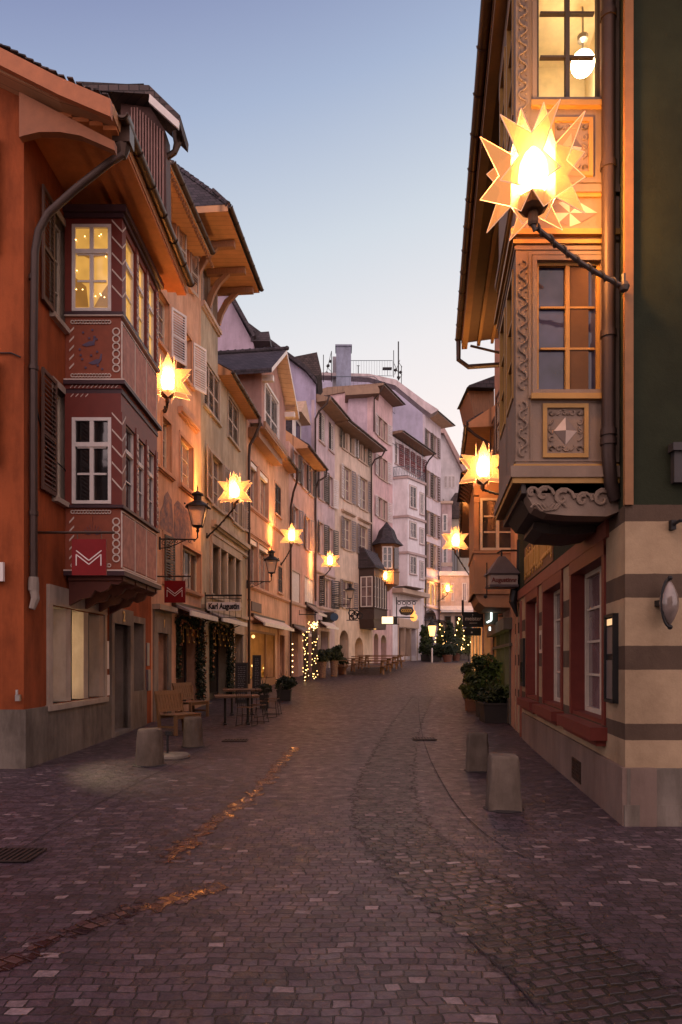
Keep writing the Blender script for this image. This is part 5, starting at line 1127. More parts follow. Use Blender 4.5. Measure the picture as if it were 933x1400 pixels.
b = MB(); b.box((A + .05, .031, Y - .12), (B - .05, .036, Y - .05), R1); b.build("lamp_strip", emit("menu lamp", (1, .6, .3), .5), mc)
mc2 = thing("menu_case", "small dark menu case between the two farther red windows", "menu case", R1(R1.a(717), .02, 1.4))
A, B = R1.a(718.5), R1.a(714.5); b = MB(); b.box((A, .0, R1.z(716, 938)), (B, .05, R1.z(716, 873)), R1); b.build("frame", M['black'], mc2); b = MB(); b.box((A + .06, .05, R1.z(716, 932)), (B - .06, .056, R1.z(716, 905)), R1); b.build("menu_sheet", M['gl'], mc2)
pc = thing("notice_sheet", "pale framed notice on the banded wall between two red windows", "notice", R1(R1.a(741), .02, 1.9))
A, B = R1.a(742), R1.a(738.5); b = MB(); b.box((A, .0, R1.z(740, 893)), (B, .015, R1.z(740, 862)), R1); b.build("board", M['paper'], pc); b = MB(); b.box((A + .05, .015, R1.z(740, 888)), (B - .05, .018, R1.z(740, 868)), R1); b.build("print", M['shut_br'], pc)
ol = thing("oval_wall_lamp", "oval unlit glass wall lamp in an iron hoop on the banded corner wall", "wall lamp", (W(915, 825, 7.05)))
c_ = W(915, 824, 6.98); b = MB(); b.tube([c_ + Vector((math.sin(t) * -.085, -.02, math.cos(t) * .25)) for t in [math.pi * i / 14 for i in range(15)]], .014, 6); b.box((c_.x - .09, 6.98, c_.z - .03), (c_.x + .05, 7.11, c_.z + .03)); b.ball(c_ + Vector((0, -.02, .25)), .028, 8); b.ball(c_ + Vector((0, -.02, -.25)), .028, 8); b.build("hoop", M['iron'], ol)
b = MB(); b.lathe(c_ - UZ * .23, [(.012, 0), (.05, .06), (.085, .15), (.095, .23), (.085, .31), (.05, .40), (.012, .46)], 16); b.build("glass_shade", flat("dusty lamp glass", (.20, .15, .125), .15, 0, .3, 9, .05, .8), ol, True)
wb = thing("wall_bracket", "small iron bracket on the plain banded wall above the oval lamp", "bracket", W(920, 718, 7.1)); b = MB(); p_ = W(919, 718, 7.08); b.box((p_.x - .02, 7.05, p_.z - .05), (p_.x + .03, 7.11, p_.z + .05)); b.tube([p_, p_ + Vector((.02, -.12, .02)), p_ + Vector((.4, -.14, .05))], .018, 6); b.build("arm", M['iron'], wb)
b = MB(); p_ = W(925, 640, 7.05); b.box((p_.x - .03, 7.03, p_.z - .15), (p_.x + 1.2, 7.11, p_.z + .17)); b.box((p_.x - .06, 6.99, p_.z + .17), (p_.x + 1.2, 7.11, p_.z + .25)); b.build("window_box", M['shut_dk'], h_r)
# gilt lettering board on the green wall, half hidden by the oriel
lt = thing("gilt_lettering", "row of gilt old style letters on the green wall under the oriel", "sign", R1(R1.a(720), .03, 3.2))
rr = random.Random(21); b = MB(); zL = R1.z(735, 779); zL2 = R1.z(735, 748)
b.box((R1.a(757), .0, zL - .08), (R1.a(718), .012, zL2 + .25), R1); b.build("board", flat("ochre board", (.16, .07, .03), .6), lt)
b = MB(); a_ = R1.a(718) - .12; zm = (zL + zL2) / 2 + .1
while a_ > R1.a(757) + .1:                                           # gothic strokes: uprights with slanted feet
    hgt = rr.choice((.30, .30, .30, .46, .40)); lo_ = rr.choice((0, 0, 0, -.10))
    b.box((a_ - .022, .012, zm - .18 + lo_), (a_ + .022, .03, zm - .18 + hgt), R1)
    for zz_, sg in ((zm - .18 + lo_, 1), (zm - .18 + hgt, -1)): b.prism([(a_ - .06, zz_ + .01), (a_, zz_ + .06 * sg), (a_ + .06, zz_ - .01), (a_, zz_ - .05 * sg)], .012, .028, lambda p, q, t: R1(p, t, q))
    a_ -= rr.choice((.075, .09, .09, .15))
b.build("lettering", M['gilt'], lt)
# roof and eave of R1
er = eave_roof(R1, h_r, -1.2, R1.a(700), 9.75, 1.25, rise=3.5, D=9, soffit=flat("deep brown soffit", (.09, .046, .025), .7), fascia=M['brownwood'], slope=.10, th=.2, gut=True)
b = MB()
for i in range(1): b.box((-1.2, 1.10, 9.60), (R1.a(700), 1.24, 9.75), R1); b.box((-1.2, .78, 9.66), (R1.a(700), .86, 9.79), R1); b.box((-1.2, .45, 9.70), (R1.a(700), .52, 9.82), R1)
b.build("eave_moulding", flat("brown eave moulding", (.19, .095, .035), .6), er)
p_ = R1(R1.a(700) - .1, 1.32, 9.75); b = MB(); b.tube([p_, p_ - UZ * .45, p_ + Vector((.25, .02, -.62)), R1(R1.a(700) - .1, -.1, 9.12)], .06, 8); b.tube([p_ + Vector((.3, 0, -.1)), R1(R1.a(700) - .1, .1, 9.35)], .03, 6); b.build("eave_outlet", M['pipe'], er)
PX = R1(.18, .13, 0)
downpipe(h_r, [Vector((PX.x, PX.y - .02, 11.5)), Vector((PX.x, PX.y - .02, 3.9)), Vector((PX.x + .03, PX.y, 3.62)), Vector((PX.x + .10, PX.y + .04, 3.45))], .072, collars=[Vector((PX.x, PX.y - .02, z_)) for z_ in (4.15, 4.05, 5.2, 7.0, 8.6)])
b = MB(); b.box((R1.o.x - .02, 7.07, 3.33), (R1.o.x + .07, 7.115, 12)); b.build("lit_corner_strip", flat("ochre lit wall edge", (.24, .11, .04), .6), h_r)  # orange lamplight on the green wall's edge, painted as an ochre strip

# oriel of R1
OX, OYr, OLr = 1.885, 7.36, 1.85
def T2(x, s, z): return Vector((OX + x + .1323 * s, OYr + s, z))
b = MB()
def rb_(b, o_, z0_, z1_, m=0): b.box((-o_, -o_, z0_), (1.14, OLr + o_, z1_), T2, m)
# body with window openings left free on the front
XA, XB = .225, .915
def front(b, z0_, z1_, w0, w1):
    b.box((0, 0, z0_), (XA, .14, z1_), T2); b.box((XB, 0, z0_), (1.14, .14, z1_), T2); b.box((XA, 0, z0_), (XB, .14, w0), T2); b.box((XA, 0, w1), (XB, .14, z1_), T2)
front(b, 3.72, 6.22, 4.62, 6.02); front(b, 6.22, 9.6, 7.76, 9.25)
b.box((.0, .14, 3.72), (.06, .3, 9.6), T2)
for z0_, z1_ in ((3.72, 4.62), (6.05, 7.76), (9.25, 9.6)): b.box((0, .3, z0_), (.06, OLr, z1_), T2)
for s_ in (.92, OLr - .12): b.box((0, s_ - .1, 3.72), (.08, s_ + .06, 9.6), T2)
b.box((.06, .14, 3.72), (1.14, OLr, 3.76), T2); b.box((.06, .14, 6.18), (1.14, OLr, 6.9), T2); b.box((.02, OLr - .06, 3.72), (1.14, OLr, 9.6), T2); b.box((.06, .14, 9.5), (1.14, OLr, 9.6), T2)
orr = b.build("oriel", M['taupe'], h_r)
b = MB()
for z0_, z1_, o_ in ((3.62, 3.68, .04), (3.80, 3.83, .025), (4.52, 4.58, .0), (6.70, 6.74, .03), (6.28, 6.34, .06), (6.20, 6.24, .03)):
    if o_ == 0: b.box((.16, -.06, z0_), (.93, .0, z1_), T2)
    else: rb_(b, o_, z0_, z1_)
b.box((.16, -.06, 7.66), (.93, .0, 7.72), T2)
def frame_rect(b, x0_, x1_, z0_, z1_, t, y0_, y1_):
    b.box((x0_, y0_, z0_), (x0_ + t, y1_, z1_), T2); b.box((x1_ - t, y0_, z0_), (x1_, y1_, z1_), T2); b.box((x0_ + t, y0_, z0_), (x1_ - t, y1_, z0_ + t), T2); b.box((x0_ + t, y0_, z1_ - t), (x1_ - t, y1_, z1_), T2)
frame_rect(b, .29, .78, 3.90, 4.48, .045, -.025, 0); frame_rect(b, .37, .83, 6.93, 7.56, .045, -.025, 0)
b.build("gilded_moulding", M['gold'], orr)
b = MB()
for z0_, z1_, o_ in ((3.68, 3.80, .06), (6.34, 6.37, .045), (6.74, 6.82, .05), (6.86, 6.90, .02), (6.14, 6.18, .012), (3.86, 3.88, .01)): rb_(b, o_, z0_, z1_)
frame_rect(b, XA - .05, XB + .05, 4.58, 6.07, .05, -.03, 0); frame_rect(b, XA - .09, XB + .09, 4.54, 6.12, .035, -.015, 0); frame_rect(b, XA - .05, XB + .05, 7.72, 9.32, .05, -.03, 0)
b.box((.155, -.012, 3.86), (.17, 0, 4.50), T2); b.box((.155, -.012, 7.0), (.17, 0, 9.4), T2); b.box((.98, -.03, 3.85), (1.14, 0, 9.5), T2)
b.build("moulding", M['taupe'], orr)
b = MB()                                                           # carved corner pilaster of scrolling leaves
U2, V2 = UX, UZ
for z0_, z1_, in ((3.90, 4.55), (4.62, 6.1), (6.95, 9.4)):
    k = int((z1_ - z0_) / .10)
    for i in range(k):
        z_ = z0_ + .05 + i * .10; d = 1 if i % 2 else -1
        b.tube([T2(.075 + .055 * d * math.sin(t) * (1 - t / 7), -.008 - .012 * math.sin(t), z_ + .055 * math.cos(t) * (1 - t / 9)) for t in [j * .55 for j in range(9)]], [.010, .011, .012, .011, .010, .009, .008, .007, .005], 6)
        b.ball(T2(.075 - .035 * d, -.01, z_ + .02), .010, 6)
b.build("carved_pilaster", M['taupe'], orr, True)
def scrolls(b, x0_, x1_, z0_, z1_, n_, r_, y=-.006):
    for k in range(n_):
        for (xa, za), sgx, sgz in (((x0_, z0_), 1, 1), ((x1_, z0_), -1, 1), ((x0_, z1_), 1, -1), ((x1_, z1_), -1, -1)):
            f = k / max(1, n_ - 1)
            for hv in (0, 1):
                cx_ = xa + sgx * (.05 + (.42 * (x1_ - x0_) * f if hv == 0 else 0)); cz_ = za + sgz * (.05 + (.42 * (z1_ - z0_) * f if hv else 0))
                b.tube([T2(cx_ + r_ * (1 - .1 * j) * math.cos(j * .7 * sgx + k), y, cz_ + r_ * (1 - .1 * j) * math.sin(j * .7 * sgz + k)) for j in range(8)], .009, 5)
b = MB(); scrolls(b, .335, .735, 3.945, 4.435, 3, .036); scrolls(b, .415, .785, 6.975, 7.515, 3, .036); b.build("carved_scrolls", M['taupe'], orr, True)
lt_, dk_ = flat("pale diamond facet", (.50, .38, .31), .6), flat("dark diamond facet", (.16, .115, .095), .6)
b = MB()
def diamond(cx_, cz_, w_, h_):
    P = [(cx_, cz_ + h_), (cx_ + w_, cz_), (cx_, cz_ - h_), (cx_ - w_, cz_)]
    for i in range(4): b.poly([T2(cx_, -.03, cz_), T2(P[i][0], -.004, P[i][1]), T2(P[(i + 1) % 4][0], -.004, P[(i + 1) % 4][1])], i % 2)
diamond(.535, 4.19, .125, .15)
b.fm = [1, 0, 1, 0]
diamond(.60, 7.245, .115, .16); b.fm[4:] = [1, 0, 1, 0]
for k in range(8):                                                   # painted pinwheel over the lower cornice
    t0, t1 = math.pi / 4 * k, math.pi / 4 * (k + 1)
    rx = lambda t, kk: (.30 if kk % 2 == 0 else .17)
    b.poly([T2(.58, -.006, 6.54), T2(.58 + rx(0, k) * math.cos(t0), -.006, 6.54 + .15 * math.sin(t0)), T2(.58 + rx(0, k + 1) * math.cos(t1), -.006, 6.54 + .15 * math.sin(t1))], k % 2)
b.build("diamond_facets", [lt_, dk_], orr)
FR = Fac(OX, OYr, OX + 1, OYr); FR.n = Vector((0, -1, 0))
w_ = window(FR, orr, (XA, XB, 4.62, 6.02, .06), M['gold'], M['gl_sky'], 2, 3, bw=.028, fw=.03)
b = MB(); b.box((.60, -.055, 4.66), (.80, -.045, 5.99), FR); b.build("curtain", flat("brown curtain", (.10, .05, .025), .9), w_)
w_ = window(FR, orr, (XA, XB, 7.76, 9.25, .06), M['dkwood'], M['gl_sky'], 2, 3, bw=.028, fw=.03)
for ch in list(w_.children): bpy.data.objects.remove(ch)
FSr = Fac(T2(0, 0, 0).x, OYr, T2(0, 2, 0).x, OYr + 2, left=False)
for s0_, s1_ in ((.2, .80), (1.02, 1.62)):
    for z0_, z1_ in ((4.62, 6.05), (7.76, 9.25)): window(FSr, orr, (FSr.a(0) * 0 + s0_, s1_, z0_, z1_, .02), M['gold'], M['gl'], 1, 3, fw=.05)
b = MB()                                                           # room behind the upper window with its globe lamp
b.box((.1, 1.5, 6.92), (1.1, 1.55, 9.48), T2); b.box((1.08, .16, 6.92), (1.12, 1.5, 9.48), T2); b.box((.09, .16, 9.42), (1.1, 1.5, 9.48), T2); b.box((.07, .16, 6.92), (.09, .5, 9.4), T2); b.build("room", flat("cream room wall", (.78, .64, .42), .9), orr)
gl_ = W(797, 87, 8.05); b = MB(); b.ball(gl_, .135, 20); b.build("globe_lamp", M['globe'], orr, True)
b = MB(); b.tube([gl_ + UZ * .15, Vector((gl_.x, gl_.y, 9.42))], .012, 6); b.lathe(gl_ + UZ * .24, [(.01, 0), (.06, .03), (.065, .08), (.02, .1)], 10); b.build("lamp_cord", M['steel'], orr)
b = MB(); b.prism([(.10, 3.62), (1.14, 3.62), (1.14, 3.33), (.98, 3.27), (.55, 3.28), (.34, 3.30), (.20, 3.36), (.13, 3.48)], -.0, .30, lambda p, q, t: T2(p, t, q))
b.build("carved_console", M['taupe'], orr)
b = MB()
for cx_, cz_, r_ in ((.30, 3.50, .11), (.50, 3.46, .13), (.72, 3.44, .10), (.93, 3.45, .14), (.17, 3.52, .07)):
    for q_ in range(2):
        b.tube([T2(cx_ + (r_ - q_ * .045) * (1 - .075 * j) * math.cos(j * .55 + q_), -.012, cz_ + (r_ - q_ * .045) * (1 - .075 * j) * math.sin(j * .55 + q_)) for j in range(12)], [.020 - .0008 * j for j in range(12)], 6)
for i in range(5): b.tube([T2(.16 + i * .06 + .02 * j, -.01, 3.36 + .035 * math.sin(j * .8 + i) + .004 * i) for j in range(8)], .013, 5)
b.build("carved_scrolls", M['taupe'], orr, True)
b = MB(); b.box((.06, .0, 3.52), (1.14, OLr, 3.62), T2); b.prism([(.10, 3.52), (1.14, 3.52), (1.14, 3.34), (.62, 3.32), (.45, 3.36), (.20, 3.40)], .32, OLr - .2, lambda p, q, t: T2(p, t, q))
b.prism([(.02, 3.38), (.75, 3.38), (.75, 3.26), (.5, 3.22), (.12, 3.24), (.0, 3.30)], .8, 1.6, lambda p, q, t: T2(p + .3, t, q)); b.build("underside", M['dkwood'], orr)

# ------------------------------------------------------------------ R2 with its orange lit oriel and shop front
c_r2 = plaster("rose brown plaster", (.42, .23, .16), .9, .12, .25)
shr = (R2.a(699), R2.a(675.5), .75, R2.z(697, 862), .6)
h_r2 = thing("town_house", "rose brown house with a pilastered wooden oriel, next beyond the green corner house", "house", R2(0, 0, gz(16)))
wall(R2, h_r2, .02, R2.len, -.2, 12.6, [shr], c_r2, D=8)
ox, oy2, ol2 = lx(648, 17.6), 17.6, 2.5
def T3(x, s, z): return Vector((ox + x + .14 * s, oy2 + s, z))
wx = R2(R2.a(693.5), 0, 0).x - ox
b = MB()
b.box((0, 0, 3.45), (wx, ol2, 4.55), T3); b.box((0, 0, 4.55), (.14, .16, 5.95), T3); b.box((.14, 0, 5.85), (wx, .12, 6.0), T3); b.box((0, .14, 4.55), (.06, ol2, 6), T3); b.box((0, 0, 6.0), (wx, ol2, 6.35), T3)
b.box((.0, 1.2, 4.55), (wx, 1.25, 6), T3); b.box((-.03, -.03, 4.5), (wx, ol2 + .03, 4.58), T3); b.box((-.05, -.05, 6.35), (wx, ol2 + .05, 6.44), T3); b.box((-.10, -.10, 6.44), (wx, ol2 + .1, 6.52), T3)
b.box((-.03, -.03, 3.45), (wx, ol2, 3.52), T3); b.prism([(.05, 3.45), (wx, 3.45), (wx, 3.1), (.3, 3.12), (.12, 3.25)], .02, ol2, lambda p, q, t: T3(p, t, q))
b.box((.35, -.02, 3.7), (.75, .0, 4.3), T3); b.box((.02, -.025, 4.6), (.12, .0, 5.85), T3); b.box((0, -.045, 5.8), (.15, .0, 5.95), T3); b.box((.0, -.04, 4.58), (.14, .0, 4.7), T3)
oo = b.build("oriel", plaster("tan oriel paint", (.36, .20, .115), .7, .08, .1), h_r2)
F3 = Fac(ox, oy2, ox + 1, oy2); F3.n = Vector((0, -1, 0))
window(F3, oo, (.16, wx - .02, 4.58, 5.92, .0), M['cream'], M['gl'], 2, 3, fw=.06, bw=.05)
b = MB(); b.prism([(-.35, 6.50), (wx, 6.50), (wx, 7.3), (.1, 6.75)], -.3, ol2 + .4, lambda p, q, t: T3(p, t, q)); b.build("oriel_roof", M['tile'], oo)
b = MB()
for i in range(7): t_ = -.2 + i * .40; b.prism([(-.02, 6.3), (-.30, 6.5), (-.02, 6.5)], t_, t_ + .12, lambda p, q, t: T3(p, t, q))
b.build("corbel", M['brownwood'], oo)
A, B, Z, Y, D_ = shr
b = MB(); b.box((A, -.1, Z), (A + .09, .04, Y), R2); b.box((B - .09, -.1, Z), (B, .04, Y), R2); b.box((A - .3, -.1, Y), (B + .1, .22, Y + .3), R2); b.box((A - .3, -.1, Y - .42), (B, .07, Y - .34), R2)
for i in range(1, 4): a_ = A + (B - A) * i / 4; b.box((a_ - .03, -.1, Z), (a_ + .03, .03, Y), R2)
b.box((A, -.1, .1), (B, .05, Z), R2); sf = b.build("shop_front", M['shut_gr'], h_r2)
b = MB(); b.poly([R2(A, -.35, Z), R2(B, -.35, Z), R2(B, -.35, Y), R2(A, -.35, Y)]); b.build("lit_pane", litroom("yellowish shop light", (.9, .72, .18), .32), sf)
w_ = window(R2, h_r2, (R2.a(686), R2.a(679.5), 8.0, 9.6, -.02), M['cream'], M['gl_m'], 2, 2, surround=M['stone_l'], sw=.1)
shutter(R2, w_, R2.a(689), .9, 7.8, 9.6, M['shut_br'], 6, .03); shutter(R2, w_, R2.a(678.5), .7, 7.8, 9.6, M['shut_br'], 6, .03)
# ------------------------------------------------------------------ R3 and the rest of the right side
h_r3 = thing("town_house", "house with a boarded orange eave and a small roof dormer, seen past the carved oriel", "house", R3(0, 0, gz(22)))
door3 = (R3.a(671), R3.a(662), .3, 3.2, .5)
wall(R3, h_r3, 0, R3.len, -.2, 9.7, [door3], plaster("tan plaster", (.42, .25, .15), .9), D=8)
er3 = eave_roof(R3, h_r3, -.1, 4.2, 9.45, .85, rise=3, D=8, soffit=M['soffit'], fascia=M['brownwood'])
b = MB(); q = [W(u_, v_, 24) for u_, v_ in ((638, 531), (641, 528), (676, 515), (676, 532), (676, 552), (642, 556))]; b.prism([(p.x, p.z) for p in q[:4]], 23.9, 26, lambda p, q_, t: Vector((p, t, q_))); dm3 = b.build("roof_dormer", M['tile_d'], er3)
b = MB(); q = [W(u_, v_, 24.2) for u_, v_ in ((640, 533), (676, 533), (676, 572), (650, 576))]; b.prism([(p.x, p.z) for p in q], 24.2, 26, lambda p, q_, t: Vector((p, t, q_))); b.build("dormer_cheek", M['brownwood'], er3)
downpipe(h_r3, [R3(-.05, .9, 9.45), R3(.0, .6, 9.2), R3(.02, .14, 8.9), R3(.02, .12, 7)], .05)
b = MB(); b.box((door3[0], -.5, .3), (door3[1], -.45, 3.2), R3); b.build("lit_doorway", litroom("doorway light", (1, .6, .25), .5), h_r3)
h_r4 = thing("town_house", "mostly hidden ochre house with lit shop bays behind the hanging black sign", "house", R4(0, 0, gz(28)))
sh_ = [(R4.a(660 - i * 4.2), R4.a(657 - i * 4.2), .8, 3.6, .4) for i in range(4)]
wall(R4, h_r4, 0, R4.len, -.2, 8.6, sh_, plaster("ochre plaster", (.45, .26, .14), .9), D=8)
eave_roof(R4, h_r4, -.1, R4.len, 8.5, .8, rise=3, D=8, soffit=M['soffit_b'], fascia=M['brownwood'])
for h in sh_: window(R4, h_r4, h, M['stone_l'], M['lit_w'], 1, 1, .3, surround=M['stone_l'], sw=.1)

# ------------------------------------------------------------------ house added unseen behind the viewer to shade the near paving
hq = thing("town_house", "tan house added out of view behind the viewer to shade the near paving", "house", (-6, -15, 0))
FQ = Fac(-20, -15, 9, -15); FQ.n = Vector((0, 1, 0)); hs = [(2 + 2.6 * i, 3.2 + 2.6 * i, 1.2 + 3 * k, 2.9 + 3 * k) for i in range(10) for k in range(3)]
wall(FQ, hq, 0, 29, -.3, 10.5, hs, plaster("tan render", (.36, .24, .17), .9), D=8)
for h in hs: window(FQ, hq, h, M['white'], M['gl'], 2, 3)
eave_roof(FQ, hq, -.2, 29.2, 10.4, .8, rise=4, D=8)

# ================================================================== STAR LAMPS
def star_poly(r_out=.56, r_in=.275, pts_=6):
    P = []
    for i in range(pts_ * 2):
        t = math.pi / 2 + math.pi * i / pts_; r = r_out if i % 2 == 0 else r_in
        P.append((r * math.cos(t), r * math.sin(t)))
    return P
def make_star():
    t = thing("star_lamp", "x", "star lamp", local=True, group="glowing star lamps on iron arms along the street")
    b = MB(); sp_ = star_poly()
    # six pointed plates standing round the bulb, the lowest point cut off above the socket
    sp2 = [(x, max(y, -.36)) if abs(x) < .12 else (x, y) for x, y in sp_]
    def plate(k):
        an = R(90 * k); c_, s_ = math.cos(an), math.sin(an); b.prism(sp2, .135, .141, lambda p, q, d: Vector((p * c_ + d * s_, p * s_ - d * c_, q)))
    plate(0); plate(2); b.build("star_shade", M['star'], t)
    b = MB(); plate(1); plate(3); b.build("side_plate", M['star_side'], t)
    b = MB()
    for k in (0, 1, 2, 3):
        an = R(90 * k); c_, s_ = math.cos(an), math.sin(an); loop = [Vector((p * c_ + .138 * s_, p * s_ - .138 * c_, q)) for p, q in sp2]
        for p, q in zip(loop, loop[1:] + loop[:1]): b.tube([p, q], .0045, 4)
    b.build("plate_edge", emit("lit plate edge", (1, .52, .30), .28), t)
    b = MB(); b.lathe((0, 0, -.17), [(.05, 0), (.115, .05), (.132, .16), (.118, .27), (.075, .36), (.02, .42)], 14); b.build("bulb", M['bulb'], t, True)
    b = MB(); b.lathe((0, 0, -.33), [(.09, 0), (.13, .03), (.13, .13), (.10, .145)], 8); b.lathe((0, 0, -.45), [(.035, 0), (.045, .02), (.045, .12)], 8); b.build("socket", flat("bronze socket", (.10, .055, .03), .5, .3), t)
    return t
star0 = make_star(); used = [0]
def star(px_, py_, Y_, foot, label, rz=0, s=1.0):
    t = star0 if not used[0] else copy_tree(star0); used[0] = 1
    for ch in list(t.children):
        if ch.name.startswith('arm'): bpy.data.objects.remove(ch)
    c = W(px_, py_, Y_); t.location = c; t.rotation_euler = (0, 0, rz); t.scale = (s, s, s); t["label"] = label; t["group"] = "glowing star lamps on iron arms along the street"
    if py_ < 300:
        for ch in t.children:
            if ch.name.startswith('bulb'): ch.data = ch.data.copy(); ch.data.materials[0] = M['bulb_big']
    f = Vector(foot) - c; iv = Matrix.Rotation(-rz, 3, 'Z'); f = (iv @ f) / s
    b = MB(); a0 = Vector((0, 0, -.44)); pts_ = [a0, a0 + Vector((0, 0, -.03)) + f * .02]
    n_ = 22
    for i in range(1, n_ + 1): pts_.append(a0.lerp(f, i / n_) - UZ * .05 * math.sin(math.pi * i / n_))
    b.tube(pts_, .022, 8)
    L_ = (f - a0); d_ = L_.normalized(); e1 = d_.orthogonal().normalized(); e2 = d_.cross(e1)                 # cable wound round the arm
    b.tube([a0.lerp(f, i / 60) - UZ * .05 * math.sin(math.pi * i / 60) + (e1 * math.cos(i * .75) + e2 * math.sin(i * .75)) * .03 for i in range(2, 60)], .009, 5)
    b.ball(f, .055, 8); b.tube([f, f + Vector((.0, 0, .12))], .02, 6)
    o = b.build("arm", M['iron'] if px_ < 640 or py_ > 500 else flat("grey iron arm", (.085, .065, .055), .5, .4), t, True)
    return t
star(729, 240, 6.65, W(853, 392, 7.0), "largest star lamp, in front of the carved oriel of the green house", R(26), 1.08)
star(229, 522, 16.5, L2(L2.a(223), .05, L2.z(223, 562)), "star lamp half hidden by the red painted oriel of the corner house", R(20), 1.15)
star(321.5, 672, 22.3, L3(L3.a(282.5), .02, L3.z(282.5, 734)), "star lamp in front of the grey green house, above the black lettered hanging sign", R(-5), 1.12)
star(399, 733, 33.9, L4(L4.a(384), .02, L4.z(384, 772)), "star lamp in front of the brown downpipe between the apricot and the rose house", R(5), 1.15)
star(451.5, 767, 42.9, L6(L6.a(439), .02, L6.z(439, 790)), "star lamp in front of the dark shuttered lowest windows of the lavender house", R(-3), 1.2)
star(526, 788, 53.6, L8(L8.a(531), .02, L8.z(531, 800)), "star lamp under the brown oriel turret of the pink house", R(4), 1.3)
star(660, 641, 16.3, R1(R1.len - .1, .02, R1.z(703, 688)), "star lamp before the tan pilastered oriel beyond the green house", R(-4), 1.1)
star(622.5, 740, 29, R3(R3.a(652), .02, 5.4), "star lamp just past the tan oriel, lower and smaller than the one before it", R(4), 1.12)
star(612, 805, 66.5, W(599, 822, 67.3), "smallest star lamp, far off in front of the low white shop house", R(3), 1.25)

# ================================================================== WALL LANTERNS
def make_lantern():
    t = thing("wall_lantern", "x", "lantern", local=True, group="old style wall lanterns on scrolled brackets")
    b = MB()                                                        # bracket runs from x = 0 (wall) to x = 1.05
    b.tube([(0, 0, 0), (1.0, 0, 0), (1.05, 0, .06), (1.05, 0, .2)], .020, 8); b.box((-.02, -.03, -.30), (.02, .03, .06))
    b.tube([(.0, 0, -.26), (.2, 0, -.24), (.42, 0, -.16), (.62, 0, -.06), (.75, 0, 0)], .014, 6)
    for cx_, cz_, r_, s_ in ((.12, -.11, .085, 1), (.30, -.09, .065, -1), (.47, -.065, .05, 1), (.60, -.045, .035, -1), (.83, -.05, .045, 1), (.95, -.035, .03, -1), (.2, -.19, .04, -1)):
        b.tube([(cx_ + r_ * (1 - .07 * j) * math.cos(j * .6 * s_ + 1.5), 0, cz_ + r_ * (1 - .07 * j) * math.sin(j * .6 * s_ + 1.5)) for j in range(12)], .009, 5)
    b.build("bracket", M['iron'], t, True)
    b = MB(); z0_, z1_ = .38, .92
    def ringp(z, w): return [Vector((1.05 + w * sx, w * sy, z)) for sx, sy in ((-1, -1), (1, -1), (1, 1), (-1, 1))]
    lo, hi = ringp(z0_, .135), ringp(z1_, .25)
    for p, q in zip(lo, hi): b.tube([p, q], .013, 5)
    for R_ in (lo, hi):
        for i in range(4): b.tube([R_[i], R_[(i + 1) % 4]], .015, 5)
    b.lathe((1.05, 0, .2), [(.03, 0), (.05, .05), (.03, .1), (.11, .17), (.15, .18)], 8)
    b.build("cage", M['iron'], t)
    b = MB()
    for i in range(4): j = (i + 1) % 4; b.poly([lo[i].lerp(hi[i], .02), lo[j].lerp(hi[j], .02), hi[j], hi[i]])
    m, N_, L_, b_ = newmat("milky lantern glass") if "milky lantern glass" not in MATS else (MATS["milky lantern glass"],) + (None,) * 3
    if N_: 
        b_.inputs["Base Color"].default_value = (.55, .45, .38, 1); b_.inputs["Roughness"].default_value = .25
        tp = N_.new("ShaderNodeBsdfTransparent"); ms = N_.new("ShaderNodeMixShader"); ms.inputs[0].default_value = .45; L_.new(b_.outputs[0], ms.inputs[1]); L_.new(tp.outputs[0], ms.inputs[2]); L_.new(ms.outputs[0], N_["Material Output"].inputs[0])
    b.build("glass", m, t)
    b = MB(); b.lathe((1.05, 0, z1_), [(.36, -.01), (.34, .03), (.22, .12), (.13, .17), (.115, .18), (.115, .33), (.17, .34), (.16, .38), (.06, .43), (.02, .46), (.02, .56), (.004, .62)], 12)
    for R_ in hi: b.ball(Vector((1.05 + (R_.x - 1.05) * 1.25, R_.y * 1.25, z1_ + .03)), .03, 5)
    b.build("lantern_roof", M['iron'], t)
    return t
lan0 = make_lantern(); lu = [0]
def lantern(P, d, label, s=1):
    t = lan0 if not lu[0] else copy_tree(lan0); lu[0] = 1
    t.location = P; t.rotation_euler = (0, 0, math.atan2(d.y, d.x)); t.scale = (s, s, s); t["label"] = label
lantern(L2(L2.a(218), .02, L2.z(218, 737)), Vector((1, .08, 0)), "black lantern on a scrolled bracket above the second red sign on the salmon house", .98)
lantern(L3(L3.len - .05, .05, L3.z(335, 794)), Vector((1, .05, 0)), "black lantern fixed by the brown downpipe between the grey green and the apricot house", 1.0)
lantern(L6(L6.len - .2, .05, L6.z(456, 826)), Vector((1, -.15, 0)), "black lantern in front of the dark wooden oriel of the cream house", 1.05)

# lit lantern on a post far up the street
t = thing("post_lantern", "lit lantern on a low post among the shrubs far up the street", "lantern", W(591, 900, 60)); q = W(591, 862, 60); g_ = gz(60)
b = MB(); b.tube([(q.x, q.y, g_), (q.x, q.y, q.z - .5)], .05, 6); b.build("post", M['iron'], t)
b = MB(); b.lathe(q - UZ * .5, [(.2, 0), (.36, .9), (.05, .92)], 6); b.build("lamp_glass", M['lampglow'], t)
b = MB(); b.lathe(q + UZ * .42, [(.45, 0), (.15, .3), (.03, .5)], 6); b.build("lamp_roof", M['iron'], t)

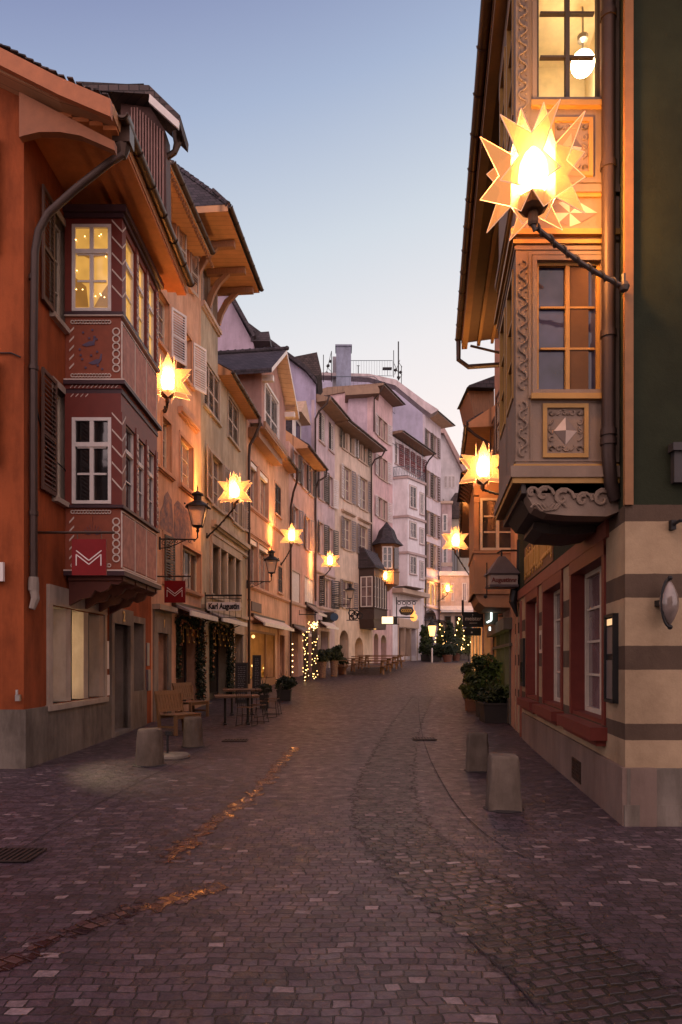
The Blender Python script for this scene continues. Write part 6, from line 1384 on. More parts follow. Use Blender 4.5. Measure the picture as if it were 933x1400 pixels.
# ================================================================== SIGNS
def m_sign(P, barfrom, barto, label, wall_pt):
    t = thing("hanging_sign", label, "sign", P, group="red square hanging signs"); s_ = .285
    b = MB(); b.box((P.x - s_, P.y - .02, P.z - .30), (P.x + s_, P.y + .02, P.z + .30)); b.build("sign_board", M['signred'], t)
    b = MB(); y_ = P.y - .024
    def ln(p, q, w=.016):
        p, q = Vector((P.x + p[0], y_, P.z + p[1])), Vector((P.x + q[0], y_, P.z + q[1])); d = (q - p).normalized(); c = Vector((-d.z, 0, d.x)) * w / 2
        b.prism([(0, 0), (1, 0), (1, 1), (0, 1)], -.003, .003, lambda u_, v_, k: p.lerp(q, u_) + c * (2 * v_ - 1) + Vector((0, k, 0)))
    ln((-.21, .11), (.0, -.055)); ln((0, -.055), (.21, .11)); ln((-.21, -.14), (-.21, .045)); ln((-.21, .045), (0, -.12)); ln((0, -.12), (.20, .045)); ln((.20, .045), (.20, -.14))
    b.build("sign_emblem", M['white'], t)
    b = MB(); b.tube([Vector(wall_pt), Vector((barto, P.y, Vector(wall_pt).z))], .022, 8)
    for dx in (-.2, .2): b.tube([(P.x + dx, P.y, P.z + .30), (P.x + dx, P.y, Vector(wall_pt).z)], .008, 5)
    b.build("rail", M['gutter'], t)
P_ = W(122.5, 762, 11.35); wz = W(0, 728, 11.35).z; m_sign(P_, 0, W(157, 0, 11.35).x, "red square hanging sign with a white double line M, in front of the painted oriel", (L1(.45, .0, 0).x, 11.35, wz))
P_ = W(239.5, 809, 18.6); wz = W(0, 788, 18.6).z; m_sign(P_, 0, W(262, 0, 18.6).x, "red square hanging sign with a white double line M, farther off above a garlanded window", (L2(.4, .0, 0).x, 18.6, wz))
P_ = W(306.5, 829, 22.9); t = thing("hanging_sign", "pale framed hanging sign with black lettering above the benches", "sign", P_)
b = MB(); b.box((P_.x - .55, P_.y - .02, P_.z - .14), (P_.x + .55, P_.y + .02, P_.z + .14)); sb_ = b.build("sign_board", M['white'], t)
text("Karl Augustin", .255, P_ + Vector((0, -.024, -.005)), UX, UZ, M['black'], t, "lettering", .014, sx=.74)
b = MB(); w0 = W(281, 814, 22.9); w1 = W(331, 815, 22.9); b.tube([(w0.x, 22.9, w0.z), (w1.x, 22.9, w0.z)], .03, 6); b.tube([(w0.x, 22.9, w0.z + .1), (w0.x, 22.9, w0.z - .9)], .02, 6)
for i in range(7): x_ = P_.x - .58 + 1.16 * i / 6; b.tube([(x_, 22.9, w0.z), (x_, 22.9, P_.z + .13)], .009, 4); b.tube([(x_, 22.9, P_.z - .13), (x_, 22.9, P_.z - .38)], .009, 4)
b.tube([(P_.x - .58, 22.9, P_.z - .38), (P_.x + .58, 22.9, P_.z - .38)], .012, 5); b.tube([(P_.x - .58, 22.9, P_.z + .27), (P_.x + .58, 22.9, P_.z + .27)], .012, 5); b.build("frame", M['iron'], t)
# Augustiner lantern sign on the right
yA = 15.75; P_ = W(686, 793, yA); t = thing("hanging_sign", "box sign with a pyramid roof and dark red letters hung from the green house", "sign", P_)
b = MB(); b.box((P_.x - .31, yA - .25, P_.z - .15), (P_.x + .31, yA + .25, P_.z + .10)); b.build("sign_box", M['shut_be'], t)
b = MB(); b.box((P_.x - .33, yA - .27, P_.z - .18), (P_.x + .33, yA + .27, P_.z - .13)); b.box((P_.x - .33, yA - .27, P_.z + .09), (P_.x + .33, yA + .27, P_.z + .12))
q0 = [Vector((P_.x + sx * .36, yA + sy * .3, P_.z + .12)) for sx, sy in ((-1, -1), (1, -1), (1, 1), (-1, 1))]; q1 = [Vector((P_.x + sx * .07, yA + sy * .06, P_.z + .54)) for sx, sy in ((-1, -1), (1, -1), (1, 1), (-1, 1))]
b.add(q0 + q1, [(0, 1, 2, 3), (7, 6, 5, 4), (0, 1, 5, 4), (1, 2, 6, 5), (2, 3, 7, 6), (3, 0, 4, 7)]); b.build("sign_roof", flat("brownish zinc", (.13, .095, .095), .5, .3), t)
text("Augustiner", .145, P_ + Vector((0, -.256, -.03)), UX, UZ, M['red'], t, "lettering", .004, sx=.88)
b = MB(); z_ = P_.z + .68; b.tube([(P_.x, yA, P_.z + .52), (P_.x, yA, z_)], .02, 6); b.tube([(P_.x - .1, yA, z_ - .06), (P_.x, yA, z_), (R1(R1.len, 0, 0).x, yA, z_)], .022, 6); b.tube([(P_.x - .34, yA, P_.z - .35), (P_.x - .34, yA, P_.z + .4)], .014, 5); b.ball((P_.x - .37, yA, P_.z - .38), .05, 6)
b.tube([(R1(R1.len, 0, 0).x, yA, z_ + .25), (R1(R1.len, 0, 0).x - .02, yA, P_.z - .3)], .06, 8); b.tube([(R1(R1.len, 0, 0).x - .03, yA, P_.z - .2), (P_.x + .3, yA, P_.z - .25), (P_.x + .26, yA, P_.z - .5), (P_.x + .36, yA, P_.z - .85)], [.03, .10, .09, .02], 8); b.build("bracket", M['iron'], t)
# meister sign
yM = 20.6; P_ = W(647, 850, yM); t = thing("hanging_sign", "pair of black hanging boards with pale letters under the tan oriel", "sign", P_)
b = MB(); b.box((P_.x - .31, yM - .02, P_.z - .16), (P_.x + .31, yM + .02, P_.z + .26)); b.build("sign_board", M['black'], t)
b = MB(); b.box((P_.x - .27, yM - .02, P_.z - .42), (P_.x + .24, yM + .02, P_.z - .19)); b.build("lower_board", M['black'], t)
text("meister", .17, P_ + Vector((0, -.024, .09)), UX, UZ, M['paper'], t, "lettering", .002, sx=.95)
b = MB(); b.box((P_.x - .06, yM - .026, P_.z - .345), (P_.x - .02, yM - .02, P_.z - .30)); b.box((P_.x - .11, yM - .026, P_.z - .05), (P_.x + .12, yM - .02, P_.z - .035)); b.box((P_.x - .02, yM - .026, P_.z + .18), (P_.x - .005, yM - .02, P_.z + .23)); b.build("small_marks", M['paper'], t)
b = MB(); b.box((P_.x - .34, yM - .03, P_.z + .2), (P_.x - .28, yM + .03, P_.z + .65)); b.tube([(P_.x - .3, yM, P_.z + .27), (R2(R2.len * .75, 0, 0).x, yM, P_.z + .27)], .025, 6); b.build("bracket", M['iron'], t)
# glowing hook sign
P_ = W(674, 845, 19.5); t = thing("light_sign", "small glowing white angular sign above the lit shop bays", "sign", P_); b = MB()
for p, q in (((670, 862), (670, 857)), ((666, 851), (672, 848)), ((672, 848), (672, 834))): b.tube([W(*p, 19.5), W(*q, 19.5)], .025, 6)
b.build("light_tube", emit("white neon tube", (.85, 1, .95), 1.5), t); b = MB(); q = W(667, 842, 19.55); b.box((q.x - .08, 19.56, q.z - .25), (q.x + .3, 19.62, q.z + .25)); b.tube([(q.x, 19.6, q.z), (R2(3.8, 0, 0).x, 19.6, q.z)], .02, 5); b.build("backing", M['shut_gr'], t)
# far signs
P_ = W(530, 848, 52); t = thing("light_sign", "glowing white box sign below the brown oriel turret", "sign", P_)
b = MB(); b.box((P_.x - .42, 51.9, P_.z - .26), (P_.x + .42, 52.1, P_.z + .26)); b.build("light_box", emit("sign light box", (1, .72, .36), 1.1), t)
b = MB(); b.box((P_.x + .42, 51.9, P_.z - .28), (P_.x + .75, 52.1, P_.z + .28)); b.tube([(P_.x - .42, 52, P_.z - .3), (P_.x + .9, 52, P_.z - .3)], .03, 5); b.tube([(P_.x + .2, 52, P_.z + .26), (P_.x + .2, 52, P_.z + .8)], .025, 5); b.build("frame", M['iron'], t)
P_ = W(556, 835, 55); t = thing("hanging_sign", "oval guild style sign in a scrolled iron bracket on the white house", "sign", P_)
b = MB(); b.lathe((P_.x, P_.y, P_.z), [(.01, -.38), (.45, -.30), (.62, 0), (.45, .30), (.01, .38)], 16, 0, 1, .12); b.build("oval_board", M['dkwood'], t)
b = MB()
for i in range(5): b.ring(P_ + Vector((-.3 + i * .15, -.11, 0)), .10, .03, UX, UZ, 10)
b.build("gilt_marks", M['gilt'], t)
b = MB(); b.tube([P_ + Vector((-.8, 0, -.9)), P_ + Vector((-.8, 0, 1.1))], .04, 6); b.tube([P_ + Vector((-.8, 0, .8)), P_ + Vector((.9, 0, .8))], .03, 6); b.tube([P_ + Vector((0, 0, .38)), P_ + Vector((0, 0, .8))], .02, 5)
for i in range(4): b.ring(P_ + Vector((-.6 + i * .4, 0, .62)), .14, .025, UX, UZ, 10)
b.tube([P_ + Vector((-.8, 0, -.5)), P_ + Vector((.6, 0, -.55))], .05, 5); b.build("bracket", M['iron'], t)
P_ = W(566, 844, 55.4); b = MB(); b.ball(P_, .3, 10, 0, 1.1); b.ball(P_ + UZ * .42, .16, 8); b.tube([P_ + UZ * .5, P_ + UZ * 1.0], .02, 4); tag(b.build("glowing_ornament", emit("orange glow", (1, .36, .08), .9)), "orange glowing ornament hanging beside the oval sign", "ornament")
P_ = W(455, 843, 43.6); t = thing("disc_sign", "dark horizontal board with a blue disc and a dark disc on the lavender house", "sign", P_)
b = MB(); q = W(441, 837, 43.7), W(457, 850, 43.7); b.box((q[0].x, 43.6, q[1].z), (q[1].x, 43.9, q[0].z)); b.build("sign_board", M['shut_dk'], t)
b = MB()
for u_ in (446.5, 457.5): c = W(u_, 843.5, 43.55); b.prism([(c.x + .26 * math.cos(k * .4), c.z + .26 * math.sin(k * .4)) for k in range(16)], 43.52, 43.58, lambda p, q_, t_: Vector((p, t_, q_)))
b.fm = [1] * (len(b.fm) // 2) + [0] * (len(b.fm) - len(b.fm) // 2); b.build("disc", [M['blue'], M['black']], t)
P_ = W(481, 843, 46.5); t = thing("ornate_sign", "black wrought iron sign frame before the dark oriel of the cream house", "sign", P_); b = MB()
for p, q in (((473, 832), (490, 832)), ((474, 848), (490, 848)), ((478, 832), (478, 848))): b.tube([W(*p, 46.5), W(*q, 46.5)], .03, 5)
for u_, v_, r_ in ((481, 838, .2), (485, 842, .22), (481, 845, .15), (488, 838, .16), (492, 842, .2)): b.ring(W(u_, v_, 46.5), r_, .045, UX, UZ, 10)
b.build("frame", M['iron'], t)
P_ = W(416, 838, 35.6); t = thing("iron_bracket", "thin iron sign bracket above the curtain of lights", "bracket", P_); b = MB()
b.tube([W(409, 840, 35.6), W(433, 840, 35.6)], .025, 5); b.tube([W(409.5, 834, 35.6), W(409.5, 841, 35.6)], .02, 5); b.tube([W(420, 828, 35.6), W(420, 846, 35.6)], .02, 5); b.build("arm", M['iron'], t)

# ================================================================== AWNINGS, BOARDS, GARLANDS
def awning(fac, a0, a1, z_, out, drop, mat, label, n_in=.05, th=.05):
    t = thing("awning", label, "awning", fac(a0, n_in, z_))
    b = MB(); b.prism([(n_in, z_ + .08), (n_in + out, z_ - drop), (n_in + out, z_ - drop - th), (n_in, z_ - .02)], a0, a1, lambda p, q, k: fac(k, p, q)); b.build("cloth", mat, t)
    b = MB(); b.box((a0 - .05, n_in + out - .02, z_ - drop - .14), (a1 + .05, n_in + out + .05, z_ - drop + .01), fac); b.build("front_bar", M['white'], t)
    b = MB(); b.box((a0 - .08, .0, z_ - .02), (a1 + .08, n_in + .08, z_ + .12), fac)
    for a_ in (a0 + .1, a1 - .1): b.tube([fac(a_, .05, z_ - .35), fac(a_, n_in + out, z_ - drop)], .02, 5)
    b.build("case", M['gutter'], t); return t
awning(L2, L2.a(236), L2.a(274), L2.z(240, 829), .5, .16, M['awn_g'], "rolled awning with a pale front bar over the first garlanded shop window")
awning(L3, L3.a(283), L3.a(318), L3.z(283, 838), .5, .16, M['awn_g'], "rolled awning with a pale front bar under the black lettered hanging sign")
awning(L4, L4.a(344), L4.a(386), L4.z(344, 842), .55, .30, M['awn'], "short white awning over the warmly lit shop window of the apricot house")
awning(L5, L5.a(400), L5.a(414), L5.z(400, 856), .9, .45, M['awn_g'], "grey awning over the glass door of the rose house")
awning(L5, L5.a(417), L5.a(430), L5.z(418, 826), .8, .55, M['awn_g'], "small steep dark awning above the curtain of lights")
awning(L6, L6.a(436), L6.a(452), L6.z(437, 850), .5, .3, M['awn'], "beige awning beneath the blue disc sign on the lavender house")

def leaf_mass(b, c, rx, ry, rz_, n_, size, rr, m=0, shell=.45):
    for _ in range(n_):
        while True:
            d = Vector((rr.uniform(-1, 1), rr.uniform(-1, 1), rr.uniform(-1, 1)))
            if shell < d.length <= 1: break
        p = Vector(c) + Vector((d.x * rx, d.y * ry, d.z * rz_)); s_ = size * rr.uniform(.6, 1.4)
        u_ = Vector((rr.uniform(-1, 1), rr.uniform(-1, 1), rr.uniform(-1, 1))).normalized(); v_ = u_.orthogonal().normalized()
        b.add([p - u_ * s_, p + v_ * s_ * .45, p + u_ * s_, p - v_ * s_ * .45], [(0, 1, 2, 3)], m)
def garland(fac, sh, label):
    A, B, Z, Y, D_ = sh; rr = random.Random(int(A * 77)); t = thing("garland", label, "garland", fac(A, .05, Z))
    b = MB(); path = []
    for i in range(26): path.append((B - .12 + rr.uniform(-.06, .06), Z + .1 + (Y - Z) * i / 26, .17))
    for i in range(16): path.append((A + (B - A) * i / 16, Y - .10 + rr.uniform(-.05, .05), .15))
    for i in range(14): path.append((A + .06, Z + .9 + (Y - Z - .9) * i / 14, .09))
    for a_, z_, r_ in path: leaf_mass(b, fac(a_, .05, z_), r_, r_, r_, 46, .055, rr, 0, .1)
    b.build("foliage", M['leaf_d'], t)
    b = MB()
    for i in range(60):
        a_, z_, r_ = rr.choice(path); b.ball(fac(a_ + rr.uniform(-r_, r_), .05 + r_ * .9, z_ + rr.uniform(-r_, r_)), rr.uniform(.018, .045), 6)
    b.build("bauble", flat("bronze bauble", (.22, .10, .06), .25, .5, .4), t)
    b = MB()
    for i in range(12): a_ = A + .2 + (B - A - .5) * i / 11; z_ = Y - .28 - .22 * (i % 3); b.tube([fac(a_, .04, Y - .1), fac(a_, .04, z_)], .006, 4); b.ball(fac(a_, .04, z_), .03, 6, 0, 1.6)
    b.build("pendant", M['gilt'], t)
garland(L2, shp, "dark fir garland with bronze baubles round the shop window beside the door numbered 1")
garland(L3, shp3, "dark fir garland with bronze baubles round the shop window behind the wooden benches")
# chalk boards
def chalkboard(x_, y_, w_, h_, label, z0_=0, tilt=.10):
    t = thing("chalkboard", label, "menu board", (x_, y_, gz(y_) + z0_))
    b = MB(); z_ = gz(y_) + z0_; T = lambda p, q, k: Vector((x_ + p, y_ + k + tilt * (q / h_), z_ + q))
    b.box((-w_ / 2, -.02, 0), (w_ / 2, .02, h_), lambda a, n_, q: T(a, q, n_)); b.build("frame", M['dkwood'], t)
    b = MB(); b.box((-w_ / 2 + .04, -.026, .05), (w_ / 2 - .04, -.02, h_ - .05), lambda a, n_, q: T(a, q, n_)); bd = b.build("slate", M['slate'], t)
    b = MB(); rr = random.Random(int(x_ * 31))
    for i in range(int(h_ / .07)):
        z2 = h_ - .16 - i * .065
        if z2 < .1: break
        xx = -w_ / 2 + .1
        while xx < w_ / 2 - .12:
            l_ = rr.uniform(.03, .10); b.box((xx, -.029, z2), (min(xx + l_, w_ / 2 - .08), -.026, z2 + .016), lambda a, n_, q: T(a, q, n_)); xx += l_ + .025
    b.build("chalk_lines", M['shut_gy'], bd)
    b = MB(); b.tube([T(0, h_ * .8, .03), Vector((x_, y_ + .45, z_))], .015, 5); b.build("prop", M['dkwood'], t)
q = W(330, 936, 23.6); chalkboard(q.x, 23.6, .44, 1.42, "tall black chalkboard beside the taupe door, behind the cafe tables", .05)
q = W(351, 936, 26.6); chalkboard(q.x, 26.6, .34, 1.62, "narrower chalkboard standing before the warmly lit shop window", .05)

# ================================================================== STREET FURNITURE
def bollard(px_, pyb, pyt, wpx, label, sq=False):
    g_ = G(px_, pyb); h_ = (pyb - pyt) / F * g_.y; w_ = wpx / F * g_.y / 2
    t = thing("bollard", label, "bollard", g_, rr0.uniform(-.1, .1), "granite bollards at the street corner", True)
    b = MB()
    if sq:
        k = 4; prof = [(1.03, -.05), (1.03, .0)] + [(1.02 - .16 * i / 8, .03 + (h_ - .08) * i / 8) for i in range(9)] + [(.83, h_ - .02), (.76, h_ - .004), (.5, h_)]
        P = []
        for r_, z_ in prof:
            for i in range(24):
                th = 2 * math.pi * (i + .5) / 24; c_, s_ = math.cos(th), math.sin(th); e = .30
                P.append(Vector((w_ * r_ * math.copysign(abs(c_) ** e, c_), w_ * .85 * r_ * math.copysign(abs(s_) ** e, s_), z_)))
        b.add(P, [(i * 24 + j, i * 24 + (j + 1) % 24, (i + 1) * 24 + (j + 1) % 24, (i + 1) * 24 + j) for i in range(len(prof) - 1) for j in range(24)] + [list(range(24))[::-1], [(len(prof) - 1) * 24 + j for j in range(24)]])
    else: b.lathe((0, 0, 0), [(w_ * 1.05, -.05), (w_ * 1.05, .02)] + [(w_ * (1.03 - .13 * i / 8), .05 + (h_ - .1) * i / 8) for i in range(9)] + [(w_ * .86, h_ - .02), (w_ * .76, h_ - .003), (w_ * .5, h_)], 28)
    rb2 = random.Random(int(px_))
    for v in b.v: v.x += rb2.uniform(-.007, .007); v.y += rb2.uniform(-.007, .007); v.z += rb2.uniform(-.006, .006) if v.z > .1 else 0
    b.build("bollard_stone", M['granite'], t, True)
    b = MB(); b.lathe((0, 0, 0), [(w_ * 1.25, .006), (w_ * 1.16, .014), (w_ * 1.0, .022)], 16); b.build("mortar_bed", M['soil'], t)
rr0 = random.Random(2)
bollard(205, 1046, 996, 37, "round grey granite bollard in the patch of light by the orange house")
bollard(264, 1021, 980, 27, "round grey granite bollard between the parasol base and the wooden benches")
bollard(653, 1054, 1001, 31, "smaller squared granite bollard between the larger one and the dark planter", True)
bollard(688.5, 1106, 1031, 45, "larger squared granite bollard by the banded wall, opposite the vent grating", True)
g_ = G(237, 1036); t = thing("parasol_base", "flat round concrete parasol base with a short steel socket pole", "parasol base", g_, 0, None, True)
b = MB(); b.lathe((0, 0, 0), [(.29, 0), (.30, .02), (.29, .055), (.26, .075), (.05, .085)], 24); b.build("base", M['concrete'], t, True)
b = MB(); b.tube([(-.10, 0, .07), (-.10, 0, .42)], .02, 8); b.box((-.13, -.03, .40), (-.03, .03, .47)); b.build("pole", M['iron'], t)
# benches and tables in front of the garlanded shop
def make_bench():
    t = thing("bench", "x", "bench", local=True, group="wooden benches outside the garlanded shop")
    b = MB()
    for i in range(5): b.box((-.60, -.02 + i * .088, .43), (.60, .06 + i * .088, .455))
    b.build("seat", M['oak'], t)
    b = MB(); T = lambda x, y, z: Vector((x, .44 + y + (z - .45) * .22, z))
    b.box((-.60, 0, .88), (.60, .03, .97), T); b.box((-.60, 0, .50), (.60, .03, .56), T)
    for i in range(9): b.box((-.58 + i * .131, .004, .56), (-.58 + i * .131 + .118, .022, .88), T)
    b.build("backrest", M['oak'], t)
    for x_ in (-.56, .56):
        b = MB(); b.box((x_ - .035, -.02, 0), (x_ + .035, .05, .43)); b.build("leg", M['oak'], t)
        b = MB(); b.box((x_ - .035, .40, 0), (x_ + .035, .46, .9), lambda x, y, z: Vector((x, y + max(0, z - .4) * .22, z))); b.build("leg", M['oak'], t)
    b = MB(); b.box((-.56, .0, .36), (.56, .03, .43)); b.box((-.56, .42, .36), (.56, .45, .43)); b.box((-.57, .0, .15), (-.55, .44, .2)); b.box((.55, .0, .15), (.57, .44, .2)); b.build("rail", M['oak'], t)
    return t
bn = make_bench(); bn["label"] = "wooden slat bench nearer the door numbered 1"; p = G(262, 1003); bn.location = (p.x - .05, p.y - .1, gz(p.y)); bn.rotation_euler = (0, 0, R(62)); bn.scale = (.72, 1.1, 1.02)
bn2 = copy_tree(bn); bn2["label"] = "wooden slat bench half hidden behind the first cafe table"; bn2.location = (-4.02, 19.4, gz(19.4)); bn2.rotation_euler = (0, 0, R(66))
def make_table():
    t = thing("cafe_table", "x", "table", local=True, group="wooden cafe tables outside the garlanded shop")
    b = MB()
    for i in range(6): b.box((-.62, -.36 + i * .121, .73), (.62, -.36 + i * .121 + .113, .76))
    b.box((-.60, -.34, .70), (.60, .34, .73)); b.build("tabletop", M['teak'], t)
    b = MB()
    for x_ in (-.32, .32): b.tube([(x_, 0, .03), (x_, 0, .70)], .035, 8); b.box((x_ - .04, -.28, .0), (x_ + .04, .28, .035)); b.box((x_ - .2, -.03, .69), (x_ + .2, .03, .715))
    b.build("pedestal", M['iron'], t)
    return t
tb = make_table(); tb["label"] = "wooden cafe table directly beside the first bench"; p = G(322, 991); tb.location = (p.x, p.y + .2, gz(p.y)); tb.rotation_euler = (0, 0, R(12)); tb.scale = (.92, 1, 1.0)
tb2 = copy_tree(tb); tb2["label"] = "second wooden cafe table, behind the nearer one"; tb2.location = (-2.95, 20.3, gz(20.3))
def make_chair():
    t = thing("wire_chair", "x", "chair", local=True, group="thin wire chairs round the cafe tables")
    b = MB(); r_ = .009
    for x_ in (-.2, .2):
        b.tube([(x_, -.24, .012), (x_, .26, .012)], r_, 5); b.tube([(x_, -.22, .012), (x_ * .9, -.18, .45)], r_, 5); b.tube([(x_, .24, .012), (x_ * .9, .17, .45), (x_ * .9, .26, .86)], r_, 5)
    b.tube([(-.18, .26, .86), (0, .28, .88), (.18, .26, .86)], r_, 5); b.tube([(-.19, -.2, .25), (.19, -.2, .25)], r_ * .8, 5); b.tube([(-.19, .21, .25), (.19, .21, .25)], r_ * .8, 5); b.build("frame", M['iron'], t)
    b = MB(); b.tube([(-.19, -.19, .45), (.19, -.19, .45), (.19, .18, .45), (-.19, .18, .45), (-.19, -.19, .45)], r_, 5)
    for i in range(1, 8): b.tube([(-.19 + i * .0475, -.19, .45), (-.19 + i * .0475, .18, .45)], .005, 4)
    b.build("seat", M['teak'], t)
    b = MB()
    for i in range(1, 7): x_ = -.18 + i * .0515; b.tube([(x_, .18, .47), (x_, .265, .86)], .005, 4)
    b.build("backrest", M['iron'], t); return t
ch0 = make_chair()
for i, (u_, v_, rz, lab) in enumerate(((352, 988, R(-100), "thin wire chair at the street end of the first cafe table"), (338, 992, R(170), "thin wire chair on the street side of the nearer cafe table"), (372, 977, R(-95), "thin wire chair nearest to the dark square planter"), (364, 981, R(150), "thin wire chair between the two chairs at the table ends"))):
    c = ch0 if i == 0 else copy_tree(ch0); c.location = G(u_, v_); c.rotation_euler = (0, 0, rz); c["label"] = lab; c.scale = (1.05, 1.05, 1.05)
# planters
def planter(px_, pyb, w_, h_, fr, label, mat, foliage_m, rnd=False, name="planter", dark=False, lights=0, leafn=500, leaf=.06, Y_=None, rz=0, crown="foliage"):
    g_ = G(px_, pyb) if Y_ is None else Vector((W(px_, 0, Y_).x, Y_, gz(Y_)))
    t = thing(name, label, "potted plant", g_, rz, None, True); rr = random.Random(int(px_ * 7))
    b = MB()
    if rnd: b.lathe((0, 0, 0), [(w_ * .36, 0), (w_ * .48, h_ * .85), (w_ * .52, h_ * .87), (w_ * .52, h_), (w_ * .42, h_ * .98)], 14)
    else:
        P0 = [(-w_ * .46, -w_ * .46), (w_ * .46, -w_ * .46), (w_ * .46, w_ * .46), (-w_ * .46, w_ * .46)]
        b.add([Vector((x, y, 0)) for x, y in P0] + [Vector((x * 1.09, y * 1.09, h_)) for x, y in P0], [(0, 1, 2, 3), (7, 6, 5, 4), (0, 1, 5, 4), (1, 2, 6, 5), (2, 3, 7, 6), (3, 0, 4, 7)])
        for z_ in (h_ - .05,): b.box((-w_ * .53, -w_ * .53, z_), (w_ * .53, w_ * .53, h_ + .01))
    b.build("pot", mat, t)
    b = MB()
    for cx_, cz_, rx, rz_ in fr:
        leaf_mass(b, (cx_, 0, cz_), rx, rx * .9, rz_, int(leafn * rx * rz_ * 5) + 90, leaf, rr, 0, .25)
        for _ in range(7):
            a_ = rr.uniform(0, 6.28); e_ = rr.uniform(-.7, 1); leaf_mass(b, (cx_ + rx * .85 * math.cos(a_), rx * .8 * math.sin(a_), cz_ + rz_ * .85 * e_), rx * .35, rx * .35, rz_ * .3, 60, leaf, rr, 0, .1)
    b.build(crown, foliage_m, t)
    b = MB(); top = max(f_[1] for f_ in fr); b.tube([(0, 0, h_ * .8), (.01, 0, top)], .02, 6)
    for k in range(6): a_ = k * 1.05; b.tube([(0, 0, h_ + .05 + .05 * k), (.2 * math.cos(a_), .2 * math.sin(a_), h_ + .3 + .08 * k)], .009, 4)
    b.build("stem", M['dkwood'], t)
    if lights:
        b = MB()
        for _ in range(lights):
            cx_, cz_, rx, rz_ = rr.choice(fr); a_ = rr.uniform(0, 6.28); e_ = rr.uniform(-1, 1); k = math.sqrt(max(0, 1 - e_ * e_)); b.ball((cx_ + rx * k * math.cos(a_), -abs(rx * k * math.sin(a_)), cz_ + rz_ * e_), .045, 5)
        b.build("fairy_lights", M['fairy_s'], t)
    return t
planter(389, 958, .52, .40, [(0, .62, .34, .28), (.18, .68, .25, .22)], "dark square planter with a low evergreen near the wire chairs", M['soil'], M['leaf_d'], leafn=900)
planter(362, 968, .30, .42, [(0, .62, .2, .16)], "small bush behind the wire chairs", M['soil'], M['leaf_d'], leafn=800)
planter(678, 987, .78, .52, [(0, .72, .48, .30), (.15, .78, .40, .22)], "large dark square planter with a dense low shrub next to the red door", M['soil'], M['leaf_d'], leafn=900)
planter(663, 980, .45, .42, [(0, .95, .42, .50), (.06, 1.45, .38, .38), (-.05, .65, .34, .25)], "tall bushy evergreen behind the large dark planter", M['soil'], M['leaf'], leafn=900)
planter(646, 972, .40, .36, [(-.02, .68, .36, .32), (.05, .95, .25, .25)], "yellowish leafy shrub in a clay pot against the tall bushy evergreen", M['terr'], M['leaf_y'], leafn=800)
planter(639.5, 955, .32, .36, [(0, 1.12, .26, .26), (.0, .75, .14, .14)], "small ball clipped tree on a bare stem past the yellowish shrub", M['soil'], M['leaf_d'], leafn=1100)
# plants beside the light curtain
planter(440.5, 927, .55, .95, [(0, 1.25, .50, .38)], "patterned tall pot with a bushy palm next to the curtain of lights", flat("patterned pot", (.20, .12, .09), .7, 0, .6, 14), M['leaf_d'], True, leafn=600, leaf=.1)
planter(457, 925, .50, .95, [(0, 1.25, .46, .38), (.1, 1.5, .3, .3)], "patterned tall pot with a bushy palm next to the clay pot", MATS["patterned pot"], M['leaf_d'], True, leafn=600, leaf=.1)
planter(468, 922, .62, .62, [(0, .82, .38, .26)], "clay pot with a clipped bush beside the picnic tables", M['terr'], M['leaf_d'], True, leafn=700)
# light curtain
t = thing("light_curtain", "two hanging columns of fairy lights framing the entrance of the rose house", "fairy lights", G(424, 931)); rr = random.Random(8)
b = MB(); w_ = MB(); d_ = MB()
for u_, v0_, v1_, hw in ((418.5, 865, 930, 3.6), (430.5, 858, 926, 4.2)):
    for s_ in range(4):
        uu = u_ + (s_ - 1.5) * hw * .55; P = [W(uu + rr.uniform(-.7, .7), v0_ + (v1_ - v0_) * i / 13, 36.6) for i in range(14)]; w_.tube(P, .008, 4)
        for p in P:
            if rr.random() < .5: b.ball(p + Vector((rr.uniform(-.04, .04), -.03, rr.uniform(-.08, .08))), .022, 6)
    p0, p1 = W(u_ - hw, v1_, 36.75), W(u_ + hw, v0_, 36.75); d_.box((p0.x, 36.72, p0.z), (p1.x, 36.8, p1.z))
for i in range(34): b.ball(W(428 + rr.uniform(-6.5, 6.5), 856 + rr.uniform(-6, 6), 36.55), .024, 6)
b.build("bulb", M['fairy'], t); w_.build("wire", M['iron'], t); d_.build("backing_board", M['dkwood'], t)
# second strand at the glass door of L5
t = thing("light_strand", "short strand of fairy lights behind the glass door of the rose house", "fairy lights", G(398, 935)); b = MB(); w_ = MB()
P = [L5(L5.a(399.5), .03, .8 + i * .16) for i in range(14)]; w_.tube(P, .008, 4)
for p in P[::2]: b.ball(p, .03, 6)
b.build("bulb", M['fairy_s'], t); w_.build("wire", M['iron'], t)

# picnic tables
def make_picnic():
    t = thing("picnic_table", "x", "picnic table", local=True, group="wooden picnic tables outside the cream house"); l_ = 1.25
    b = MB()
    for i in range(5): b.box((-l_, -.36 + i * .146, .73), (l_, -.36 + i * .146 + .135, .77))
    b.build("tabletop", M['teak'], t)
    for s_ in (-1, 1):
        b = MB(); b.box((-l_, s_ * .62 - .14, .43), (l_, s_ * .62 - .01, .47)); b.box((-l_, s_ * .62 + .01, .43), (l_, s_ * .62 + .14, .47)); b.build("seat", M['teak'], t)
    for x_ in (-.85, .85):
        for s_ in (-1, 1):
            b = MB(); b.box((0, 0, 0), (1, 1, 1), lambda u_, v_, w_, x_=x_, s_=s_: Vector((x_ - .04 + .08 * u_, s_ * (.62 - .42 * w_) + .1 * (v_ - .5), .73 * w_))); b.build("leg", M['oak'], t)
    b = MB()
    for x_ in (-.85, .85): b.box((x_ + .04, -.74, .36), (x_ + .09, .74, .43)); b.box((x_ + .04, -.36, .66), (x_ + .09, .36, .73))
    b.build("cross_beam", M['oak'], t); return t
pt = make_picnic()
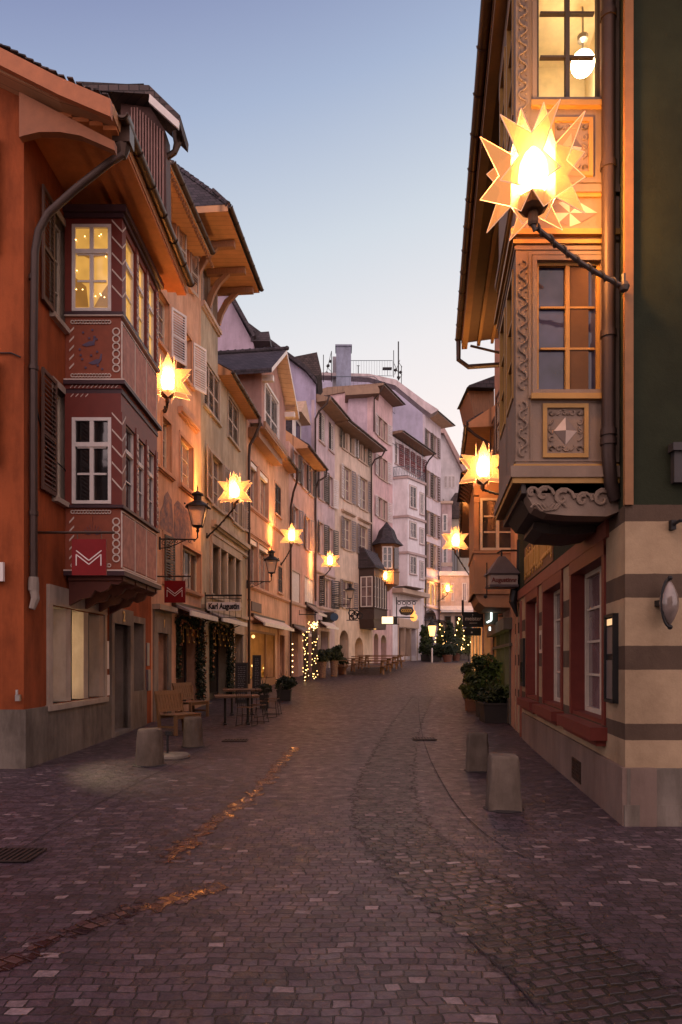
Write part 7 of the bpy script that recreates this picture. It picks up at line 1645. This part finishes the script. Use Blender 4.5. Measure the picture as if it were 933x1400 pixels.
for i, (u_, v_, rz, lab) in enumerate(((497, 41.6, R(4), "picnic table beside the clay pot outside the cream house"), (507, 43.5, R(7), "second picnic table counting from the clay pot"), (516, 45.4, R(9), "third picnic table counting from the clay pot"), (524, 47.3, R(10), "last picnic table, by the pink house"))):
    o = pt if i == 0 else copy_tree(pt); o.location = (W(u_, 0, v_).x, v_, gz(v_)); o.rotation_euler = (0, 0, rz); o["label"] = lab; o.scale = (1.35, 1.1, 1.12)

# far planting with fairy lights
def fir(px_, Y_, h_, r_, label, m, lights, rr):
    g_ = Vector((W(px_, 0, Y_).x, Y_, gz(Y_))); t = thing("lit_tree", label, "tree", g_, 0, "small trees with fairy lights far up the street", True); b = MB()
    for i in range(14): f = i / 14; leaf_mass(b, (rr.uniform(-.1, .1), rr.uniform(-.1, .1), h_ * (.2 + .8 * f)), r_ * (1.05 - f) * rr.uniform(.85, 1.1), r_ * (1.05 - f), h_ * .08, 130, .12, rr, 0, .2)
    b.build("crown", m, t); b = MB(); b.tube([(0, 0, 0), (0, 0, h_ * .9)], [.06, .02], 6); b.build("trunk", M['dkwood'], t)
    b = MB()
    for _ in range(lights):
        f = rr.random(); a_ = rr.uniform(3.3, 6.1); rad = r_ * (1.1 - f); b.ball((rad * math.cos(a_), rad * math.sin(a_), h_ * (.2 + .8 * f)), .05, 5)
    if lights: b.build("fairy_lights", M['fairy'], t)
rr = random.Random(17)
fir(603, 63.5, 3.4, .9, "lit tree between the post lantern and the dark evergreen", M['leaf_y'], 22, rr)
fir(615, 61.5, 3.6, 1.3, "dark unlit evergreen in the middle of the far planting", M['leaf_d'], 0, rr)
fir(629, 64.5, 4.0, 1.0, "lit tree between the dark evergreen and the hanging black sign", M['leaf_y'], 26, rr)
fir(641, 62, 3.9, .8, "lit tree half hidden by the lit shop bays", M['leaf_y'], 22, rr)
planter(594, 899, .9, .5, [(0, .9, .7, .6), (.5, .8, .5, .5)], "dark shrubs in a trough below the lit post lantern", M['soil'], M['leaf_d'], Y_=59.5, leafn=300, leaf=.12)
planter(583, 899, .9, .6, [(0, 1.4, .6, 1.0), (.0, 2.4, .5, .8)], "tall dark climber by the wall of the lilac house", M['soil'], M['leaf'], Y_=61, leafn=260, leaf=.12)
planter(612, 893, .9, .6, [(0, 1.0, .7, .5)], "shrub in a reddish pot in front of the dark evergreen", M['terr'], M['leaf_d'], True, Y_=59, leafn=300, leaf=.12)
planter(624, 888, .8, .7, [(0, 1.0, .5, .4)], "orange pot with a low shrub beside the grey steps", M['terr'], M['leaf_d'], True, Y_=62, leafn=300, leaf=.1)
g_ = Vector((W(591, 0, 57).x, 57, gz(57))); b = MB(); b.lathe((g_.x, g_.y, g_.z), [(.07, 0), (.07, 1.1), (.05, 1.2), (.01, 1.22)], 10); tag(b.build("street_post", M['white']), "slim pale street post in front of the far shrubs", "post")
# drains
def drain(px_, py_, w_, l_, label):
    g_ = G(px_, py_); t = thing("drain_grate", label, "drain", g_ + Vector((0, 0, .006)), 0, "iron drain grates in the paving", True); b = MB()
    b.box((-w_ / 2, -l_ / 2, .0), (w_ / 2, l_ / 2, .004)); b.build("pit", M['black'], t); b = MB()
    for i in range(9): x_ = -w_ / 2 + w_ * i / 8; b.box((x_ - .012, -l_ / 2, .004), (x_ + .012, l_ / 2, .016))
    b.box((-w_ / 2, -l_ / 2 - .02, .004), (w_ / 2, -l_ / 2, .016)); b.box((-w_ / 2, l_ / 2, .004), (w_ / 2, l_ / 2 + .02, .016)); b.build("grate", flat("worn iron", (.05, .035, .032), .5, .5), t)
drain(18, 1171, .42, .36, "iron drain grate at the dark wet end of the paving, by the orange house")
drain(322, 1013, .5, .35, "iron drain grate in front of the cafe tables")
drain(580, 1011, .5, .35, "iron drain grate beside the band of open jointed setts")
# small street cable: overhead fixings on the awnings and a little door lamp
for nm in list(bpy.data.objects):
    if nm.parent is None and nm.type == 'MESH' and "label" not in nm.keys() and "kind" not in nm.keys(): print("UNTAGGED", nm.name)
